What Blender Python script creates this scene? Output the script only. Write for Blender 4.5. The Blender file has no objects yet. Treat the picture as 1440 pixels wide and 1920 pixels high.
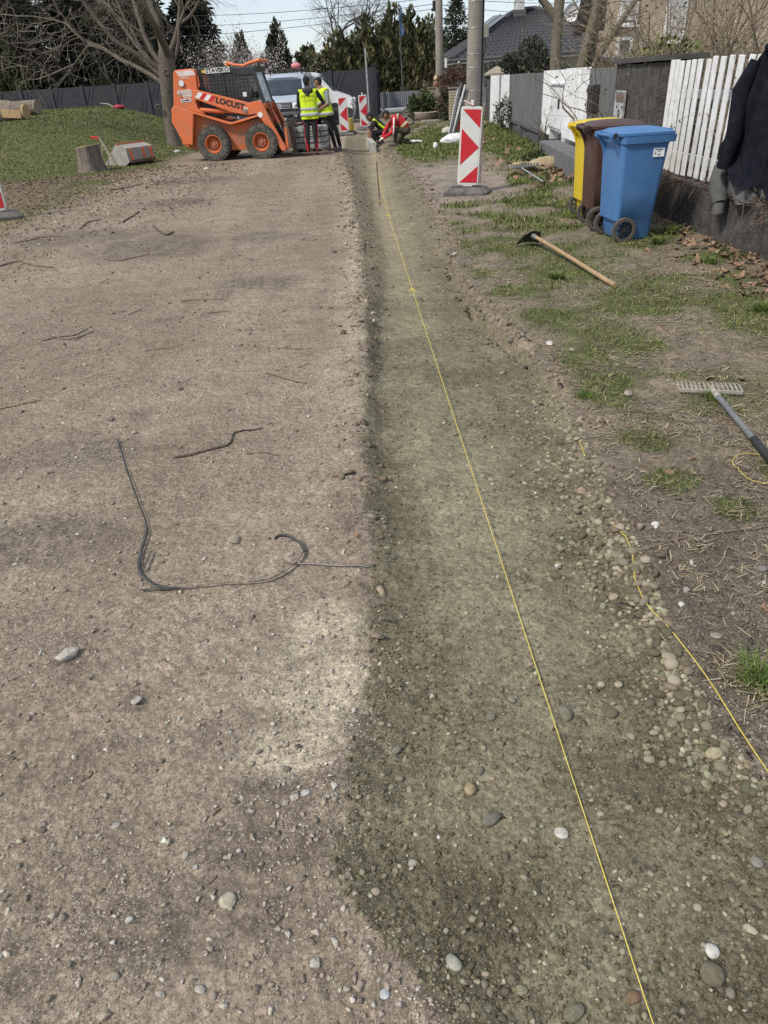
import bpy, bmesh, math, random
import numpy as np
from mathutils import Vector, Matrix, Euler

R = math.radians
scene = bpy.context.scene
col = scene.collection

# ------------------------------------------------------------------ camera
CAM_H, PITCH, ROLL = 1.5, R(31.2), R(3.2)
cam_data = bpy.data.cameras.new("camera")
cam = bpy.data.objects.new("camera", cam_data)
col.objects.link(cam)
_f = Vector((0, math.cos(PITCH), -math.sin(PITCH)))
_r0 = Vector((1, 0, 0))
_u0 = _r0.cross(_f)
_rt = _r0 * math.cos(ROLL) - _u0 * math.sin(ROLL)
_up = _r0 * math.sin(ROLL) + _u0 * math.cos(ROLL)
cam.matrix_world = Matrix(((_rt.x, _up.x, -_f.x, 0), (_rt.y, _up.y, -_f.y, 0),
                           (_rt.z, _up.z, -_f.z, CAM_H), (0, 0, 0, 1)))
cam_data.sensor_fit = 'VERTICAL'
cam_data.sensor_height = 36.0
cam_data.lens = 1331.0 / 1920.0 * 36.0
cam_data.clip_start = 0.05
cam_data.clip_end = 2000
scene.camera = cam

# ------------------------------------------------------------------ light
SUN_EL, SUN_AZ = R(48), R(235)          # azimuth clockwise from +Y: behind the camera, from the left
world = bpy.data.worlds.new("World")
scene.world = world
world.use_nodes = True
wn = world.node_tree
sky = wn.nodes.new('ShaderNodeTexSky')
sky.sky_type = 'NISHITA'
sky.sun_disc = False
sky.sun_elevation = SUN_EL
sky.sun_rotation = SUN_AZ
sky.air_density = 1.0
sky.dust_density = 0.4
sky.ozone_density = 2.5
bg = wn.nodes['Background']
veil = wn.nodes.new('ShaderNodeMix')          # thin even cloud veil over the clear sky
veil.data_type = 'RGBA'
veil.inputs[0].default_value = 0.72
veil.inputs[7].default_value = (3.35, 3.58, 3.88, 1)
wn.links.new(sky.outputs[0], veil.inputs[6])
wn.links.new(veil.outputs[2], bg.inputs[0])
bg.inputs[1].default_value = 0.13
sun_data = bpy.data.lights.new("sun", 'SUN')
sun_data.energy = 2.2
sun_data.angle = R(9)
sun_data.color = (1.0, 0.93, 0.82)
sun = bpy.data.objects.new("sun", sun_data)
col.objects.link(sun)
_sd = Vector((math.sin(SUN_AZ) * math.cos(SUN_EL), math.cos(SUN_AZ) * math.cos(SUN_EL), math.sin(SUN_EL)))
sun.rotation_euler = _sd.to_track_quat('Z', 'Y').to_euler()
scene.view_settings.view_transform = 'Standard'
scene.view_settings.look = 'None'
scene.view_settings.gamma = 1.0
scene.view_settings.exposure = 0.66
scene.view_settings.use_curve_mapping = False
scene.cycles.max_bounces = 5
scene.cycles.diffuse_bounces = 2
scene.cycles.glossy_bounces = 2
scene.cycles.transparent_max_bounces = 12
scene.cycles.use_denoising = False

# ------------------------------------------------------------------ helpers
def srgb(r, g, b):
    def f(c):
        c /= 255.0
        return c / 12.92 if c <= 0.04045 else ((c + 0.055) / 1.055) ** 2.4
    return (f(r), f(g), f(b))

def pmat(name, c1, c2=None, scale=8.0, rough=0.8, bump=0.0, bscale=60.0, metal=0.0,
         stretch=(1, 1, 1), detail=4.0, spec=0.4, dirt=None, dirt_scale=3.0, dirt_amt=0.5,
         alpha=None, trans=0.0, coat=0.0, contrast=(0.35, 0.65)):
    """a procedural material: two colours mixed by noise, optional dirt blotches, bump"""
    m = bpy.data.materials.new(name)
    m.use_nodes = True
    nt = m.node_tree
    b = nt.nodes['Principled BSDF']
    tc = nt.nodes.new('ShaderNodeTexCoord')
    mp = nt.nodes.new('ShaderNodeMapping')
    mp.inputs['Scale'].default_value = stretch
    nt.links.new(tc.outputs['Object'], mp.inputs[0])
    nz = nt.nodes.new('ShaderNodeTexNoise')
    nz.inputs['Scale'].default_value = scale
    nz.inputs['Detail'].default_value = detail
    nt.links.new(mp.outputs[0], nz.inputs['Vector'])
    rmp = nt.nodes.new('ShaderNodeValToRGB')
    c2 = c2 or tuple(min(1, x * 0.8) for x in c1)
    rmp.color_ramp.elements[0].position = contrast[0]
    rmp.color_ramp.elements[1].position = contrast[1]
    rmp.color_ramp.elements[0].color = (*c1, 1)
    rmp.color_ramp.elements[1].color = (*c2, 1)
    nt.links.new(nz.outputs['Fac'], rmp.inputs[0])
    out = rmp.outputs[0]
    if dirt:
        n2 = nt.nodes.new('ShaderNodeTexNoise')
        n2.inputs['Scale'].default_value = dirt_scale
        n2.inputs['Detail'].default_value = 8
        n2.inputs['Roughness'].default_value = 0.7
        nt.links.new(tc.outputs['Object'], n2.inputs['Vector'])
        r2 = nt.nodes.new('ShaderNodeMapRange')
        r2.inputs[1].default_value = 0.48
        r2.inputs[2].default_value = 0.72
        r2.inputs[4].default_value = dirt_amt
        nt.links.new(n2.outputs['Fac'], r2.inputs[0])
        mx = nt.nodes.new('ShaderNodeMix')
        mx.data_type = 'RGBA'
        nt.links.new(r2.outputs[0], mx.inputs[0])
        nt.links.new(out, mx.inputs[6])
        mx.inputs[7].default_value = (*dirt, 1)
        out = mx.outputs[2]
    nt.links.new(out, b.inputs['Base Color'])
    b.inputs['Roughness'].default_value = rough
    b.inputs['Metallic'].default_value = metal
    b.inputs['Specular IOR Level'].default_value = spec
    if trans:
        b.inputs['Transmission Weight'].default_value = trans
    if coat:
        b.inputs['Coat Weight'].default_value = coat
    if alpha is not None:
        b.inputs['Alpha'].default_value = alpha
    if bump:
        n3 = nt.nodes.new('ShaderNodeTexNoise')
        n3.inputs['Scale'].default_value = bscale
        n3.inputs['Detail'].default_value = 6
        nt.links.new(mp.outputs[0], n3.inputs['Vector'])
        bp = nt.nodes.new('ShaderNodeBump')
        bp.inputs['Strength'].default_value = min(1.0, bump)
        bp.inputs['Distance'].default_value = 0.02
        nt.links.new(n3.outputs['Fac'], bp.inputs['Height'])
        nt.links.new(bp.outputs[0], b.inputs['Normal'])
    return m

def vcmat(name, rough=0.9, spec=0.25, nscale=40.0, namt=0.35, bump=0.3, bscale=120.0, subsurf=0.0):
    """material that takes its colour from the 'tint' vertex colours, varied by noise"""
    m = bpy.data.materials.new(name)
    m.use_nodes = True
    nt = m.node_tree
    b = nt.nodes['Principled BSDF']
    at = nt.nodes.new('ShaderNodeAttribute')
    at.attribute_name = 'tint'
    tc = nt.nodes.new('ShaderNodeTexCoord')
    nz = nt.nodes.new('ShaderNodeTexNoise')
    nz.inputs['Scale'].default_value = nscale
    nz.inputs['Detail'].default_value = 5
    nt.links.new(tc.outputs['Object'], nz.inputs['Vector'])
    mr = nt.nodes.new('ShaderNodeMapRange')
    mr.inputs[1].default_value = 0.25
    mr.inputs[2].default_value = 0.75
    mr.inputs[3].default_value = 1 - namt
    mr.inputs[4].default_value = 1 + namt
    nt.links.new(nz.outputs['Fac'], mr.inputs[0])
    vm = nt.nodes.new('ShaderNodeVectorMath')
    vm.operation = 'SCALE'
    nt.links.new(at.outputs['Color'], vm.inputs[0])
    nt.links.new(mr.outputs[0], vm.inputs['Scale'])
    nt.links.new(vm.outputs[0], b.inputs['Base Color'])
    b.inputs['Roughness'].default_value = rough
    b.inputs['Specular IOR Level'].default_value = spec
    if bump:
        n3 = nt.nodes.new('ShaderNodeTexNoise')
        n3.inputs['Scale'].default_value = bscale
        n3.inputs['Detail'].default_value = 4
        nt.links.new(tc.outputs['Object'], n3.inputs['Vector'])
        bp = nt.nodes.new('ShaderNodeBump')
        bp.inputs['Strength'].default_value = bump
        bp.inputs['Distance'].default_value = 0.01
        nt.links.new(n3.outputs['Fac'], bp.inputs['Height'])
        nt.links.new(bp.outputs[0], b.inputs['Normal'])
    return m

class MB:
    """collects shapes; build() links them as one mesh object"""
    def __init__(s):
        s.v, s.f, s.mi, s.M, s.cur = [], [], [], Matrix(), 0
    def add(s, vs, fs):
        o = len(s.v)
        s.v += [tuple(s.M @ Vector(p)) for p in vs]
        s.f += [tuple(i + o for i in f) for f in fs]
        s.mi += [s.cur] * len(fs)
        return s
    def box(s, c, d, rot=None, taper=1.0):
        """centre, full size; rot = Euler angles; taper = top scale"""
        hx, hy, hz = d[0] / 2, d[1] / 2, d[2] / 2
        m = Euler(rot).to_matrix() if rot else Matrix.Identity(3)
        vs = []
        for z, t in ((-hz, 1.0), (hz, taper)):
            for x, y in ((-hx, -hy), (hx, -hy), (hx, hy), (-hx, hy)):
                vs.append(Vector(c) + m @ Vector((x * t, y * t, z)))
        return s.add(vs, [(3, 2, 1, 0), (4, 5, 6, 7), (0, 1, 5, 4), (1, 2, 6, 5), (2, 3, 7, 6), (3, 0, 4, 7)])
    def bar(s, a, b, w, h, up=(0, 0, 1)):
        """rectangular bar from a to b"""
        a, b = Vector(a), Vector(b)
        d = (b - a).normalized()
        up = Vector(up)
        sx = d.cross(up)
        if sx.length < 1e-4:
            sx = d.cross(Vector((1, 0, 0)))
        sx.normalize()
        uz = sx.cross(d)
        vs = []
        for p in (a, b):
            for x, z in ((-1, -1), (1, -1), (1, 1), (-1, 1)):
                vs.append(p + sx * (x * w / 2) + uz * (z * h / 2))
        return s.add(vs, [(0, 1, 2, 3), (7, 6, 5, 4), (0, 4, 5, 1), (1, 5, 6, 2), (2, 6, 7, 3), (3, 7, 4, 0)])
    def tube(s, pts, rad, n=8, caps=True):
        pts = [Vector(p) for p in pts]
        if not hasattr(rad, '__len__'):
            rad = [rad] * len(pts)
        vs, fs = [], []
        ref = None
        for i, p in enumerate(pts):
            d = (pts[min(i + 1, len(pts) - 1)] - pts[max(i - 1, 0)])
            if d.length < 1e-9:
                d = Vector((0, 0, 1))
            d.normalize()
            if ref is None:
                ref = d.cross(Vector((0, 0, 1)))
                if ref.length < 1e-3:
                    ref = d.cross(Vector((1, 0, 0)))
            ref = (ref - d * ref.dot(d))
            if ref.length < 1e-6:
                ref = d.orthogonal()
            ref.normalize()
            b = d.cross(ref)
            for k in range(n):
                a = 2 * math.pi * k / n
                vs.append(p + (ref * math.cos(a) + b * math.sin(a)) * rad[i])
        for i in range(len(pts) - 1):
            for k in range(n):
                k2 = (k + 1) % n
                fs.append((i * n + k, i * n + k2, (i + 1) * n + k2, (i + 1) * n + k))
        if caps:
            fs.append(tuple(range(n - 1, -1, -1)))
            fs.append(tuple((len(pts) - 1) * n + k for k in range(n)))
        return s.add(vs, fs)
    def lathe(s, prof, n=24, axis='Z', c=(0, 0, 0), caps=True):
        """prof: (radius, height along axis)"""
        vs, fs = [], []
        for r, h in prof:
            for k in range(n):
                a = 2 * math.pi * k / n
                x, y = r * math.cos(a), r * math.sin(a)
                p = (x, y, h) if axis == 'Z' else ((x, h, y) if axis == 'Y' else (h, x, y))
                vs.append((p[0] + c[0], p[1] + c[1], p[2] + c[2]))
        for i in range(len(prof) - 1):
            for k in range(n):
                k2 = (k + 1) % n
                fs.append((i * n + k, i * n + k2, (i + 1) * n + k2, (i + 1) * n + k))
        if caps and prof[0] != prof[-1]:       # a closed ring needs no end discs
            fs.append(tuple(range(n - 1, -1, -1)))
            fs.append(tuple((len(prof) - 1) * n + k for k in range(n)))
        return s.add(vs, fs)
    def prism(s, poly, a, b, plane='XZ'):
        """polygon extruded from a to b along the third axis"""
        def P(p, t):
            if plane == 'XZ':
                return (p[0], t, p[1])
            if plane == 'YZ':
                return (t, p[0], p[1])
            return (p[0], p[1], t)
        n = len(poly)
        vs = [P(p, a) for p in poly] + [P(p, b) for p in poly]
        fs = [tuple(range(n)), tuple(range(2 * n - 1, n - 1, -1))]
        for i in range(n):
            j = (i + 1) % n
            fs.append((i, i + n, j + n, j))
        return s.add(vs, fs)
    def grid(s, P):
        """P[i][j] rows of points"""
        n, m = len(P), len(P[0])
        vs = [p for r in P for p in r]
        fs = [(i * m + j, i * m + j + 1, (i + 1) * m + j + 1, (i + 1) * m + j)
              for i in range(n - 1) for j in range(m - 1)]
        return s.add(vs, fs)
    def ball(s, c, r, n=12, m=8, rot=None):
        r = r if hasattr(r, '__len__') else (r, r, r)
        mt = Euler(rot).to_matrix() if rot else Matrix.Identity(3)
        vs, fs = [], []
        for i in range(m + 1):
            t = math.pi * i / m
            for k in range(n):
                a = 2 * math.pi * k / n
                vs.append(Vector(c) + mt @ Vector((r[0] * math.sin(t) * math.cos(a), r[1] * math.sin(t) * math.sin(a), r[2] * math.cos(t))))
        for i in range(m):
            for k in range(n):
                k2 = (k + 1) % n
                if i == 0:
                    fs.append((k, (i + 1) * n + k, (i + 1) * n + k2))
                elif i == m - 1:
                    fs.append((i * n + k, (i + 1) * n + k, i * n + k2))
                else:
                    fs.append((i * n + k, (i + 1) * n + k, (i + 1) * n + k2, i * n + k2))
        return s.add(vs, fs)
    def mesh(s, name, mats, smooth=False):
        me = bpy.data.meshes.new(name)
        me.from_pydata(s.v, [], s.f)
        if not isinstance(mats, (list, tuple)):
            mats = [mats]
        for m in mats:
            me.materials.append(m)
        if len(mats) > 1:
            me.polygons.foreach_set('material_index', s.mi)
        bm = bmesh.new()
        bm.from_mesh(me)
        bmesh.ops.recalc_face_normals(bm, faces=bm.faces)
        bm.to_mesh(me)
        bm.free()
        if smooth:
            me.polygons.foreach_set('use_smooth', [True] * len(me.polygons))
            if smooth != 'all':
                me.set_sharp_from_angle(angle=R(40))
        me.update()
        return me
    def build(s, name, mats, parent=None, smooth=False, bevel=0.0, seg=2, **tags):
        return link(name, s.mesh(name, mats, smooth), parent, bevel, seg, **tags)

def link(name, me, parent=None, bevel=0.0, seg=2, **tags):
    o = bpy.data.objects.new(name, me)
    col.objects.link(o)
    o.parent = parent
    if bevel:
        b = o.modifiers.new('bevel', 'BEVEL')
        b.width = bevel
        b.segments = seg
        b.limit_method = 'ANGLE'
        b.angle_limit = R(35)
        b.harden_normals = False
    for k, v in tags.items():
        if v is not None:
            o[k] = v
    return o

def thing(name, label, category, loc=(0, 0, 0), rz=0.0, group=None, rot=None):
    o = bpy.data.objects.new(name, None)
    col.objects.link(o)
    o.empty_display_size = 0.1
    o.location = loc
    o.rotation_euler = rot if rot else (0, 0, rz)
    o['label'] = label
    o['category'] = category
    o['kind'] = 'thing'
    if group:
        o['group'] = group
    return o

def tag(o, label, category, group=None):
    o['label'] = label
    o['category'] = category
    if group:
        o['group'] = group
    return o

def copy_tree(o, parent=None):
    c = o.copy()
    col.objects.link(c)
    c.parent = parent
    for ch in list(o.children):
        copy_tree(ch, c)
    return c

def np_mesh(name, V, Fc, mat, colors=None, smooth=False):
    """big mesh from numpy arrays; Fc is (n,3) or (n,4); colours per vertex (n,3)"""
    me = bpy.data.meshes.new(name)
    V = np.ascontiguousarray(V, dtype=np.float32)
    Fc = np.ascontiguousarray(Fc, dtype=np.int32)
    k = Fc.shape[1]
    me.vertices.add(len(V))
    me.vertices.foreach_set('co', V.ravel())
    me.loops.add(Fc.size)
    me.loops.foreach_set('vertex_index', Fc.ravel())
    me.polygons.add(len(Fc))
    me.polygons.foreach_set('loop_start', np.arange(0, Fc.size, k, dtype=np.int32))
    me.polygons.foreach_set('loop_total', np.full(len(Fc), k, dtype=np.int32))
    if smooth:
        me.polygons.foreach_set('use_smooth', np.ones(len(Fc), dtype=bool))
    if colors is not None:
        at = me.color_attributes.new('tint', 'FLOAT_COLOR', 'POINT')
        c4 = np.ones((len(V), 4), dtype=np.float32)
        c4[:, :colors.shape[1]] = colors
        at.data.foreach_set('color', c4.ravel())
    me.materials.append(mat)
    me.update(calc_edges=True)
    return me

def hsh(ix, iy, seed):
    h = ix.astype(np.int32).view(np.uint32) * np.uint32(374761393)
    h += iy.astype(np.int32).view(np.uint32) * np.uint32(668265263)
    h += np.uint32((seed * 1274126177) & 0xFFFFFFFF)
    h ^= h >> np.uint32(13)
    h *= np.uint32(1274126177)
    h ^= h >> np.uint32(16)
    return h.astype(np.float32) * np.float32(1.0 / 4294967295.0)

_ANG = (np.arange(256) * (2 * math.pi / 256)).astype(np.float32)
_COS, _SIN = np.cos(_ANG), np.sin(_ANG)

def pnoise(x, y, seed=0):
    """gradient noise, about -1..1"""
    x = np.atleast_1d(np.asarray(x, np.float32))
    y = np.atleast_1d(np.asarray(y, np.float32))
    ix, iy = np.floor(x), np.floor(y)
    fx, fy = x - ix, y - iy
    ux, uy = fx * fx * fx * (fx * (fx * 6 - 15) + 10), fy * fy * fy * (fy * (fy * 6 - 15) + 10)
    def g(dx, dy):
        k = (hsh(ix + dx, iy + dy, seed) * np.float32(255.99)).astype(np.int32)
        return _COS[k] * (fx - dx) + _SIN[k] * (fy - dy)
    a = g(0, 0) * (1 - ux) + g(1, 0) * ux
    b = g(0, 1) * (1 - ux) + g(1, 1) * ux
    return (a * (1 - uy) + b * uy) * 1.5

def fbm(x, y, sc, octv=4, seed=0, gain=0.5):
    t, a, n = 0.0, 1.0, 0.0
    for o in range(octv):
        t = t + a * pnoise(np.asarray(x) * sc * 2 ** o + 17.3 * o, np.asarray(y) * sc * 2 ** o - 9.1 * o, seed + o)
        n += a
        a *= gain
    return t / n

def worley(x, y, sc, seed=0):
    """distance to nearest jittered cell point (cell units) and that cell's random value"""
    x = np.atleast_1d(np.asarray(x, np.float32)) * np.float32(sc)
    y = np.atleast_1d(np.asarray(y, np.float32)) * np.float32(sc)
    ix, iy = np.floor(x), np.floor(y)
    best = np.full(x.shape, 9.0, np.float32)
    rid = np.zeros(x.shape, np.float32)
    for dx in (-1, 0, 1):
        for dy in (-1, 0, 1):
            cx, cy = ix + dx, iy + dy
            d = np.hypot(cx + hsh(cx, cy, seed) - x, cy + hsh(cx, cy, seed + 7) - y)
            m = d < best
            best = np.where(m, d, best)
            rid = np.where(m, hsh(cx, cy, seed + 13), rid)
    return best, rid

def sstep(a, b, x):
    t = np.clip((np.asarray(x, float) - a) / (b - a), 0, 1)
    return t * t * (3 - 2 * t)

def smooth_pts(pts, n=6):
    P = [Vector(p) for p in pts]
    out = []
    for i in range(len(P) - 1):
        p0, p1, p2, p3 = P[max(i - 1, 0)], P[i], P[i + 1], P[min(i + 2, len(P) - 1)]
        for k in range(n):
            u = k / n
            out.append(0.5 * ((2 * p1) + (-p0 + p2) * u + (2 * p0 - 5 * p1 + 4 * p2 - p3) * u * u + (-p0 + 3 * p1 - 3 * p2 + p3) * u ** 3))
    out.append(P[-1])
    return out
# ================================================================== GROUND
TL = np.array([(-0.5, 0.25), (0.3, 0.2), (0.63, 0.06), (0.70, 0.01), (0.84, -0.10), (0.96, -0.18), (1.13, -0.15), (1.38, -0.10),
               (1.70, -0.08), (2.14, -0.06), (2.76, -0.08), (3.32, -0.08), (4.10, -0.06), (5.83, -0.06),
               (9.04, -0.12), (13.18, -0.23), (18.2, -0.47), (24, -0.55), (28.4, -0.55)])
TR = np.array([(-0.5, 1.25), (0.6, 1.12), (0.9, 0.95), (1.09, 0.89), (1.28, 0.83), (1.63, 0.82), (2.22, 0.92), (2.84, 0.94), (3.45, 0.98),
               (4.03, 0.97), (4.67, 0.90), (5.2, 0.82), (6.59, 0.77), (8.73, 0.86), (11.99, 0.92), (15.16, 0.86),
               (18.87, 0.68), (22, 0.7), (28.4, 0.6)])

_YT = np.linspace(-2, 60, 12000)
_TLT = np.interp(_YT, TL[:, 0], TL[:, 1]) + 0.035 * fbm(_YT, 0 * _YT + 3.3, 2.6, 5, 11)
_TRT = np.interp(_YT, TR[:, 0], TR[:, 1]) + 0.05 * fbm(_YT, 0 * _YT + 8.1, 1.9, 5, 12)

def t_left(y):
    return np.interp(y, _YT, _TLT)

def t_right(y):
    return np.interp(y, _YT, _TRT)

def bank_edge(y):
    """x of the grass edge on the left"""
    return np.interp(y, [0, 6, 10, 15, 20, 23, 26, 30, 45], [-6.5, -5.6, -4.9, -5.0, -4.9, -4.7, -4.6, -6.0, -9.0])

def fence_x(y):
    return np.interp(y, [0, 8.4, 12.8, 23, 60], [3.27, 3.27, 3.62, 4.25, 6.8])

def blobs(x, y, L):
    m = 0.0 * x
    for bx, by, rx, ry in L:
        m = np.maximum(m, 1 - sstep(0.5, 1.15, np.hypot((x - bx) / rx, (y - by) / ry)))
    return m

GRASS_BLOBS = [(1.75, 19.8, 1.5, 3.4), (3.0, 23, 1.6, 5.0), (3.3, 16.5, 0.75, 3.6), (2.5, 8.9, 0.5, 0.35), (1.75, 8.6, 0.55, 0.5), (1.85, 6.9, 0.62, 0.75),
               (1.55, 6.2, 0.35, 0.5), (1.95, 5.4, 0.5, 0.6), (1.42, 7.6, 0.35, 0.5), (1.15, 3.6, 0.22, 0.3), (1.25, 3.95, 0.28, 0.35),
               (1.5, 4.4, 0.35, 0.45), (2.55, 4.6, 0.35, 0.55), (2.75, 7.35, 0.4, 0.3), (2.95, 6.3, 0.3, 0.28),
               (1.02, 1.42, 0.09, 0.1), (1.19, 2.55, 0.13, 0.12), (1.22, 2.95, 0.14, 0.16), (1.75, 3.3, 0.3, 0.2), (1.35, 2.3, 0.1, 0.1),
               (1.72, 2.5, 0.16, 0.25), (2.1, 3.0, 0.3, 0.3), (2.2, 10.6, 0.55, 0.8), (2.7, 12.4, 0.5, 1.0), (1.24, 1.25, 0.06, 0.1), (1.3, 1.7, 0.12, 0.1),
               (2.0, 9.8, 0.3, 0.4), (2.3, 5.6, 0.25, 0.2), (1.1, 5.7, 0.2, 0.25)]

def grass_right(x, y):
    g = blobs(x, y, GRASS_BLOBS)
    n = fbm(x, y, 1.7, 4, 31)
    g = g * (0.75 + 0.9 * n) + 0.62 * sstep(-0.05, 0.45, n) * sstep(2.2, 4.5, y) * (1 - sstep(11, 14, y)) + 0.42 * sstep(-0.25, 0.35, n) * sstep(2.4, 4.0, y)
    lim = sstep(0.05, 0.22, x - t_right(y))
    path = 1 - 0.95 * (1 - sstep(0.55, 1.0, np.hypot((x - 1.55) / 0.95, (y - 13.0) / 3.2)))   # bare gravel by the warning board
    return np.clip(g, 0, 1) * lim * path

def grass_left(x, y):
    e = bank_edge(y) - x
    n = fbm(x, y, 0.6, 4, 41)
    g = sstep(-0.35, 0.9, e + 0.9 * n)
    litter = blobs(x, y, [(-8.3, 14.6, 3.2, 3.2), (-7.2, 11.0, 2.4, 2.6), (-6.2, 17.2, 1.6, 0.7), (-6.3, 13.4, 1.0, 2.0)])
    return np.clip(g * (1 - 0.9 * litter * sstep(-0.75, 0.1, n + 0.35)), 0, 1)

def mound(x, y):
    return 1.12 * sstep(0.2, 5.2, -4.6 - x + 0.1 * (26 - y)) * sstep(18.0, 32.5, y + 0.22 * (-9 - x)) * (1 - 0.9 * sstep(33, 40, y))

def gz(x, y):
    """ground height"""
    x = np.asarray(x, float)
    y = np.asarray(y, float)
    tl, tr = t_left(y), t_right(y)
    near = 1 - sstep(3, 9, y)
    # trench floor with sides of loose sand
    end = 1 - sstep(24, 28, y)
    depth = (0.024 + 0.018 * sstep(1.7, 2.6, y) + 0.055 * sstep(3.2, 5.5, y)) * end
    ed = 0.045 * fbm(x, y, 6.0, 4, 14) + 0.014 * pnoise(x * 38, y * 38, 15)
    wl = 0.16 - 0.05 * sstep(1.7, 2.6, y) + 0.20 * sstep(4.5, 8, y)
    wr = 0.13 - 0.10 * sstep(3.2, 4.2, y) + 0.28 * sstep(6.8, 9.5, y)
    inside = sstep(0, 1, (x - tl + ed) / wl) * sstep(0, 1, (tr - x + ed) / wr)
    z = 0.012 * fbm(x, y, 0.55, 3, 1) + 0.006 * fbm(x, y, 2.4, 3, 2)
    verge = sstep(-0.02, 0.25, x - tr)
    z = z + verge * (0.02 + 0.02 * fbm(x, y, 1.3, 4, 3)) + 0.05 * sstep(1.2, 3.2, x) * verge
    # lip of loose spoil along the left edge
    z = z + 0.015 * np.exp(-((x - tl + 0.05) / 0.05) ** 2) * (0.5 + fbm(x, y, 5.0, 3, 4)) * end
    z = z + 0.02 * np.exp(-((x - tr - 0.05) / 0.06) ** 2) * (0.4 + fbm(x, y, 6.0, 3, 5)) * end
    z = z - depth * inside
    # undercut, broken lip on the right
    brk = sstep(3.4, 4.0, y) * (1 - sstep(6.6, 7.4, y)) * sstep(-0.15, 0.25, fbm(x, y, 3.5, 3, 16))
    z = z - 0.055 * brk * np.exp(-((tr - x - 0.02) / 0.022) ** 2) + 0.022 * brk * np.exp(-((x - tr - 0.05) / 0.045) ** 2)
    # inside: cross ripples of the shovel, loose lumps near the camera
    rip = fbm(x * 0.35, y * 2.3, 2.2, 3, 6)
    z = z + inside * (0.010 * rip * sstep(2.5, 6, y) + 0.012 * fbm(x, y, 2.6, 4, 7) * (1 - sstep(8, 14, y)))
    z = z + inside * sstep(5, 9, y) * 0.035 * (sstep(0.1, 0.42, np.abs(x - np.interp(y, [5, 11, 18, 24], [0.42, 0.28, 0.22, 0.2]))) - 0.3)
    # low smooth ridge left by a board, far down the trench
    z = z + mound(x, y)
    z = z + 0.10 * grass_left(x, y) * sstep(0, 2.5, bank_edge(y) - x) * (0.3 + fbm(x, y, 0.5, 3, 8))
    return z, inside

def loose(x, y):
    """0 = tamped smooth sand, 1 = loose lumps"""
    n = fbm(x, y, 1.6, 3, 21)
    band = np.exp(-((x - 0.30 - 0.08 * (y < 3)) / 0.22) ** 2) * sstep(1.1, 2.0, y)
    return np.clip(0.85 + 1.1 * n - 0.6 * band, 0.08, 1.0)

def micro(x, y, inside):
    """fine relief: lumps of damp sand, grit of the road"""
    f = 1 - sstep(4.5, 9, y)
    d1, r1 = worley(x + 0.004 * pnoise(x * 90, y * 90, 50), y + 0.004 * pnoise(x * 90, y * 90, 51), 75, 52)
    d2, r2 = worley(x, y, 150, 53)
    lump = np.clip(1 - d1 * 1.35, 0, 1) ** 0.7 * (0.3 + r1)
    lump2 = np.clip(1 - d2 * 1.3, 0, 1) * (0.3 + r2)
    L = loose(x, y)
    zs = L * (0.0085 * lump + 0.0035 * lump2) + 0.008 * L * fbm(x, y, 16, 4, 54)
    rough = np.clip(0.45 + 1.2 * fbm(x, y, 1.1, 3, 55), 0.1, 1.0)
    d3, r3 = worley(x, y, 95, 56)
    grit = np.where(r3 > 0.55, np.clip(1 - d3 * 1.9, 0, 1), 0) * r3
    zr = rough * (0.0060 * grit + 0.0026 * lump2) + 0.0075 * fbm(x, y, 11, 5, 57) * rough
    # faint prints of tyre bars
    for xc, hw in ((-0.60 - 0.07 * y, 0.11), (-1.75 - 0.10 * y, 0.12), (-0.95 + 0.02 * y, 0.10)):
        u = x - xc
        bars = np.sin(2 * math.pi * (y + 0.9 * np.abs(u)) / 0.062)
        mk = (1 - sstep(0.7, 1.0, np.abs(u) / hw)) * sstep(-0.05, 0.35, fbm(x, y, 1.4, 2, 59) + 0.1)
        zr = zr - 0.0042 * mk * sstep(-0.1, 0.6, bars)
    verge = sstep(-0.02, 0.15, x - t_right(y))
    zr = zr * (1 + 1.3 * verge) + verge * 0.01 * fbm(x, y, 9, 4, 58)
    return f * (zs * inside + zr * (1 - inside))

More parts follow.
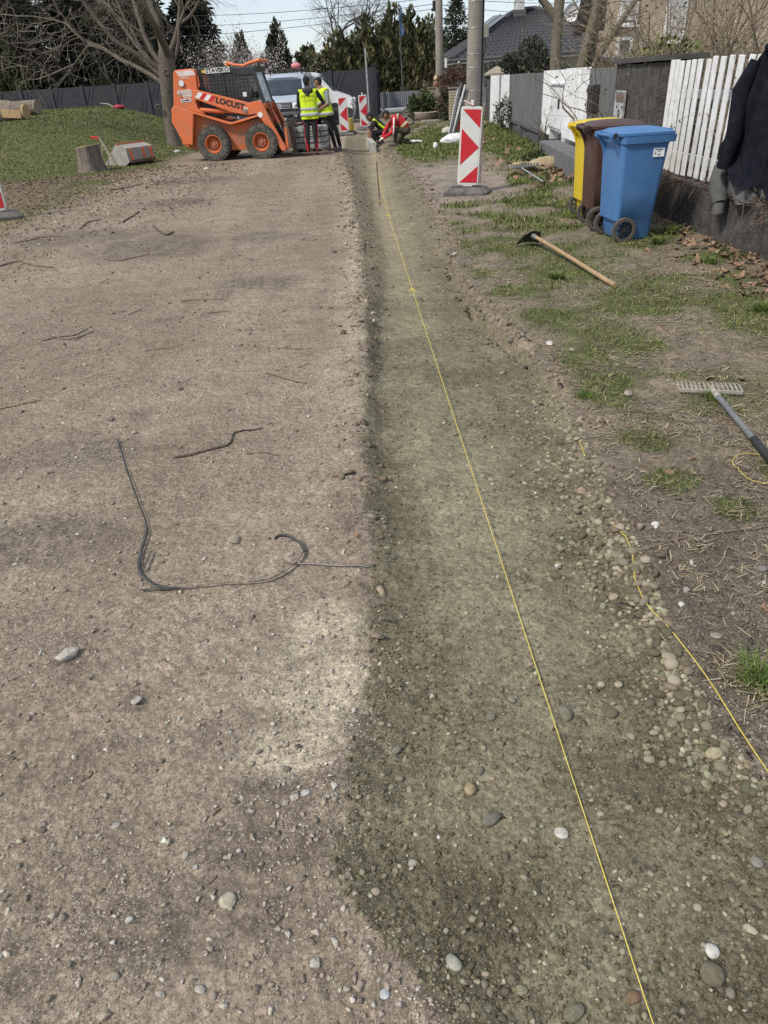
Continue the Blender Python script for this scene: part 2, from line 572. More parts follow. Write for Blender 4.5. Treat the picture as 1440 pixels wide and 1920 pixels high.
def ground_color(x, y, inside):
    n1 = fbm(x, y, 0.7, 4, 61)
    n2 = fbm(x, y, 3.5, 4, 62)
    n3 = fbm(x, y, 16, 4, 63)
    def C(c):
        return np.array(c)[None, :]
    def mix(a, b, t):
        return a * (1 - t[:, None]) + b * t[:, None]
    road = np.repeat(C((0.228, 0.182, 0.136)), len(x), 0)
    track = fbm(x, y * 0.10, 1.5, 4, 65)
    road = mix(road, C((0.304, 0.247, 0.188)), np.clip(0.45 + 1.3 * n1 + 0.9 * track, 0, 1) * 0.85)
    dark = sstep(0.12, 0.55, n2 + 0.35 * n1 - 0.3 * track) * 0.7
    road = mix(road, C((0.175, 0.138, 0.108)), dark)
    spots = blobs(x, y, [(-0.42, 1.35, 0.17, 0.10), (-0.30, 1.16, 0.16, 0.1), (-0.33, 1.02, 0.2, 0.1), (-0.45, 0.85, 0.3, 0.12), (-0.9, 0.75, 0.2, 0.1),
                            (-1.35, 2.4, 0.35, 0.25), (-1.5, 3.2, 0.4, 0.2), (-0.3, 1.7, 0.15, 0.1), (-2.5, 8.6, 0.9, 1.0), (-3.6, 9.6, 1.0, 0.7), (-1.2, 8.9, 0.5, 0.4),
                            (-3.0, 12.4, 0.7, 0.6), (-1.0, 6.6, 0.5, 0.35), (-3.4, 15.6, 1.2, 0.8), (-2.6, 20.6, 2.4, 1.0)])
    road = mix(road, C((0.12, 0.097, 0.079)), spots * np.clip(0.65 + 0.8 * n3 + 0.5 * n2, 0, 1) * 0.9)
    # pale dry sand thrown up along the edge of the trench
    tl = t_left(y)
    e = tl - x
    pale = blobs(x, y, [(-0.24, 1.55, 0.20, 0.26), (-0.30, 1.30, 0.18, 0.12), (-0.20, 1.75, 0.16, 0.18)])
    pale = np.clip(pale * (0.75 + 1.2 * n2 + 0.8 * n3), 0, 1)
    strip = (1 - sstep(0.05, 0.42, e)) * sstep(-0.05, 0.02, e) * sstep(2.4, 4.5, y) * np.clip(0.5 + 1.1 * n2, 0, 1)
    road = mix(road, C((0.47, 0.41, 0.305)), np.clip(pale * 0.9 + 0.6 * strip, 0, 1))
    chips = blobs(x, y, [(-4.4, 6.9, 1.5, 1.3), (-2.9, 7.4, 1.2, 0.8), (-5.6, 11.2, 1.2, 1.0)])
    road = mix(road, C((0.38, 0.30, 0.19)), chips * np.clip(0.15 + 1.6 * n3 + 0.6 * n2, 0, 1) * 0.7)
    # damp olive sand
    tamp = 1 - loose(x, y)
    sand = np.repeat(C((0.156, 0.138, 0.092)), len(x), 0)
    sand = mix(sand, C((0.250, 0.224, 0.152)), np.clip(tamp * 1.1 + 0.5 * n3, 0, 1) * 0.9)
    sand = mix(sand, C((0.080, 0.070, 0.045)), np.clip(0.25 + 1.1 * n2 - 0.8 * n1, 0, 1) * 0.58 * (1 - tamp))
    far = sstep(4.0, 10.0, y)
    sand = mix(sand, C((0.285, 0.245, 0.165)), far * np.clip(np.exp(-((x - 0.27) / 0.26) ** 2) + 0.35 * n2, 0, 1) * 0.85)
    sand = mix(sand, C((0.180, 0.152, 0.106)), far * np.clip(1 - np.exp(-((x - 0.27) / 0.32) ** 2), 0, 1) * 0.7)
    # verge soil
    soil = np.repeat(C((0.172, 0.142, 0.106)), len(x), 0)
    soil = mix(soil, C((0.265, 0.215, 0.155)), np.clip(0.3 + 1.3 * n2, 0, 1))
    soil = mix(soil, C((0.100, 0.081, 0.062)), np.clip(0.05 + 1.2 * n3 - 0.6 * n1, 0, 1) * 0.8)
    nd = 1 - sstep(2.2, 3.4, y)
    soil = mix(soil, C((0.114, 0.096, 0.073)), nd * 0.75)
    gravel = 1 - sstep(0.7, 1.1, np.hypot((x - 1.5) / 1.05, (y - 12.6) / 3.6))
    soil = mix(soil, C((0.30, 0.25, 0.21)), gravel * np.clip(0.6 + n2, 0, 1))
    gr = grass_right(x, y)
    soil = mix(soil, C((0.098, 0.108, 0.044)), np.clip(gr * 1.0, 0, 0.9))
    verge = sstep(-0.3, -0.2, x - t_right(y))
    c = mix(road, soil, verge)
    ins_c = np.minimum(sstep(-0.012, 0.022, x - t_left(y) + 0.035 * n2 + 0.05 * n3 + 0.010 * pnoise(x * 60, y * 60, 64)), sstep(-0.02, 0.03, t_right(y) - x + 0.05 * n3))
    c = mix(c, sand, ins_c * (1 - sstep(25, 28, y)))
    # left bank
    e2 = bank_edge(y) - x
    lit = np.repeat(C((0.145, 0.103, 0.075)), len(x), 0)
    lit = mix(lit, C((0.25, 0.19, 0.13)), np.clip(0.2 + 1.5 * n3, 0, 1))
    lit = mix(lit, C((0.36, 0.28, 0.175)), blobs(x, y, [(-5.5, 11.3, 0.9, 0.8), (-7.6, 14.2, 0.5, 0.3), (-4.0, 16.6, 0.5, 0.4)]) * np.clip(0.4 + n3, 0, 1))
    c = mix(c, lit, sstep(-0.3, 0.6, e2 + 0.8 * n2))
    gl = grass_left(x, y)
    gc = mix(np.repeat(C((0.088, 0.108, 0.036)), len(x), 0), C((0.135, 0.125, 0.058)), np.clip(0.2 + 1.6 * n2, 0, 1) * 0.8)
    c = mix(c, gc, np.clip(gl * (0.9 + 0.5 * n3), 0, 1))
    spk = np.clip((0.62 + 1.5 * fbm(x, y, 1.2, 4, 66)).clip(0.15, 1) * (1 - 0.75 * inside) - np.clip(gr * verge, 0, 1) * 0.7 - 0.85 * gl, 0.06, 1)
    return np.concatenate([np.clip(c, 0.01, 0.9), spk[:, None]], 1)

def ground_zone(x, y):
    z = np.zeros(x.shape, int)
    z[(x > t_left(y)) & (x < t_right(y)) & (y < 27.5)] = 1
    z[(x >= t_right(y)) & (z == 0)] = 2
    z[(x < bank_edge(y)) & (z == 0)] = 3
    return z

def height(x, y):
    x = np.atleast_1d(np.asarray(x, float))
    y = np.atleast_1d(np.asarray(y, float))
    z, i = gz(x, y)
    return z + micro(x, y, i)

def H(x, y):
    return float(gz(np.array([x]), np.array([y]))[0][0])

def ground_material():
    m = vcmat('soil_and_sand', rough=0.95, spec=0.12, nscale=55, namt=0.28, bump=0.0)
    nt = m.node_tree
    b = nt.nodes['Principled BSDF']
    tc = nt.nodes.new('ShaderNodeTexCoord')
    # grit: little pale and dark grains
    vo = nt.nodes.new('ShaderNodeTexVoronoi')
    vo.inputs['Scale'].default_value = 170
    nt.links.new(tc.outputs['Object'], vo.inputs['Vector'])
    src = b.inputs['Base Color'].links[0].from_socket
    mx = nt.nodes.new('ShaderNodeMix')
    mx.data_type = 'RGBA'
    mx.blend_type = 'OVERLAY'
    mx.inputs[0].default_value = 0.32
    bw = nt.nodes.new('ShaderNodeRGBToBW')
    nt.links.new(vo.outputs['Color'], bw.inputs[0])
    nt.links.new(src, mx.inputs[6])
    nt.links.new(bw.outputs[0], mx.inputs[7])
    nt.links.new(mx.outputs[2], b.inputs['Base Color'])
    # broad and fine blotches
    col_in = mx.outputs[2]
    at = [n for n in nt.nodes if n.type == 'ATTRIBUTE'][0]
    for sc_, lo, hi in ((4.5, 0.80, 1.20), (17.0, 0.76, 1.24), (70.0, 0.74, 1.26)):
        nb = nt.nodes.new('ShaderNodeTexNoise')
        nb.inputs['Scale'].default_value = sc_
        nb.inputs['Detail'].default_value = 8
        nb.inputs['Roughness'].default_value = 0.68
        nt.links.new(tc.outputs['Object'], nb.inputs['Vector'])
        mr = nt.nodes.new('ShaderNodeMapRange')
        mr.inputs[1].default_value = 0.32
        mr.inputs[2].default_value = 0.68
        mr.inputs[3].default_value = lo
        mr.inputs[4].default_value = hi
        nt.links.new(nb.outputs['Fac'], mr.inputs[0])
        sc2 = nt.nodes.new('ShaderNodeVectorMath')
        sc2.operation = 'SCALE'
        nt.links.new(col_in, sc2.inputs[0])
        nt.links.new(mr.outputs[0], sc2.inputs['Scale'])
        col_in = sc2.outputs[0]
    # stones and clods too small or too far to build
    for sc_, th, pale, lo in ((240.0, 0.42, (0.46, 0.41, 0.34), 0.72), (105.0, 0.34, (0.48, 0.425, 0.35), 0.80), (38.0, 0.24, (0.44, 0.39, 0.32), 0.86), (190.0, 0.45, (0.095, 0.076, 0.06), 0.74)):
        vs = nt.nodes.new('ShaderNodeTexVoronoi')
        vs.inputs['Scale'].default_value = sc_
        nt.links.new(tc.outputs['Object'], vs.inputs['Vector'])
        sx = nt.nodes.new('ShaderNodeSeparateColor')
        nt.links.new(vs.outputs['Color'], sx.inputs[0])
        a1 = nt.nodes.new('ShaderNodeMath'); a1.operation = 'GREATER_THAN'; a1.inputs[1].default_value = lo
        nt.links.new(sx.outputs[0], a1.inputs[0])
        a2 = nt.nodes.new('ShaderNodeMapRange'); a2.inputs[1].default_value = th; a2.inputs[2].default_value = th * 0.75
        nt.links.new(vs.outputs['Distance'], a2.inputs[0])
        a3 = nt.nodes.new('ShaderNodeMath'); a3.operation = 'MULTIPLY'
        nt.links.new(a1.outputs[0], a3.inputs[0]); nt.links.new(a2.outputs[0], a3.inputs[1])
        a4 = nt.nodes.new('ShaderNodeMath'); a4.operation = 'MULTIPLY'
        nt.links.new(a3.outputs[0], a4.inputs[0]); nt.links.new(at.outputs['Alpha'], a4.inputs[1])
        m2 = nt.nodes.new('ShaderNodeMix'); m2.data_type = 'RGBA'
        nt.links.new(a4.outputs[0], m2.inputs[0]); nt.links.new(col_in, m2.inputs[6]); m2.inputs[7].default_value = (*pale, 1)
        col_in = m2.outputs[2]
    nt.links.new(col_in, b.inputs['Base Color'])
    n3 = nt.nodes.new('ShaderNodeTexNoise')
    n3.inputs['Scale'].default_value = 160
    n3.inputs['Detail'].default_value = 6
    n3.inputs['Roughness'].default_value = 0.65
    nt.links.new(tc.outputs['Object'], n3.inputs['Vector'])
    n4 = nt.nodes.new('ShaderNodeTexNoise')
    n4.inputs['Scale'].default_value = 26
    n4.inputs['Detail'].default_value = 6
    nt.links.new(tc.outputs['Object'], n4.inputs['Vector'])
    b1 = nt.nodes.new('ShaderNodeBump')
    b1.inputs['Strength'].default_value = 0.8
    b1.inputs['Distance'].default_value = 0.006
    nt.links.new(n3.outputs['Fac'], b1.inputs['Height'])
    b2 = nt.nodes.new('ShaderNodeBump')
    b2.inputs['Strength'].default_value = 0.7
    b2.inputs['Distance'].default_value = 0.03
    nt.links.new(n4.outputs['Fac'], b2.inputs['Height'])
    nt.links.new(b1.outputs[0], b2.inputs['Normal'])
    nt.links.new(b2.outputs[0], b.inputs['Normal'])
    return m

M_GROUND = ground_material()

def build_ground():
    ys = [-0.8]
    while ys[-1] < 260:
        y = ys[-1]
        d = 1.45 * (y * y + 2.25) / 1065 if y > 0 else 0.02
        d = max(d, 0.0038)
        if y < 12: d = min(d, 0.06)
        elif y < 24: d = min(d, 0.11)
        elif y < 48: d = min(d, 0.3)
        else: d = min(d, 8.0)
        ys.append(y + d)
    ys = np.array(ys)
    s = np.concatenate([np.linspace(-9, -1.3, 26), np.linspace(-1.2, 1.2, 470), np.linspace(1.3, 9, 26)])
    w = 0.62 + 0.55 * np.maximum(ys, 0)
    X = s[None, :] * w[:, None]
    Y = np.repeat(ys[:, None], len(s), 1)
    n, mcol = X.shape
    x, y = X.ravel(), Y.ravel()
    z, ins = gz(x, y)
    mi = np.zeros(len(x))
    k = y < 9
    mi[k] = micro(x[k], y[k], ins[k])
    z = z + mi
    c = ground_color(x, y, ins)
    V = np.stack([x, y, z], 1)
    idx = np.arange(n * mcol).reshape(n, mcol)
    Q = np.stack([idx[:-1, :-1], idx[:-1, 1:], idx[1:, 1:], idx[1:, :-1]], -1).reshape(-1, 4)
    zone = ground_zone(x[Q].mean(1), y[Q].mean(1))
    for k, nm in enumerate(('dirt_road', 'kerb_trench', 'grass_verge', 'grass_bank')):
        q = Q[zone == k]
        u, inv = np.unique(q, return_inverse=True)
        me = np_mesh(nm, V[u], inv.reshape(-1, 4), M_GROUND, c[u], smooth=True)
        o = link(nm, me)
        o['kind'] = 'structure'
    # the plain that carries on to the horizon underneath
    P = MB()
    P.grid([[(-900, -300, -0.4), (900, -300, -0.4)], [(-900, 1500, -0.4), (900, 1500, -0.4)]])
    o = P.build('ground', pmat('plain_soil', (0.16, 0.14, 0.09), (0.1, 0.11, 0.05), 0.2))
    o['kind'] = 'structure'

build_ground()
# ================================================================== RIGHT SIDE: WALL, FENCE, BINS
rnd = random.Random(5)
M_WALL = pmat('dark_render', (0.050, 0.045, 0.043), (0.105, 0.097, 0.09), 9, 0.95, 1.0, 45, dirt=(0.07, 0.05, 0.04), dirt_scale=2.5, dirt_amt=0.6)
M_PLINTH = pmat('grey_plinth', (0.125, 0.13, 0.135), (0.17, 0.175, 0.18), 6, 0.9, 0.5, 80, dirt=(0.09, 0.085, 0.08), dirt_amt=0.5)
M_WHITE = pmat('worn_white_paint', (0.80, 0.81, 0.82), (0.68, 0.69, 0.70), 5, 0.6, 0.15, 90, dirt=(0.45, 0.44, 0.42), dirt_scale=7, dirt_amt=0.3)
M_SLAT = pmat('white_painted_wood', (0.82, 0.82, 0.82), (0.70, 0.70, 0.69), 4, 0.65, 0.3, 30, stretch=(1, 1, 0.12), dirt=(0.30, 0.27, 0.23), dirt_scale=11, dirt_amt=0.55)
M_GREYFENCE = pmat('grey_sheet', (0.115, 0.12, 0.125), (0.16, 0.165, 0.17), 5, 0.6, 0.1, 60, stretch=(1, 1, 0.2), dirt=(0.22, 0.22, 0.22), dirt_scale=4, dirt_amt=0.35)
M_DARKGREY = pmat('dark_grey_post', (0.075, 0.077, 0.08), (0.10, 0.10, 0.105), 8, 0.8, 0.3, 60)
M_BROWNBOX = pmat('dark_brown_metal', (0.035, 0.028, 0.028), (0.05, 0.04, 0.04), 9, 0.5)
M_STEEL = pmat('worn_steel', (0.42, 0.43, 0.43), (0.30, 0.30, 0.30), 20, 0.45, 0.1, 60, metal=0.6, dirt=(0.12, 0.09, 0.07), dirt_scale=14, dirt_amt=0.8)
M_BLACK = pmat('black_plastic', (0.018, 0.018, 0.019), (0.03, 0.03, 0.03), 10, 0.55)
M_RUBBER = pmat('dusty_rubber', (0.050, 0.048, 0.045), (0.125, 0.112, 0.094), 9, 0.9, 0.2, 60)

def fdir(y):
    d = Vector((float(fence_x(y + 0.05) - fence_x(y - 0.05)), 0.1, 0)).normalized()
    return d, Vector((-d.y, d.x, 0)).normalized()       # along, outward (towards the road)

def fpt(y, off=0.0, z=0.0):
    d, n = fdir(y)
    return Vector((float(fence_x(y)), y, z)) + n * off

def strip_wall(ys, off0, off1, z0, z1, mb, bumps=0.0, sub=0.12):
    """solid wall that follows the fence line between offsets (towards the road positive)"""
    pts = []
    for y in ys:
        zb = z0
        zt = z1 + bumps * rnd.uniform(-1, 1)
        j = lambda: bumps * rnd.uniform(-0.4, 0.4)
        a = fpt(y, off1)
        b = fpt(y, off0)
        pts.append([(a.x + j(), a.y, zb), (a.x + j(), a.y, zb + (zt - zb) * 0.35), (a.x + j(), a.y, zb + (zt - zb) * 0.7), (a.x + j(), a.y, zt), (b.x, b.y, zt + j()), (b.x, b.y, zb)])
    mb.grid(pts)
    n = len(pts[0])
    for r in (pts[0], pts[-1]):
        mb.add(r, [tuple(range(n))])

# ---- low dark wall under the picket fence
t = thing('garden_wall', 'low rough dark grey garden wall under the white picket fence', 'wall', fpt(6.5))
t.location = (0, 0, 0)
mb = MB(); strip_wall(np.linspace(3.2, 8.96, 56), -0.24, 0.0, -0.3, 0.47, mb, 0.012)
mb.build('masonry', M_WALL, t, smooth=True)
mb = MB()                                     # dead vines matted on the coping
for k in range(240):
    y = rnd.uniform(3.6, 8.9)
    o = rnd.uniform(-0.03, 0.05)
    z = 0.475 + rnd.uniform(0, 0.035)
    p = fpt(y, o, z)
    pts = [p]
    d = Vector((rnd.gauss(0, 0.5), rnd.gauss(0, 1), rnd.gauss(0, 0.1))).normalized()
    hang = rnd.random() < 0.35
    for i in range(5):
        q = pts[-1] + d * rnd.uniform(0.03, 0.07)
        if hang:
            q.x -= 0.012; q.z -= 0.04 * i * rnd.random()
            q.x = min(q.x, float(fence_x(q.y)) - 0.004 + 0)
        pts.append(q)
        d = (d + Vector((rnd.gauss(0, 0.4), rnd.gauss(0, 0.4), rnd.gauss(0, 0.15)))).normalized()
    mb.tube(pts, [0.004, 0.004, 0.0035, 0.003, 0.003, 0.002], 4, False)
o = mb.build('dead_vine', pmat('dead_vine', (0.095, 0.065, 0.05), (0.17, 0.125, 0.10), 12, 0.95), t, kind='stuff')

# ---- white picket fence on the wall
t = thing('picket_fence', 'white painted wooden picket fence with slightly leaning slats on the low wall', 'fence', (0, 0, 0))
for z in (0.66, 1.24):
    mb = MB()
    mb.bar(fpt(3.4, -0.10, z), fpt(8.93, -0.10, z), 0.04, 0.075)
    mb.build('rail', M_SLAT, t, bevel=0.004)
y = 8.91
k = 0
while y > 3.5:
    w = rnd.uniform(0.088, 0.102)
    ln = rnd.gauss(-0.012, 0.012) - 0.07 * (1 - sstep(6.0, 8.6, y))
    z0, z1 = 0.51 + rnd.uniform(-0.01, 0.01), 1.545 + rnd.uniform(-0.012, 0.014)
    mb = MB()
    a = fpt(y, -0.055, z0)
    b = fpt(y, -0.055, z1) + Vector((0.0, float(ln), 0))
    mb.bar(a, b, w, 0.017, up=(1, 0, 0))
    o = mb.build('slat', M_SLAT, t, bevel=0.005)
    y -= w + rnd.uniform(0.060, 0.085)

# ---- rough dark pillar wall with the letter flap
t = thing('pillar_wall', 'dark textured masonry pillar between picket fence and grey sheet fence', 'wall', (0, 0, 0))
mb = MB(); strip_wall(np.linspace(8.98, 11.02, 22), -0.40, 0.06, -0.2, 1.535, mb, 0.014)
mb.build('masonry', M_WALL, t, smooth=True)
mb = MB(); strip_wall([8.95, 10.0, 11.05], -0.44, 0.10, 1.55, 1.60, mb)
mb.build('coping', pmat('coping', (0.09, 0.085, 0.08), (0.06, 0.055, 0.05), 6, 0.9, 0.4), t)
m_plate = pmat('weathered_plate', (0.50, 0.53, 0.53), (0.36, 0.38, 0.37), 9, 0.5, 0.1, dirt=(0.13, 0.09, 0.07), dirt_scale=9, dirt_amt=0.85)
t = thing('letter_box_panel', 'weathered pale metal letter box panel with brown flap set in the dark pillar', 'letter box', fpt(10.5, 0.085, 0))
d, n = fdir(10.5)
t.rotation_euler = (0, 0, math.atan2(d.y, d.x))
mb = MB(); mb.box((0, 0, 1.06), (0.50, 0.02, 0.36)); mb.build('panel', m_plate, t, bevel=0.004)
mb = MB(); mb.box((0, 0.014, 1.175), (0.40, 0.012, 0.085)); mb.build('flap', pmat('flap_brown', (0.13, 0.095, 0.075), (0.2, 0.16, 0.13), 14, 0.7), t)
mb = MB()
for a, b in (((-0.25, 1.245), (0.25, 1.245)), ((-0.25, 0.875), (0.25, 0.875)), ((-0.25, 0.875), (-0.25, 1.245)), ((0.25, 0.875), (0.25, 1.245))):
    mb.bar((a[0], 0.012, a[1]), (b[0], 0.012, b[1]), 0.02, 0.02)
mb.build('frame', m_plate, t)
mb = MB()
for s in (-1, 1):
    mb.ball((s * 0.14, 0.012, 1.07), (0.03, 0.006, 0.022), 8, 5)
    mb.tube([(s * 0.0, 0.014, 0.95), (s * 0.05, 0.014, 1.0), (s * 0.02, 0.014, 1.04)], 0.006, 5)
mb.build('ornament', M_BROWNBOX, t, kind='stuff')

# ---- corrugated sheets
def corr(y0, y1, z0, z1, parent, m, off=0.0, pitch=0.115, depth=0.028):
    mb = MB()
    L = abs(y1 - y0)
    n = max(2, int(L / pitch))
    prof = []
    for i in range(n):
        for a, dd in ((0.0, 0), (0.38, 0), (0.5, 1), (0.88, 1)):
            prof.append(((i + a) / n, dd))
    prof.append((1.0, 0))
    rows = []
    for z in (z0, (z0 + z1) / 2, z1):
        r = []
        for a, dd in prof:
            y = y0 + (y1 - y0) * a
            r.append(tuple(fpt(y, off + dd * depth, z + 0.0)))
        rows.append(r)
    mb.grid(rows)
    o = mb.build('sheet', m, parent)
    s = o.modifiers.new('solid', 'SOLIDIFY'); s.thickness = 0.003
    return o

def sheet_fence(label, y0, y1, z0, z1, m, step=1.1, rails=True, rot=0):
    t = thing('sheet_fence', label, 'fence')
    n = max(1, round((y1 - y0) / step))
    for i in range(n):
        a, b = y0 + (y1 - y0) * i / n, y0 + (y1 - y0) * (i + 1) / n
        corr(a + 0.004, b - 0.004, z0 + rnd.uniform(-0.01, 0.01), z1 + rnd.uniform(-0.008, 0.008), t, m)
    if rails:
        for z in (z0 + 0.15, z1 - 0.15):
            mb = MB()
            mb.bar(fpt(y0 + 0.02, -0.03, z), fpt(y1 - 0.02, -0.03, z), 0.04, 0.04)
            mb.build('rail', M_DARKGREY, t)
    return t

sheet_fence('dark grey corrugated sheet fence between dark pillar and white sheets', 11.05, 12.97, 0.45, 1.52, M_GREYFENCE)
t = sheet_fence('white corrugated sheet fence holding the electric meter cabinet', 13.0, 15.02, 0.45, 1.535, M_WHITE)
for a, b, z0, z1 in ((15.03, 16.5, 1.30, 1.53), (16.5, 17.5, 0.40, 1.53)):
    corr(a, b, z0, z1, t, M_WHITE)
t = sheet_fence('dark grey corrugated sheet gate over a dark kick panel', 17.55, 23.6, 0.42, 1.50, M_GREYFENCE, 1.5)
for k in range(4):
    mb = MB()
    a, b = 17.55 + k * 1.51, 17.55 + (k + 1) * 1.51
    mb.grid([[fpt(a + 0.02, 0.0, -0.15), fpt(b - 0.02, 0.0, -0.15)], [fpt(a + 0.02, 0.0, 0.36), fpt(b - 0.02, 0.0, 0.36)]])
    o = mb.build('kick_panel', M_DARKGREY, t)
    s = o.modifiers.new('solid', 'SOLIDIFY'); s.thickness = 0.03
    mb = MB(); mb.bar(fpt(a, 0.03, -0.1), fpt(a, 0.03, 0.4), 0.05, 0.05); mb.build('stud', M_DARKGREY, t)
mb = MB(); mb.bar(fpt(17.55, 0.04, 0.39), fpt(23.6, 0.04, 0.39), 0.07, 0.05); mb.build('bottom_rail', M_DARKGREY, t)
t = sheet_fence('farthest white corrugated sheet fence next to the capped gate pillar', 23.65, 29.7, 0.06, 1.49, M_WHITE, 1.5)

# ---- gate pillar with stone cap
t = thing('gate_pillar', 'dark gate pillar with pyramid stone cap beyond the white sheets', 'pillar', fpt(30.4, -0.25))
mb = MB(); mb.box((0, 0, 0.72), (0.62, 0.62, 1.56)); mb.build('shaft', M_DARKGREY, t, bevel=0.01)
mb = MB(); mb.box((0, 0, 1.53), (0.80, 0.80, 0.06)); mb.box((0, 0, 1.67), (0.80, 0.80, 0.22), taper=0.06)
mb.build('cap', pmat('cap_stone', (0.36, 0.32, 0.25), (0.28, 0.25, 0.2), 8, 0.9, 0.4), t)
t = thing('grey_panel_fence', 'short dark grey panel fence between capped pillar and concrete pole', 'fence')
for k in range(5):
    mb = MB(); mb.bar(fpt(31.0 + k * 0.42, -0.1, 0.05), fpt(31.0 + k * 0.42, -0.1, 1.32), 0.40, 0.03, up=(1, 0, 0)); mb.build('board', M_DARKGREY, t)
mb = MB(); mb.bar(fpt(30.8, -0.15, 1.1), fpt(33.0, -0.15, 1.1), 0.05, 0.08); mb.build('rail', M_DARKGREY, t)

# ---- rendered plinth in front of the white sheets
t = thing('plinth', 'low grey rendered plinth in front of the white corrugated sheets behind the bins', 'wall')
mb = MB(); strip_wall(np.linspace(8.99, 15.0, 18), 0.07, 0.42, -0.2, 0.40, mb, 0.004)
mb.build('masonry', M_PLINTH, t, bevel=0.015)

# ---- electric meter cabinet
t = thing('meter_cabinet', 'white electric meter cabinet with a door in the white sheet fence', 'cabinet', fpt(15.78, 0.02))
d, n = fdir(15.78); t.rotation_euler = (0, 0, math.atan2(d.y, d.x))
mb = MB(); mb.box((0, -0.10, 0.90), (1.44, 0.2, 0.78)); mb.build('case', M_WHITE, t, bevel=0.008)
mb = MB(); mb.box((0, 0.012, 0.90), (1.22, 0.02, 0.68)); dd = mb.build('door', M_WHITE, t, bevel=0.005)
mb = MB(); mb.box((-0.38, 0.028, 0.98), (0.16, 0.01, 0.16)); mb.build('window', M_BLACK, dd)
mb = MB(); mb.box((0.42, 0.03, 0.9), (0.05, 0.02, 0.05)); mb.build('lock', M_STEEL, dd)
for x in (-0.68, 0.68):
    mb = MB(); mb.box((x, -0.1, 0.42), (0.06, 0.16, 0.2)); mb.build('foot', M_WHITE, t)
mb = MB(); mb.box((0, 0.02, 1.305), (1.5, 0.06, 0.03)); mb.build('drip_edge', M_WHITE, t)

# ---- letter boxes on the grey sheets
t = thing('brown_letter_box', 'tall dark brown metal letter box on the grey corrugated sheets', 'letter box', fpt(12.3, 0.03))
d, n = fdir(12.3); t.rotation_euler = (0, 0, math.atan2(d.y, d.x))
mb = MB(); mb.box((0, 0.05, 1.13), (0.36, 0.11, 0.36)); mb.build('case', M_BROWNBOX, t, bevel=0.01)
mb = MB(); mb.box((0, 0.115, 1.24), (0.3, 0.02, 0.07)); mb.build('flap', M_BROWNBOX, t, bevel=0.004)
for k, (y, z, h, lb) in enumerate(((12.66, 1.23, 0.14, 'upper small pale bell box beside the brown letter box'), (12.70, 1.04, 0.15, 'lower small pale bell box beside the brown letter box'))):
    t = thing('bell_box', lb, 'bell box', fpt(y, 0.03)); d, n = fdir(y); t.rotation_euler = (0, 0, math.atan2(d.y, d.x))
    mb = MB(); mb.box((0, 0.035, z), (0.15, 0.07, h)); mb.build('case', pmat('ivory_plastic', (0.62, 0.60, 0.55), None, 8, 0.5, dirt=(0.1, 0.09, 0.08), dirt_scale=12, dirt_amt=0.7), t, bevel=0.008)
    mb = MB(); mb.lathe([(0.0, 0.0), (0.02, 0.0), (0.02, 0.012), (0.0, 0.012)], 12, 'Y', (0.02, 0.07, z)); mb.build('button', M_BLACK, t)

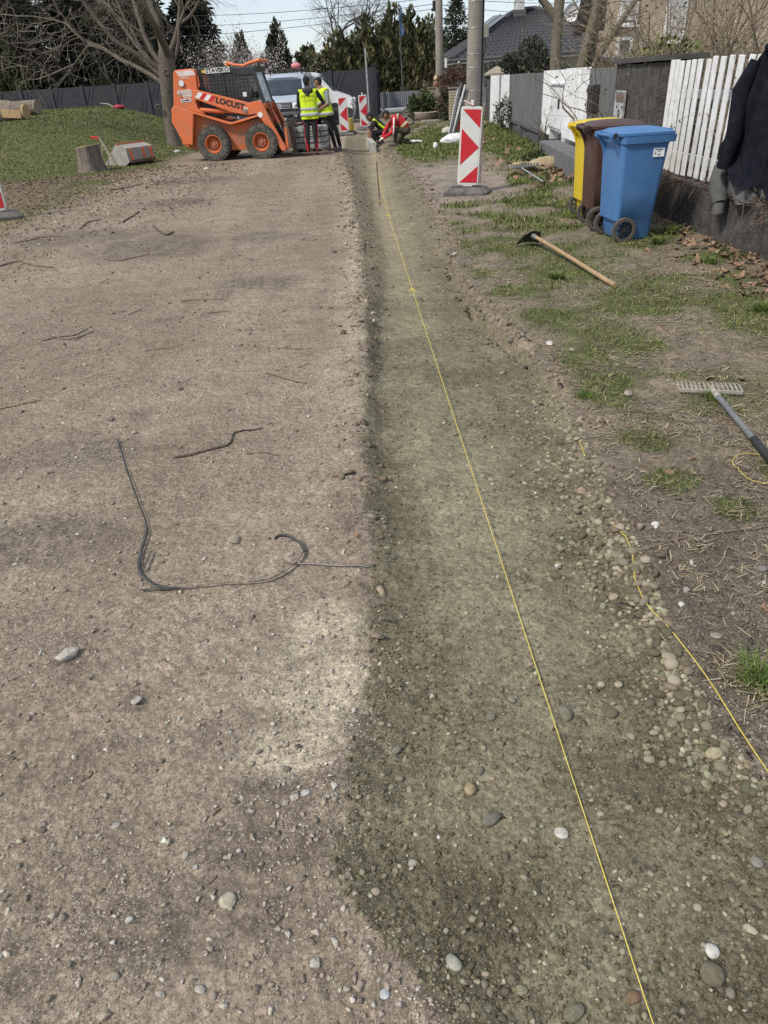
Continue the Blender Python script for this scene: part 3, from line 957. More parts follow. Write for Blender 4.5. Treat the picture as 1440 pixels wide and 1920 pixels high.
# ---- bins
def wheelie_bin(name, label, x, y, rz, c, cd, sticker=False, sc=1.0, lid_rot=0.0, tilt=0):
    m = pmat(name + '_plastic', c, cd, 5, 0.5, 0.06, 80, dirt=tuple(min(1, v * 0.72 + 0.055) for v in c), dirt_scale=4.5, dirt_amt=0.55, spec=0.5)
    t = thing(name, label, 'bin', (x, y, H(x, y) - 0.005), rz, 'bins by the wall')
    t.scale = (sc * 0.86, sc, sc)
    # body: rounded tapered box, x = depth (back with wheels at -x)
    def ring(z, x0, x1, hw, r, n=5):
        pts = []
        for cx, cy, a0 in ((x1 - r, hw - r, 0), (x0 + r, hw - r, 90), (x0 + r, -hw + r, 180), (x1 - r, -hw + r, 270)):
            for i in range(n):
                a = R(a0 + 90 * i / (n - 1))
                pts.append((cx + r * math.cos(a), cy + r * math.sin(a), z))
        return pts
    secs = [(0.02, -0.17, 0.19, 0.205, 0.05), (0.05, -0.19, 0.195, 0.215, 0.05), (0.20, -0.215, 0.205, 0.222, 0.055), (0.205, -0.255, 0.205, 0.225, 0.055), (0.45, -0.265, 0.222, 0.24, 0.055),
            (0.72, -0.275, 0.245, 0.258, 0.055), (0.86, -0.28, 0.255, 0.266, 0.05), (0.90, -0.285, 0.275, 0.272, 0.05)]
    rings = [ring(*s) for s in secs]
    mb = MB()
    mb.grid([r + [r[0]] for r in rings])
    mb.add(rings[0], [tuple(range(len(rings[0])))])
    body = mb.build('body', m, t, smooth=True)
    mb = MB()                         # rim under the lid
    ra, rb = ring(0.885, -0.29, 0.315, 0.29, 0.05), ring(0.945, -0.295, 0.325, 0.295, 0.05)
    rc = ring(0.945, -0.27, 0.295, 0.265, 0.04)
    rd = ring(0.885, -0.27, 0.265, 0.262, 0.04)
    mb.grid([r + [r[0]] for r in (rd, ra, rb, rc)])
    mb.build('rim', m, body, smooth=True)
    # lid, slightly domed, hinged at the back
    mb = MB()
    L0, L1 = ring(0.95, -0.33, 0.31, 0.285, 0.06), ring(0.972, -0.335, 0.31, 0.285, 0.06)
    L2, L3 = ring(1.0, -0.27, 0.23, 0.22, 0.08), ring(1.012, -0.15, 0.14, 0.12, 0.06)
    mb.grid([r + [r[0]] for r in (L0, L1, L2, L3)])
    mb.add(L3, [tuple(range(len(L3)))]); mb.add(L0, [tuple(range(len(L0)))])
    mb.prism([(0.2, 0.995), (0.335, 0.985), (0.335, 0.972), (0.2, 0.97)], -0.13, 0.13)
    lid = mb.build('lid', m, t, smooth=True)
    # handle bar and two hinge brackets at the back
    mb = MB(); mb.tube([(-0.375, -0.23, 0.955), (-0.375, 0.23, 0.955)], 0.016, 10); mb.build('handle', m, t, smooth=True)
    for s in (-1, 1):
        mb = MB()
        mb.prism([(-0.27, 0.72), (-0.25, 0.72), (-0.26, 0.93), (-0.33, 0.985), (-0.40, 0.975), (-0.405, 0.93), (-0.35, 0.90), (-0.31, 0.84), (-0.285, 0.78)], s * 0.185 - 0.02, s * 0.185 + 0.02)
        mb.build('hinge_bracket', m, t, bevel=0.006)
        mb = MB(); mb.lathe([(0.0, 0), (0.022, 0), (0.022, 0.012), (0.0, 0.012)], 12, 'Y', (-0.365, s * 0.235 - 0.006, 0.957)); mb.build('hinge_cap', M_BLACK, t)
    mb = MB(); mb.tube([(-0.15, -0.25, 0.115), (-0.15, 0.25, 0.115)], 0.012, 8); mb.build('axle', M_STEEL, t)
    for s in (-1, 1):
        w = thing_part('wheel', t, (-0.15, s * 0.245, 0.118))
        w.scale = (1 / 0.86, 1, 1)
        mb = MB(); mb.lathe([(0.082, -0.024), (0.112, -0.024), (0.12, -0.014), (0.12, 0.014), (0.112, 0.024), (0.082, 0.024), (0.082, -0.024)], 28, 'Y')
        mb.build('tyre', M_RUBBER, w, smooth=True)
        mb = MB(); mb.lathe([(0.0, -0.02), (0.022, -0.02), (0.022, 0.02), (0.0, 0.02)], 12, 'Y')
        for i in range(8):
            a = i * math.pi / 4
            mb.bar((0.018 * math.cos(a), 0, 0.018 * math.sin(a)), (0.086 * math.cos(a), 0, 0.086 * math.sin(a)), 0.012, 0.03, up=(0, 1, 0))
        mb.build('rim', M_BLACK, w)
    if sticker:
        mb = MB(); mb.box((0.135, -0.2655, 0.80), (0.125, 0.004, 0.075), rot=(R(-3.0), 0, 0)); st = mb.build('sticker', pmat('sticker_white', (0.82, 0.83, 0.84), (0.74, 0.75, 0.76), 30, 0.5), t)
        mb = MB()
        for i, (a, b, z) in enumerate(((0.085, 0.175, 0.826), (0.085, 0.10, 0.805), (0.085, 0.102, 0.788), (0.125, 0.145, 0.808), (0.12, 0.152, 0.782))):
            mb.box(((a + b) / 2, -0.2695 - 0.0018 * (0.826 - z) * 0, z), (b - a, 0.002, 0.006 if i else 0.005), rot=(R(-3), 0, 0))
        mb.build('sticker_print', M_BLACK, st)
    return t

def thing_part(name, parent, loc):
    o = bpy.data.objects.new(name, None)
    col.objects.link(o); o.empty_display_size = 0.05
    o.parent = parent; o.location = loc
    return o

wheelie_bin('blue_bin', 'blue plastic wheelie bin with a white sticker, nearest of the three bins', 2.56, 7.43, R(5), (0.058, 0.165, 0.370), (0.070, 0.185, 0.395), True, 0.97)
wheelie_bin('brown_bin', 'brown plastic wheelie bin between the yellow and the blue bin', 2.54, 8.08, R(-4), (0.062, 0.030, 0.022), (0.075, 0.036, 0.026), False, 1.0)
wheelie_bin('yellow_bin', 'yellow plastic wheelie bin behind the brown bin', 2.60, 8.62, R(3), (0.62, 0.45, 0.012), (0.68, 0.50, 0.02), False, 0.98)

# ---- jackets hung on the pickets
M_NAVY = pmat('navy_cloth', (0.008, 0.009, 0.014), (0.015, 0.016, 0.023), 14, 0.95, 0.3, 120, spec=0.1)
M_LINING = pmat('grey_lining', (0.10, 0.10, 0.10), (0.13, 0.13, 0.125), 14, 0.95, 0.3, 90, spec=0.1)

def cloth_slab(rows, folds, bulge, nfold, seed, x_off=0.03, nv=28):
    """rows: (z, yLeft, yRight); a hanging piece with folds and a back face against the fence"""
    rr = np.array(rows)
    zs = np.linspace(rr[0, 0], rr[-1, 0], 30)
    sgn = -1 if rr[0, 0] > rr[-1, 0] else 1
    o = np.argsort(rr[:, 0])
    F_, B_ = [], []
    for z in zs:
        yl = np.interp(z, rr[o, 0], rr[o, 1]); yr = np.interp(z, rr[o, 0], rr[o, 2])
        t0 = (zs[0] - z) / (zs[0] - zs[-1])
        f, b = [], []
        for j in range(nv):
            u = j / (nv - 1)
            y = yl + (yr - yl) * u
            e = math.sin(math.pi * u) ** 0.6
            w = 0.5 + 0.5 * math.sin(nfold * 2 * math.pi * u + seed + 2.2 * t0 + 0.7 * math.sin(5 * t0))
            dpt = x_off + e * (bulge * (0.5 + 0.5 * t0) + folds * w * (0.3 + 0.7 * t0))
            p = fpt(y, dpt, z + 0.012 * math.sin(7 * u + seed))
            f.append(tuple(p)); b.append(tuple(fpt(y, x_off - 0.025, z)))
        F_.append(f); B_.append(b)
    return F_, B_

def add_slab(mb, F_, B_):
    mb.grid(F_); mb.grid(B_)
    n = len(F_)
    mb.grid([[F_[i][0] for i in range(n)], [B_[i][0] for i in range(n)]])
    mb.grid([[F_[i][-1] for i in range(n)], [B_[i][-1] for i in range(n)]])
    mb.grid([F_[0], B_[0]]); mb.grid([F_[-1], B_[-1]])

t = thing('jacket', 'dark navy work jacket with grey lining hanging from the pickets of the fence', 'jacket', (0, 0, 0))
mb = MB(); add_slab(mb, *cloth_slab([(1.57, 6.62, 6.42), (1.50, 6.74, 6.36), (1.31, 6.80, 6.34), (1.06, 6.92, 6.30), (0.82, 7.17, 6.27), (0.76, 7.10, 6.27), (0.60, 6.66, 6.29)], 0.10, 0.03, 2.6, 0.4))
mb.build('shell', M_NAVY, t, smooth='all')
mb = MB(); add_slab(mb, *cloth_slab([(0.80, 7.04, 6.66), (0.62, 7.02, 6.50), (0.53, 6.98, 6.34), (0.46, 6.70, 6.36)], 0.03, 0.03, 1.5, 1.0, 0.035))
mb.build('lining', M_LINING, t, smooth='all')
mb = MB()
mb.tube([fpt(6.93, 0.09, 0.72), fpt(6.90, 0.10, 0.60), fpt(6.87, 0.10, 0.50), fpt(6.82, 0.10, 0.42)], [0.06, 0.085, 0.08, 0.062], 12)
mb.build('sleeve', M_LINING, t, smooth=True)
mb = MB(); mb.tube([fpt(6.82, 0.10, 0.425), fpt(6.81, 0.10, 0.335)], [0.055, 0.053], 12); mb.build('cuff', M_LINING, t, smooth=True)
mb = MB(); mb.tube([fpt(6.70, 0.06, 1.50), fpt(6.74, 0.12, 1.30), fpt(6.68, 0.14, 1.0), fpt(6.75, 0.15, 0.72)], [0.05, 0.075, 0.07, 0.062], 12); mb.build('sleeve', M_NAVY, t, smooth=True)
mb = MB(); mb.tube([fpt(6.62, 0.02, 1.57), fpt(6.52, 0.08, 1.585), fpt(6.40, 0.03, 1.57)], 0.028, 8); mb.build('collar', M_NAVY, t, smooth=True)
t = thing('jacket', 'second dark jacket at the right picture edge, hanging lower on the pickets', 'jacket', (0, 0, 0))
mb = MB(); add_slab(mb, *cloth_slab([(1.35, 6.05, 5.75), (1.0, 6.14, 5.6), (0.86, 6.19, 5.6), (0.62, 6.31, 5.6), (0.56, 6.15, 5.62)], 0.05, 0.05, 2.2, 1.4))
mb.build('shell', M_NAVY, t, smooth='all')
mb = MB(); mb.tube([fpt(6.0, 0.05, 1.36), fpt(5.9, 0.09, 1.38), fpt(5.78, 0.05, 1.36)], 0.03, 8); mb.build('collar', M_NAVY, t, smooth=True)
# ================================================================== LOADER, VANS
M_ORANGE = pmat('orange_paint', (0.72, 0.165, 0.052), (0.63, 0.15, 0.05), 4, 0.5, 0.05, 40, dirt=(0.36, 0.19, 0.12), dirt_scale=4.5, dirt_amt=0.75, spec=0.5)
M_ORANGE2 = pmat('dusty_orange_paint', (0.56, 0.13, 0.035), (0.47, 0.14, 0.06), 5, 0.6, 0.1, 40, dirt=(0.26, 0.18, 0.13), dirt_scale=5.0, dirt_amt=0.9)
M_CAB = pmat('black_cab_paint', (0.028, 0.03, 0.033), (0.045, 0.047, 0.05), 6, 0.5, 0.05, 50)
M_RUST = pmat('rusty_steel', (0.10, 0.065, 0.045), (0.16, 0.11, 0.085), 12, 0.8, 0.3, 60)
M_DIRTGREY = pmat('muddy_steel', (0.20, 0.18, 0.165), (0.28, 0.25, 0.225), 8, 0.85, 0.4, 40, dirt=(0.13, 0.10, 0.08), dirt_amt=0.6)
M_RED = pmat('red_print', (0.62, 0.03, 0.035), (0.56, 0.03, 0.035), 10, 0.45)
M_WPRINT = pmat('white_print', (0.80, 0.79, 0.77), (0.72, 0.71, 0.69), 12, 0.5)
M_BLACKPRINT = pmat('black_print', (0.02, 0.02, 0.022), (0.03, 0.03, 0.03), 10, 0.6)
M_YELLOW = pmat('yellow_print', (0.75, 0.50, 0.03), None, 10, 0.5)

def glass(name, c=(0.04, 0.05, 0.06), rough=0.05, alpha=0.75):
    m = pmat(name, c, c, 3, rough, spec=0.6, alpha=alpha)
    return m
M_GLASS = glass('tinted_glass')
M_CABGLASS = glass('cab_glass', (0.05, 0.055, 0.058), 0.08, 0.62)
M_MESHWIRE = pmat('guard_wire', (0.03, 0.03, 0.03), None, 10, 0.6)
M_LAMP = pmat('lamp_lens', (0.72, 0.74, 0.76), (0.62, 0.64, 0.66), 30, 0.15, spec=0.7)

def text_mesh(txt, size, depth=0.004, fat=0.0, squeeze=1.0):
    cu = bpy.data.curves.new('lettering', 'FONT')
    cu.body = txt
    cu.size = size
    cu.extrude = depth
    cu.offset = fat
    cu.resolution_u = 3
    cu.align_x = 'CENTER'
    cu.align_y = 'CENTER'
    o = bpy.data.objects.new('lettering', cu)
    col.objects.link(o)
    dg = bpy.context.evaluated_depsgraph_get()
    me = bpy.data.meshes.new_from_object(o.evaluated_get(dg))
    bpy.data.objects.remove(o)
    bpy.data.curves.remove(cu)
    for v in me.vertices:
        v.co.x *= squeeze
    me.materials.clear()
    return me

def lettering(txt, size, m, parent, loc, rot, fat=0.0, squeeze=1.0, name='lettering', depth=0.002):
    me = text_mesh(txt, size, depth, fat, squeeze)
    me.materials.append(m)
    o = bpy.data.objects.new(name, me)
    col.objects.link(o)
    o.parent = parent
    o.location = loc
    o.rotation_euler = rot
    return o

FACE_NEG_Y = (R(90), 0, 0)     # text readable from -y

def tyre_wheel(parent, loc, r, w, rim_m, tread=True, rim_r=0.5, side=-1):
    wh = thing_part('wheel', parent, loc)
    mb = MB()
    h = w / 2
    mb.lathe([(r * rim_r, -h * 0.75), (r * 0.72, -h), (r * 0.93, -h * 0.92), (r * 0.985, -h * 0.7), (r * 0.985, h * 0.7), (r * 0.93, h * 0.92), (r * 0.72, h), (r * rim_r, h * 0.75), (r * rim_r, -h * 0.75)], 40, 'Y')
    ty = mb.build('tyre', M_RUBBER, wh, smooth=True)
    if tread:
        mb = MB()
        for i in range(28):
            a = 2 * math.pi * i / 28
            for s in (-1, 1):
                a2 = a + (0.11 if s > 0 else 0)
                c = (r * math.cos(a2), s * h * 0.46, r * math.sin(a2))
                mb.box(c, (0.035, h * 0.8, 0.065), rot=(0, -a2, 0.0))
        mb.build('tread', M_RUBBER, ty, kind='stuff')
    mb = MB()
    o = side
    mb.lathe([(r * rim_r * 1.04, o * h * 0.82), (r * rim_r * 0.98, o * h * 0.86), (r * rim_r * 0.93, o * h * 0.62), (r * rim_r * 0.80, o * h * 0.40), (r * rim_r * 0.74, o * h * -0.15), (r * 0.29, o * h * -0.18), (r * 0.28, o * h * 0.28), (r * 0.12, o * h * 0.30), (r * 0.10, o * h * 0.5), (0.001, o * h * 0.5)], 32, 'Y', caps=False)
    rim = mb.build('rim', rim_m, wh, smooth=True)
    mb = MB()
    for i in range(6):
        a = i * math.pi / 3
        mb.lathe([(0.001, 0), (0.014, 0), (0.014, 0.02), (0.001, 0.02)], 6, 'Y', (r * 0.2 * math.cos(a), o * h * 0.29 + (-0.02 if o < 0 else 0.0), r * 0.2 * math.sin(a)))
    mb.build('wheel_bolts', M_RUST, rim, kind='stuff')
    return wh

def build_loader():
    hd = R(-6)
    cx, cy = -3.56 + 0.62 * math.sin(-hd) * -1, 19.9 + 0.62 * math.cos(hd)
    t = thing('skid_steer_loader', 'orange skid steer loader with black cab standing on the dirt road', 'loader', (cx, cy, H(cx, cy) - 0.01), hd)
    # chassis
    mb = MB(); mb.prism([(-0.80, 0.34), (-0.55, 0.24), (1.25, 0.22), (1.38, 0.45), (1.30, 0.93), (0.50, 0.80), (-0.38, 1.06), (-0.85, 1.06), (-0.93, 0.85)], -0.44, 0.44)
    mb.build('chassis', M_ORANGE2, t, bevel=0.02)
    mb = MB(); mb.prism([(-0.78, 1.05), (-0.70, 1.62), (-0.30, 1.62), (-0.22, 1.05)], -0.46, 0.46); mb.build('engine_hood', M_ORANGE2, t, bevel=0.02)
    for s in (-1, 1):
        # side plate behind the wheels
        mb = MB(); mb.prism([(-0.60, 0.40), (0.15, 0.22), (1.05, 0.22), (1.32, 0.55), (1.22, 0.90), (0.49, 0.78), (-0.40, 1.04)], s * 0.44, s * 0.50); mb.build('side_plate', M_ORANGE2, t, bevel=0.008)
        # fender ledge
        mb = MB()
        P = [(-0.42, 1.115), (0.40, 0.855), (0.49, 0.835), (0.58, 0.845), (1.24, 0.985)]
        mb.prism(P + [(x, z - 0.05) for x, z in reversed(P)], s * 0.42, s * 0.665); mb.build('fender', M_ORANGE, t, bevel=0.012)
        # rear side box
        mb = MB(); mb.prism([(-0.845, 1.26), (-0.38, 1.10), (-0.54, 0.38), (-0.76, 0.40), (-0.97, 0.90), (-0.93, 1.18)], s * 0.44, s * 0.66); mb.build('rear_panel', M_ORANGE, t, bevel=0.025)
        # tower
        mb = MB(); mb.prism([(-0.86, 1.22), (-0.735, 1.90), (-0.71, 1.95), (-0.66, 1.975), (-0.27, 1.985), (-0.21, 1.96), (-0.185, 1.90), (-0.205, 1.50), (-0.29, 1.30), (-0.26, 1.17), (-0.10, 1.02), (-0.38, 1.10)], s * 0.49, s * 0.655); mb.build('tower', M_ORANGE, t, bevel=0.02)
        # lift arm with its front leg
        mb = MB(); mb.prism([(-0.30, 1.55), (-0.20, 1.545), (1.02, 1.225), (1.16, 1.255), (1.30, 1.25), (1.35, 1.17), (1.50, 0.80), (1.80, 0.24), (1.78, 0.17), (1.69, 0.16), (1.26, 0.88), (1.14, 0.985), (0.95, 0.965), (0.55, 1.05), (-0.32, 1.37)], s * 0.56, s * 0.675); arm = mb.build('lift_arm', M_ORANGE, t, bevel=0.014)
        # lift cylinder
        mb = MB(); mb.tube([(-0.25, s * 0.56, 1.13), (0.35, s * 0.56, 1.075)], 0.052, 14); mb.tube([(0.3, s * 0.56, 1.08), (0.86, s * 0.56, 1.035)], 0.038, 12); mb.build('lift_cylinder', M_ORANGE, t, smooth=True)
        mb = MB(); mb.lathe([(0.001, -0.015), (0.05, -0.015), (0.05, 0.015), (0.001, 0.015)], 14, 'Y', (0.9, s * 0.685, 1.06)); mb.build('pin', M_DIRTGREY, t)
        mb = MB(); mb.lathe([(0.001, -0.015), (0.06, -0.015), (0.06, 0.015), (0.001, 0.015)], 18, 'Y', (1.255, s * 0.67, 0.965)); mb.build('pivot_cap', M_WPRINT, t)
        # tilt cylinders
        yy = s * 0.33
        mb = MB(); mb.tube([(1.36, yy, 1.21), (1.60, yy, 0.74)], 0.06, 14); mb.build('tilt_cylinder', M_ORANGE, t, smooth=True)
        mb = MB(); mb.tube([(1.60, yy, 0.76), (1.76, yy, 0.44)], 0.032, 10); mb.build('piston_rod', M_STEEL, t, smooth=True)
        mb = MB(); mb.tube([(1.42, yy - 0.07, 1.25), (1.52, yy - 0.09, 0.95), (1.66, yy - 0.08, 0.60), (1.74, yy, 0.5)], 0.014, 6); mb.build('hose', M_BLACK, t, smooth=True)
        # wheels
        for x in (0.0, 1.2):
            tyre_wheel(t, (x, s * 0.60, 0.385), 0.385, 0.27, M_ORANGE2, True, 0.52, s)
    # cross member at the front of the arms
    mb = MB(); mb.bar((1.33, -0.56, 1.14), (1.33, 0.56, 1.14), 0.11, 0.11); mb.build('cross_tube', M_ORANGE, t, bevel=0.01)
    # attachment plate and forks
    mb = MB(); mb.box((1.86, 0, 0.48), (0.10, 1.20, 0.56), rot=(0, R(-6), 0)); mb.build('attachment_plate', M_RUST, t, bevel=0.01)
    for s in (-1, 1):
        mb = MB(); mb.box((1.93, s * 0.34, 0.36), (0.05, 0.12, 0.62)); mb.box((2.45, s * 0.34, 0.075), (1.0, 0.12, 0.035)); mb.build('fork', M_RUST, t, bevel=0.005)
        mb = MB(); mb.box((1.82, s * 0.58, 0.42), (0.07, 0.05, 0.5)); mb.build('locking_lever', M_ORANGE2, t, bevel=0.005)
    # cab
    mb = MB(); mb.prism([(-0.24, 1.99), (0.55, 2.0), (0.80, 1.955), (1.22, 1.985), (1.26, 1.95), (1.16, 1.80), (0.98, 1.79), (0.62, 1.845), (0.10, 1.875), (-0.2, 1.85)], -0.50, 0.50); mb.build('cab_roof', M_CAB, t, bevel=0.015)
    for s in (-1, 1):
        mb = MB(); mb.bar((1.15, s * 0.46, 1.95), (1.34, s * 0.46, 1.18), 0.07, 0.10, up=(0, 1, 0)); mb.build('front_pillar', M_CAB, t, bevel=0.008)
        mb = MB(); mb.bar((-0.14, s * 0.46, 1.95), (-0.14, s * 0.46, 1.05), 0.08, 0.08); mb.build('rear_pillar', M_CAB, t, bevel=0.008)
        mb = MB(); mb.prism([(-0.14, 1.50), (1.22, 1.20), (1.30, 0.92), (-0.2, 1.0)], s * 0.43, s * 0.49); mb.build('cab_side', M_CAB, t)
        mb = MB(); mb.prism([(-0.1, 1.86), (0.98, 1.80), (1.20, 1.22), (-0.1, 1.48)], s * 0.455, s * 0.465); pane = mb.build('side_window', M_CABGLASS, t)
        mb = MB()
        for k in range(12):
            x = 0.0 + k * 0.09
            mb.bar((x, s * 0.475, 1.86 - 0.05 * k / 12), (x, s * 0.475, 1.47 - 0.28 * k / 12), 0.008, 0.008)
        for k in range(7):
            z = 1.80 - k * 0.075
            mb.bar((-0.1, s * 0.475, z), (min(1.2, 0.98 + (1.8 - z) * 0.4), s * 0.475, z - 0.0), 0.007, 0.007)
        mb.build('window_guard', M_MESHWIRE, pane, kind='stuff')
        mb = MB(); mb.bar((0.40, s * 0.47, 1.87), (0.43, s * 0.47, 1.42), 0.03, 0.045, up=(0, 1, 0)); mb.build('window_post', M_CAB, t)
    mb = MB(); mb.prism([(1.15, 1.93), (1.17, 1.93), (1.36, 1.20), (1.34, 1.20)], -0.42, 0.42); mb.build('windshield', M_CABGLASS, t)
    mb = MB(); mb.box((0.28, 0, 1.22), (0.5, 0.5, 0.12)); mb.box((0.06, 0, 1.5), (0.12, 0.48, 0.55), rot=(0, R(-10), 0)); mb.build('seat', M_BLACK, t, bevel=0.04)
    # beacon, roof guard, headlamp
    mb = MB(); mb.lathe([(0.055, 0), (0.058, 0.02), (0.055, 0.07), (0.035, 0.095), (0.001, 0.10)], 16, 'Z', (0.5, -0.2, 2.005)); mb.build('beacon', pmat('amber', (0.75, 0.2, 0.02), None, 8, 0.25), t, smooth=True)
    mb = MB(); mb.tube([(0.52, -0.35, 2.07), (0.68, -0.4, 2.02), (0.92, -0.42, 1.985), (1.10, -0.42, 2.04), (1.34, -0.42, 2.085)], [0.03, 0.032, 0.035, 0.035, 0.045], 10); mb.tube([(1.32, -0.42, 2.08), (1.32, 0.42, 2.08)], 0.04, 10); mb.build('roof_guard', M_ORANGE, t, smooth=True)
    for s in (-1, 1):
        mb = MB(); mb.box((1.30, s * 0.40, 1.99), (0.05, 0.12, 0.1)); mb.build('work_lamp', M_BLACK, t, bevel=0.01)
        mb = MB(); mb.lathe([(0.001, 0), (0.062, 0.0), (0.065, 0.015), (0.05, 0.03), (0.001, 0.032)], 20, 'Y', (-0.56, s * 0.66 - (0.032 if s < 0 else 0), 1.70)); mb.build('round_lamp', M_LAMP, t, smooth=True)
    mb = MB(); mb.box((0.90, -0.49, 1.40), (0.10, 0.05, 0.10)); mb.build('mirror_lamp', M_LAMP, t, bevel=0.015)
    mb = MB(); mb.ball((1.06, -0.52, 1.42), (0.05, 0.04, 0.13), 12, 8); mb.build('mirror', M_BLACK, t, smooth=True)
    mb = MB(); mb.tube([(-0.86, 0, 0.50), (-0.97, 0, 0.46), (-1.0, 0, 0.40), (-0.95, 0, 0.36)], 0.03, 8); mb.build('tow_hook', M_ORANGE2, t, smooth=True)
    # painted marks: stripes on the arm root, lettering
    ang = math.atan2(1.10 - 1.46, 1.05 + 0.25)
    def armpt(u, v):      # u along the arm, v across it, from the root
        c, s_ = math.cos(ang), math.sin(ang)
        return (-0.25 + u * c - v * s_, 1.455 + u * s_ + v * c)
    yy = -0.678
    for k in range(4):
        a = 0.0 + k * 0.105
        poly = [armpt(a - 0.02, -0.068), armpt(a + 0.085, -0.068), armpt(a + 0.165, 0.068), armpt(a + 0.06, 0.068)]
        mb = MB(); mb.prism(poly, yy, yy + 0.004); mb.build('warning_stripe', M_RED if k % 2 else M_WPRINT, t)
    p = armpt(0.83, -0.005)
    lettering('LOCUST', 0.165, M_BLACKPRINT, t, (p[0], yy - 0.002, p[1]), (R(90), -ang, 0), 0.006, 1.12, 'lettering')
    p = armpt(1.22, -0.01)
    lettering('»«', 0.10, M_WPRINT, t, (p[0], yy - 0.002, p[1]), (R(90), -ang, 0), 0.003, 1.0, 'arrow_mark')
    lettering('903', 0.20, M_WPRINT, t, (-0.52, -0.659, 1.475), (R(90), R(-3), 0), 0.014, 1.15, 'outline_number')
    lettering('903', 0.20, pmat('number_grey', (0.25, 0.2, 0.15), (0.45, 0.38, 0.3), 30, 0.6), t, (-0.52, -0.662, 1.475), (R(90), R(-3), 0), 0.0, 1.15, 'number')
    def plate(x, z, w, h, y0, txt, size, rot=0.0, fat=0.004, sq=1.0):
        mb = MB(); mb.box((x, y0, z), (w, 0.006, h), rot=(0, rot, 0)); pl = mb.build('name_plate', M_WPRINT, t, bevel=0.002)
        lettering(txt, size, M_BLACKPRINT, pl, (x, y0 - 0.005, z), (R(90), rot, 0), fat, sq)
    plate(-0.52, 1.345, 0.26, 0.065, -0.660, 'STAVEKO', 0.052, R(-2), 0.002)
    plate(0.305, 1.925, 0.60, 0.105, -0.505, 'STAVEKO', 0.115, R(-1.5), 0.004, 1.15)
    mb = MB(); mb.box((-0.035, -0.504, 1.915), (0.075, 0.006, 0.06)); mb.build('yellow_sticker', M_YELLOW, t)
    mb = MB(); mb.prism([(-0.655, 1.945), (-0.26, 1.955), (-0.205, 1.90), (-0.20, 1.85), (-0.60, 1.835)], -0.6585, -0.6545); mb.build('faded_sticker', pmat('faded_print', (0.62, 0.5, 0.44), (0.75, 0.72, 0.7), 10, 0.6), t)
    lettering('LOCUST', 0.035, M_WPRINT, t, (-0.46, -0.659, 1.805), FACE_NEG_Y, 0.001, 1.6, 'small_lettering')
    return t

build_loader()

# ---- vans
def van_shell(prof, hw, hw_top, z_belt, z_roof):
    """prof: (x, z) side outline from front bottom over the roof to rear bottom; returns left/right point rows"""
    def w(z):
        t0 = max(0.0, min(1.0, (z - z_belt) / (z_roof - z_belt)))
        return hw + (hw_top - hw) * t0
    L = [(x, w(z), z) for x, z in prof]
    Rr = [(x, -w(z), z) for x, z in prof]
    return L, Rr, w

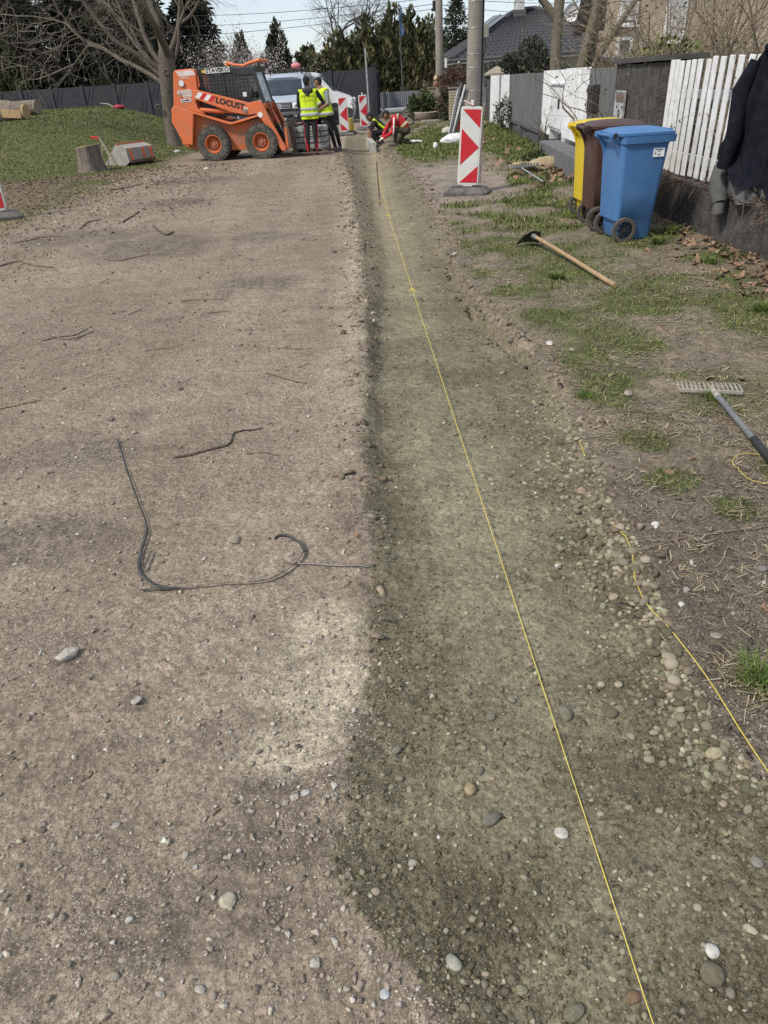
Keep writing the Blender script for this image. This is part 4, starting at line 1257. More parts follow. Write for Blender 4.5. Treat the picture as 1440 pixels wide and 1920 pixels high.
def build_vw():
    # front centre on the ground, heading towards the camera and slightly to its right
    t = thing('parked_van', 'silver grey van with its front towards the camera behind the orange loader', 'van', (-3.25, 32.6, 0.0), R(-97))
    M_SILVER = pmat('silver_paint', (0.44, 0.49, 0.56), (0.40, 0.45, 0.52), 3, 0.35, metal=0.2, spec=0.6)
    M_BUMP = pmat('grey_bumper', (0.055, 0.058, 0.062), (0.075, 0.077, 0.08), 6, 0.6)
    prof = [(-0.02, 0.28), (0.0, 0.45), (0.0, 0.66), (-0.05, 0.90), (-0.14, 1.03), (-0.45, 1.12), (-0.78, 1.19), (-1.10, 1.52), (-1.38, 1.80), (-1.60, 1.90), (-2.2, 1.955), (-4.5, 1.94), (-4.75, 1.80), (-4.88, 1.0), (-4.88, 0.3)]
    L, Rr, w = van_shell(prof, 0.95, 0.77, 1.05, 1.95)
    # round the plan of the nose
    def nose(p):
        x, y, z = p
        f = max(0.0, 1 + x / 0.35) if x > -0.35 else 0
        return (x, y * (1 - 0.10 * f), z)
    L = [nose(p) for p in L]; Rr = [nose(p) for p in Rr]
    mid = [(x + 0.07 * (1 if x > -0.9 else 0.4 if x > -1.7 else 0), 0, z + (0.025 if x < -1.5 and z > 1.7 else 0)) for x, z in prof]
    mb = MB(); mb.grid([L, [((a[0] + b[0]) / 2 + 0.02, (a[1] + b[1]) / 2, (a[2] + b[2]) / 2 + 0.008) for a, b in zip(L, mid)], mid, [((a[0] + b[0]) / 2 + 0.02, (a[1] + b[1]) / 2, (a[2] + b[2]) / 2 + 0.008) for a, b in zip(Rr, mid)], Rr])
    n = len(L)
    mb.add(L, [tuple(range(n))]); mb.add(Rr, [tuple(range(n))])
    mb.add([L[0], L[-1], Rr[-1], Rr[0]], [(0, 1, 2, 3)])
    mb.build('body', M_SILVER, t, smooth=True)
    def fx_(y, z):        # x of the nose surface at height z and half-width position y
        xs = np.interp(z, [p[1] for p in prof[:9]], [p[0] for p in prof[:9]])
        return float(xs) + 0.07 * (1 - (abs(y) / 0.95) ** 2)
    # windshield
    rows = []
    for z in np.linspace(1.215, 1.83, 6):
        hwz = w(z) - 0.09
        rows.append([(float(np.interp(z, [1.19, 1.52, 1.80, 1.9], [-0.78, -1.10, -1.38, -1.6])) + 0.065 * (1 - (u / 1.0) ** 2) + 0.02, u * hwz, z + 0.005) for u in np.linspace(-1, 1, 9)])
    mb = MB(); mb.grid(rows); o = mb.build('windshield', pmat('dark_glass', (0.018, 0.028, 0.042), (0.03, 0.045, 0.06), 3, 0.06, spec=0.8), t, smooth=True)
    s = o.modifiers.new('solid', 'SOLIDIFY'); s.thickness = 0.012
    for k in (-1, 1):
        mb = MB(); mb.tube([(-0.72, k * 0.05, 1.215), (-0.80, k * 0.30, 1.25), (-0.86, k * 0.62, 1.29)], 0.012, 5); mb.build('wiper', M_BLACK, t)
    # dark front: bumper, grille, lamps
    def band(z0, z1, y0, y1, out, m, name, nx=9, par=t):
        rows = [[(fx_(y, z) + out, y, z) for y in np.linspace(y0, y1, nx)] for z in np.linspace(z0, z1, 4)]
        b = MB(); b.grid(rows); ob = b.build(name, m, par, smooth=True)
        sd = ob.modifiers.new('solid', 'SOLIDIFY'); sd.thickness = 0.03; sd.offset = 0
        return ob
    band(0.27, 0.64, -0.86, 0.86, 0.03, M_BUMP, 'bumper')
    band(0.66, 0.97, -0.86, 0.86, 0.012, M_BUMP, 'nose_panel')
    g = band(0.74, 0.92, -0.50, 0.50, 0.03, M_BLACK, 'grille')
    for k in range(3):
        band(0.755 + k * 0.055, 0.775 + k * 0.055, -0.49, 0.49, 0.05, pmat('chrome', (0.6, 0.62, 0.64), None, 5, 0.25, metal=0.8), 'grille_bar', 9, g)
    for k in (-1, 1):
        hl = band(0.75, 0.955, k * 0.54, k * 0.84, 0.032, M_LAMP, 'headlight', 5)
        mb = MB(); mb.ball((fx_(k * 0.68, 0.85) + 0.05, k * 0.66, 0.85), (0.02, 0.06, 0.06), 12, 8); mb.build('reflector', M_STEEL, hl, smooth=True)
        band(0.44, 0.54, k * 0.58, k * 0.76, 0.05, M_BLACK, 'fog_lamp_recess', 4)
        mb = MB(); mb.ball((fx_(k * 0.66, 0.49) + 0.065, k * 0.66, 0.49), (0.015, 0.035, 0.03), 10, 6); mb.build('fog_lamp', M_LAMP, t, smooth=True)
        mb = MB(); mb.ball((-0.95, k * 1.10, 1.28), (0.07, 0.10, 0.14), 12, 8); mb.tube([(-0.92, k * 0.90, 1.22), (-0.95, k * 1.05, 1.24)], 0.03, 8); mb.build('mirror', M_BUMP, t, smooth=True)
        mb = MB(); mb.prism([(-1.22, 1.22), (-1.75, 1.22), (-1.80, 1.76), (-1.55, 1.76)], k * 0.945 - 0.02, k * 0.945 + 0.005); mb.build('door_window', M_GLASS, t)
        for x in (-0.85, -3.85):
            tyre_wheel(t, (x, k * 0.84, 0.33), 0.33, 0.21, M_STEEL, False, 0.6, k)
    band(0.47, 0.57, -0.50, 0.50, 0.046, M_BLACK, 'lower_grille')
    pl = band(0.34, 0.44, -0.26, 0.26, 0.062, M_WPRINT, 'number_plate', 3)
    # roundel
    mb = MB(); mb.lathe([(0.085, 0), (0.098, 0.0), (0.098, 0.02), (0.085, 0.02), (0.085, 0)], 28, 'X', (fx_(0, 0.84) + 0.045, 0, 0.845))
    M_CHR = pmat('badge_chrome', (0.80, 0.82, 0.84), None, 5, 0.25, metal=0.3)
    X = fx_(0, 0.84) + 0.055
    for a, b in (((-0.045, 0.07), (0.0, 0.01)), ((0.045, 0.07), (0.0, 0.01)), ((-0.082, 0.02), (-0.045, -0.075)), ((-0.045, -0.075), (0.0, 0.0)), ((0.0, 0.0), (0.045, -0.075)), ((0.045, -0.075), (0.082, 0.02))):
        mb.bar((X, a[0], 0.845 + a[1]), (X, b[0], 0.845 + b[1]), 0.018, 0.018)
    mb.build('badge', M_CHR, t)
    # roof rack with a bundle
    for x in (-1.9, -2.9):
        mb = MB(); mb.bar((x, -0.72, 2.06), (x, 0.72, 2.06), 0.05, 0.05); mb.build('rack_bar', M_BLACK, t)
    for k in (-1, 1):
        mb = MB(); mb.bar((-1.7, k * 0.68, 2.10), (-3.2, k * 0.68, 2.10), 0.05, 0.04); mb.build('rack_rail', M_BLACK, t)
        for x in (-1.9, -2.9):
            mb = MB(); mb.bar((x, k * 0.66, 1.92), (x, k * 0.66, 2.09), 0.05, 0.05); mb.build('rack_foot', M_BLACK, t)
    b = thing('roof_bundle', 'small pink and white bundle lying on the roof rack of the silver van', 'bundle', (-3.14 + 0.55, 34.6, 2.115))
    mb = MB(); mb.ball((0, 0, 0.11), (0.20, 0.13, 0.11), 12, 8); mb.build('cloth', pmat('pink_cloth', (0.62, 0.13, 0.16), (0.7, 0.3, 0.3), 12, 0.9, 0.6, 20), b, smooth=True)
    mb = MB(); mb.ball((-0.05, 0, 0.27), (0.09, 0.08, 0.12), 12, 8); mb.build('cap', pmat('pale_cloth', (0.7, 0.68, 0.66), None, 12, 0.9, 0.6, 20), b, smooth=True)

build_vw()

def build_white_van():
    t = thing('parked_van', 'white panel van seen from the side behind the two men in vests', 'van', (-0.30, 36.2, 0.0), R(-4))
    M_VW = pmat('white_van_paint', (0.74, 0.75, 0.76), (0.66, 0.67, 0.68), 3, 0.4, dirt=(0.45, 0.43, 0.40), dirt_scale=1.5, dirt_amt=0.4, spec=0.5)
    prof = [(-0.05, 0.30), (0.0, 0.55), (-0.08, 0.92), (-0.30, 1.06), (-0.82, 1.24), (-1.10, 1.55), (-1.42, 1.88), (-1.7, 1.98), (-2.3, 2.0), (-4.8, 1.98), (-5.0, 1.85), (-5.05, 0.35)]
    L, Rr, w = van_shell(prof, 0.98, 0.80, 1.1, 2.0)
    mb = MB(); mb.grid([L, [(x + 0.05 * (x > -1.7), 0, z) for x, z in prof], Rr])
    n = len(L); mb.add(L, [tuple(range(n))]); mb.add(Rr, [tuple(range(n))]); mb.add([L[0], L[-1], Rr[-1], Rr[0]], [(0, 1, 2, 3)])
    mb.build('body', M_VW, t, smooth=True, bevel=0.03)
    mb = MB(); mb.grid([[(-0.84 + 0.02, u * 0.84, 1.26), ] + [] for u in (-1,)] and [[(-0.83, -0.86, 1.27), (-0.77, 0, 1.27), (-0.83, 0.86, 1.27)], [(-1.38, -0.76, 1.87), (-1.33, 0, 1.87), (-1.38, 0.76, 1.87)]])
    o = mb.build('windshield', M_GLASS, t); s = o.modifiers.new('solid', 'SOLIDIFY'); s.thickness = 0.02
    for k in (-1, 1):
        mb = MB()
        def sp(x, z): return (x, k * (w(z) + 0.006), z)
        mb.add([sp(-1.12, 1.26), sp(-1.95, 1.26), sp(-1.95, 1.84), sp(-1.55, 1.84)], [(0, 1, 2, 3)])
        o = mb.build('door_window', pmat('pale_window', (0.30, 0.33, 0.35), (0.24, 0.27, 0.28), 3, 0.08, spec=0.7), t); s = o.modifiers.new('solid', 'SOLIDIFY'); s.thickness = 0.012
        mb = MB()
        for x in (-1.0, -2.05):
            mb.bar(sp(x, 0.45), sp(x, 1.9 if x < -2 else 1.35), 0.015, 0.008, up=(0, 1, 0))
        mb.build('door_gap', M_BLACK, t, kind='stuff')
        mb = MB(); mb.box((-1.9, k * 0.99, 1.1), (0.16, 0.03, 0.03)); mb.build('door_handle', M_BLACK, t)
        mb = MB(); mb.prism([(-0.02, 0.28), (0.03, 0.55), (-0.3, 0.66), (-5.0, 0.52), (-5.0, 0.30)], k * 0.975, k * 1.0); mb.build('side_moulding', pmat('van_moulding', (0.05, 0.05, 0.052), None, 6, 0.6), t)
        for x in (-0.78, -4.0):
            mb = MB(); mb.lathe([(0.001, -0.02), (0.42, -0.02), (0.42, 0.005), (0.001, 0.005)], 26, 'Y', (x, k * 1.0, 0.40)); mb.build('wheel_arch', M_BLACK, t)
            tyre_wheel(t, (x, k * 0.94, 0.33), 0.33, 0.21, M_DIRTGREY, False, 0.62, k)
        mb = MB(); mb.box((-0.10, k * 0.86, 0.86), (0.22, 0.2, 0.2)); mb.build('headlight', M_LAMP, t, bevel=0.03)
build_white_van()
# ================================================================== STONES
def ico(sub):
    bm = bmesh.new()
    bmesh.ops.create_icosphere(bm, subdivisions=sub, radius=1.0)
    V = np.array([v.co[:] for v in bm.verts])
    Fc = np.array([[v.index for v in f.verts] for f in bm.faces])
    bm.free()
    return V, Fc

ICO1, ICO2, ICO3 = ico(1), ico(2), ico(3)

def hull(seed, npt=9):
    rg = np.random.default_rng(seed)
    P = rg.normal(0, 1, (npt, 3))
    P /= np.linalg.norm(P, axis=1, keepdims=True)
    P *= rg.uniform(0.8, 1.1, (npt, 1))
    bm = bmesh.new()
    for p in P: bm.verts.new(p)
    bmesh.ops.convex_hull(bm, input=bm.verts)
    bmesh.ops.delete(bm, geom=[v for v in bm.verts if not v.link_faces], context='VERTS')
    bmesh.ops.triangulate(bm, faces=bm.faces)
    bm.verts.index_update()
    V = np.array([v.co[:] for v in bm.verts])
    Fc = np.array([[v.index for v in f.verts] for f in bm.faces])
    bm.free()
    return V, Fc
HULLS = [hull(k, 7 + k % 3) for k in range(12)]

def scatter_stones(name, label, x, y, r, colr, rng, sub=1, angular=0.5, sink=0.35, mat=None, flat=(0.45, 0.8)):
    """many stones as one mesh; r = mean radius of each; angular ones are convex chips"""
    PV, PF, PC, base = [], [], [], 0
    bases = HULLS if angular > 0.3 else [ICO1 if sub == 1 else ICO2]
    which = rng.integers(0, len(bases), len(x))
    for bi, (BV, BF) in enumerate(bases):
        m = which == bi
        xx, yy, rr = x[m], y[m], r[m]
        n, k = len(xx), len(BV)
        if not n: continue
        z = height(xx, yy)
        sx = rr * rng.uniform(0.9, 1.4, n)
        sy = rr * rng.uniform(0.7, 1.0, n)
        sz = rr * rng.uniform(*flat, n)
        V = np.repeat(BV[None], n, 0) * np.stack([sx, sy, sz], 1)[:, None, :]
        a = rng.uniform(0, 2 * math.pi, n)
        t = rng.normal(0, 0.35, n)
        ct, st = np.cos(t)[:, None], np.sin(t)[:, None]
        X, Y, Z = V[..., 0], V[..., 1], V[..., 2]
        X, Z = X * ct - Z * st, X * st + Z * ct
        ca, sa = np.cos(a)[:, None], np.sin(a)[:, None]
        X, Y = X * ca - Y * sa, X * sa + Y * ca
        PV.append(np.stack([X + xx[:, None], Y + yy[:, None], Z + (z + sz * (1 - 2 * sink))[:, None]], -1).reshape(-1, 3))
        PF.append((BF[None] + (np.arange(n) * k)[:, None, None]).reshape(-1, 3) + base)
        PC.append(np.repeat(colr[m], k, 0))
        base += n * k
    me = np_mesh(name, np.concatenate(PV), np.concatenate(PF), mat, np.concatenate(PC), smooth=(angular <= 0.3))
    o = link(name, me)
    o['kind'] = 'stuff'
    o['label'] = label
    return o

M_STONE = vcmat('stone', rough=0.85, spec=0.25, nscale=60, namt=0.38, bump=0.5, bscale=180)

def palette(rng, n, cols, w, jit=0.12):
    k = rng.choice(len(cols), n, p=np.array(w) / sum(w))
    c = np.array(cols)[k]
    return np.clip(c * rng.normal(1, jit, (n, 1)) * rng.normal(1, 0.03, (n, 3)), 0.02, 0.9)

ROAD_STONE = [(0.38, 0.325, 0.26), (0.29, 0.24, 0.19), (0.47, 0.415, 0.34), (0.19, 0.158, 0.128), (0.54, 0.50, 0.43)]
SAND_STONE = [(0.155, 0.130, 0.080), (0.19, 0.162, 0.105), (0.27, 0.24, 0.165), (0.115, 0.095, 0.058), (0.46, 0.43, 0.35)]

def fan_points(rng, n, y0, y1, power=1.0):
    """points over the ground, denser near the camera"""
    u = rng.random(n)
    y = 1.0 / ((1 - u) / (y0 + 0.5) + u / (y1 + 0.5)) - 0.5
    x = rng.uniform(-1.15, 1.15, n) * (0.62 + 0.55 * y)
    return x, y

def gravel():
    rng = np.random.default_rng(7)
    # grit of the road
    x, y = fan_points(rng, 56000, 0.35, 13.0)
    k = (ground_zone(x, y) == 0)
    dens = np.clip(0.42 + 1.1 * fbm(x, y, 1.3, 3, 71) + 0.6 * fbm(x, y, 5, 3, 72), 0.04, 1)
    e = t_left(y) - x
    dens = np.maximum(dens, 0.95 * (1 - sstep(0.1, 0.55, e)))
    k &= rng.random(len(x)) < dens
    x, y = x[k], y[k]
    r = 0.00125 * np.exp(rng.exponential(0.50, len(x))) * (0.8 + 0.42 * y)
    r = np.minimum(r, 0.0115)
    scatter_stones('road_grit', 'fine angular grit scattered over the brown dirt road', x, y, r,
                   palette(rng, len(x), ROAD_STONE, (5, 4, 3.2, 1.6, 1.0)), rng, 1, 0.9, 0.3, M_STONE)
    # grit and small pebbles of the damp sand
    x, y = fan_points(rng, 47000, 0.35, 9.0)
    k = (ground_zone(x, y) == 1)
    x, y = x[k], y[k]
    k = rng.random(len(x)) < np.clip(loose(x, y) * 1.1, 0.12, 1)
    x, y = x[k], y[k]
    r = 0.0026 * np.exp(rng.exponential(0.36, len(x))) * (0.85 + 0.35 * y)
    r = np.minimum(r, 0.009)
    scatter_stones('sand_grit', 'small rounded pebbles bedded in the damp olive sand of the trench', x, y, r,
                   palette(rng, len(x), SAND_STONE, (6, 3.5, 0.9, 5, 0.15)), rng, 1, 0.6, 0.36, M_STONE)
    # clods broken off along both lips of the trench
    y = rng.uniform(1.6, 21, 5200)
    side = rng.random(5200) < 0.55
    x = np.where(side, t_left(y) + rng.normal(0.0, 0.07, 5200) * (1 + 0.06 * y), t_right(y) + rng.normal(0.0, 0.07, 5200) * (1 + 0.06 * y))
    r = 0.004 * np.exp(rng.exponential(0.55, 5200)) * (0.8 + 0.07 * y)
    r = np.minimum(r, 0.03)
    scatter_stones('trench_clods', 'broken clods and stones along both lips of the trench', x, y, r,
                   palette(rng, 5200, [(0.20, 0.155, 0.115), (0.14, 0.11, 0.085), (0.28, 0.225, 0.165), (0.45, 0.39, 0.31)], (5, 4, 3, 0.8)), rng, 1, 0.9, 0.3, M_STONE)
    # lumps of the broken right lip
    y = rng.uniform(3.5, 7.3, 320)
    x = t_right(y) + rng.normal(0.0, 0.06, 320)
    scatter_stones('lip_clods', 'dark crumbling clods along the broken right lip of the trench', x, y, np.minimum(0.005 * np.exp(rng.exponential(0.6, 320)), 0.03),
                   palette(rng, 320, [(0.20, 0.162, 0.122), (0.145, 0.115, 0.088), (0.27, 0.225, 0.168)], (4, 3, 2)), rng, 1, 0.9, 0.42, M_STONE)
    # clods and pebbles over the farther road
    y = rng.uniform(3.0, 19, 22000)
    x = rng.uniform(-1.1, 0, 22000) * (0.62 + 0.55 * y)
    k = (ground_zone(x, y) == 0) & (rng.random(22000) < np.clip(0.5 + 1.0 * fbm(x, y, 0.8, 3, 77), 0.1, 1))
    x, y = x[k], y[k]
    r = np.minimum(0.0036 * np.exp(rng.exponential(0.38, len(x))) * (0.75 + 0.05 * y), 0.02)
    scatter_stones('road_clods', 'small clods and stones strewn over the farther dirt road', x, y, r,
                   palette(rng, len(x), [(0.26, 0.208, 0.16), (0.18, 0.143, 0.11), (0.34, 0.285, 0.22), (0.13, 0.103, 0.082), (0.5, 0.45, 0.38)], (5, 4, 3, 1.2, 0.9)), rng, 1, 0.9, 0.3, M_STONE)
    # pebbles half bedded over the near sand
    x, y = fan_points(rng, 2500, 0.5, 5.0)
    k = (ground_zone(x, y) == 1)
    x, y = x[k], y[k]
    r = rng.uniform(0.003, 0.0075, len(x)) * (0.8 + 0.25 * y)
    scatter_stones('bedded_pebbles', 'pebbles half bedded in the sand of the trench', x, y, r,
                   palette(rng, len(x), [(0.225, 0.20, 0.14), (0.28, 0.25, 0.18), (0.19, 0.165, 0.11), (0.38, 0.35, 0.27)], (4, 4, 3, 1.2)), rng, 2, 0.1, 0.42, M_STONE)
    # the pebble bank: small rounded stones crowding the right half of the trench
    y = 0.95 + 3.0 * rng.beta(1.5, 2.3, 1300)
    x = t_right(y) + 0.02 - np.abs(rng.normal(0, 0.13, 1300)) * np.where(y > 1.9, 1.35, 0.8)
    k = (x > t_left(y) + 0.2)
    x, y = x[k], y[k]
    r = rng.uniform(0.004, 0.0115, len(x)) * (0.9 + 0.12 * y)
    scatter_stones('bank_pebbles', 'small rounded pebbles crowding the right side of the trench', x, y, r,
                   palette(rng, len(x), [(0.225, 0.198, 0.135), (0.28, 0.25, 0.175), (0.18, 0.155, 0.102), (0.33, 0.30, 0.22), (0.42, 0.39, 0.31)], (5, 3, 5, 0.9, 0.15)), rng, 2, 0.1, 0.45, M_STONE)
    # clods and stones of the verge
    x, y = fan_points(rng, 34000, 0.8, 9.0)
    k = (ground_zone(x, y) == 2) & (rng.random(len(x)) < np.where(y < 2.6, 0.95, 0.45))
    x, y = x[k], y[k]
    r = 0.0026 * np.exp(rng.exponential(0.42, len(x))) * (0.75 + 0.30 * y)
    r = np.minimum(r, 0.012)
    scatter_stones('verge_grit', 'dark crumbly soil clods and grit on the verge beside the trench', x, y, r,
                   palette(rng, len(x), [(0.125, 0.103, 0.08), (0.19, 0.16, 0.125), (0.30, 0.265, 0.21), (0.085, 0.07, 0.055), (0.42, 0.39, 0.33)], (5, 4, 2, 3, 0.3)),
                   rng, 1, 0.8, 0.35, M_STONE)

gravel()

# ---- single stones
def stone_mesh(name, rng, sub, angular, dims, c):
    BV, BF = (ICO1, ICO2, ICO3)[sub - 1]
    V = BV.copy()
    if angular > 0.4:      # a broken stone: few flat faces, chipped edges
        hv, hf = hull(int(rng.integers(1, 1 << 30)), 16)
        bm = bmesh.new()
        vs = [bm.verts.new(p) for p in hv]
        for f in hf: bm.faces.new([vs[i] for i in f])
        bmesh.ops.subdivide_edges(bm, edges=bm.edges, cuts=2, use_grid_fill=True, smooth=0.12)
        bmesh.ops.triangulate(bm, faces=bm.faces)
        bm.verts.index_update()
        V = np.array([v.co[:] for v in bm.verts]); BF = np.array([[v.index for v in f.verts] for f in bm.faces])
        bm.free()
        V = V + rng.normal(0, 0.025, V.shape)
    elif angular > 9:      # chop with random planes
        for _ in range(13):
            d = rng.normal(0, 1, 3)
            d /= np.linalg.norm(d)
            h = rng.uniform(0.38, 0.74)
            s = V @ d
            V = V - np.maximum(s - h, 0)[:, None] * d
        V = V + rng.normal(0, 0.02, V.shape)
    else:
        ph = rng.uniform(0, 6, 6)
        f = 1 + 0.09 * np.sin(V[:, 0] * 2.2 + ph[0]) + 0.09 * np.sin(V[:, 1] * 2.6 + ph[1]) + 0.05 * np.sin(V[:, 2] * 3 + ph[2])
        V = V * f[:, None]
    V = V * np.array(dims)
    me = np_mesh(name, V, BF, M_STONE, np.repeat(np.array([c]), len(V), 0), smooth=(angular <= 0.4))
    return me

def put_stone(me, x, y, rz, s=1.0, sink=0.012, tilt=0.0):
    o = bpy.data.objects.new(me.name.split('.')[0], me)
    col.objects.link(o)
    z = float(height(x, y)[0])
    zmin = min(v.co.z for v in me.vertices) * s
    o.location = (x, y, z - zmin * 0.55 - 0)
    o.rotation_euler = (tilt, tilt * 0.6, rz)
    o.scale = (s, s, s)
    return o

def single_stones():
    rng = np.random.default_rng(21)
    # big ones that stand out: (x, y, length, colour, angular, label)
    BIG = STONE_TABLE
    for x, y, d, c, ang, lab in BIG:
        c = tuple(v * 0.74 for v in c)
        me = stone_mesh('stone' if ang > 0.4 else 'pebble', rng, 3, ang, (d / 2, d / 2 * rng.uniform(0.66, 0.85), d / 2 * rng.uniform(0.42, 0.6)), c)
        o = put_stone(me, x, y, rng.uniform(0, 6.3))
        tag(o, lab, 'stone')
    # river pebbles along the right side of the trench and strewn in the sand
    meshes = []
    for k in range(16):
        c = palette(rng, 1, [(0.225, 0.198, 0.135), (0.28, 0.25, 0.175), (0.18, 0.155, 0.102), (0.34, 0.305, 0.225)], (4, 4, 3, 2))[0]
        meshes.append(stone_mesh('river_pebble', rng, 2, 0.2, (1.0, rng.uniform(0.55, 0.85), rng.uniform(0.42, 0.62)), c))
    pale = [stone_mesh('river_pebble', rng, 2, 0.2, (1.0, rng.uniform(0.55, 0.85), rng.uniform(0.42, 0.6)), (0.43, 0.41, 0.35)) for _ in range(3)]
    n = 0
    while n < 170:         # the bank of pebbles on the right edge
        y = float(rng.uniform(1.0, 3.2))
        x = float(t_right(y)) + 0.02 - abs(rng.normal(0.0, 0.10))
        r = rng.uniform(0.012, 0.023) * (0.85 if y < 1.3 else 1.05)
        o = put_stone(meshes[rng.integers(16)], x, y, rng.uniform(0, 6.3), r, tilt=rng.normal(0, 0.3))
        tag(o, 'smooth olive grey river pebble heaped along the right edge of the trench', 'pebble', 'river pebbles heaped on the trench edge')
        n += 1
    n = 0
    while n < 110:
        u = rng.random()
        y = 1 / ((1 - u) / 0.62 + u / 4.2)
        x = rng.uniform(float(t_left(y)) + 0.04, float(t_right(y)) - 0.05)
        if x > 0.75 + 0.55 * y: continue
        r = rng.uniform(0.006, 0.014) * (0.75 + 0.14 * y)
        p = rng.random() < 0.06
        o = put_stone(pale[rng.integers(3)] if p else meshes[rng.integers(16)], x, y, rng.uniform(0, 6.3), r * (0.8 if p else 1), tilt=rng.normal(0, 0.2))
        if p:
            tag(o, 'small pale river pebble lying loose in the damp sand of the trench', 'pebble', 'pale pebbles in the trench sand')
        else:
            tag(o, 'small olive grey river pebble bedded in the damp sand of the trench', 'pebble', 'olive pebbles in the trench sand')
        n += 1
    # angular stones on the road near the camera
    am = []
    for k in range(12):
        c = palette(rng, 1, ROAD_STONE, (4, 1, 5, 0.4, 3))[0]
        hv, hf = hull(300 + k, 11)
        hv = hv * np.array((1.0, rng.uniform(0.6, 0.9), rng.uniform(0.5, 0.75)))
        am.append(np_mesh('stone_chip', hv, hf, M_STONE, np.repeat(np.array([c]), len(hv), 0)))
    n = 0
    while n < 240:
        u = rng.random()
        y = 1 / ((1 - u) / 0.62 + u / 6.0)
        x = rng.uniform(-1, 0) * (0.7 + 0.55 * y)
        if rng.random() < 0.55:
            x = float(t_left(y)) - abs(rng.normal(0, 0.28))
        if n > 150:        # a nest of chips below the pale sand patch
            x, y = rng.normal(-0.30, 0.11), rng.uniform(0.85, 1.5)
        if x > float(t_left(y)) - 0.01: continue
        r = rng.uniform(0.0045, 0.0105) * (0.8 + 0.2 * y)
        o = put_stone(am[rng.integers(12)], x, y, rng.uniform(0, 6.3), r, tilt=rng.normal(0, 0.3))
        tag(o, 'small angular grey beige stone chip lying on the dirt road', 'stone chip', 'stone chips strewn on the dirt road')
        n += 1
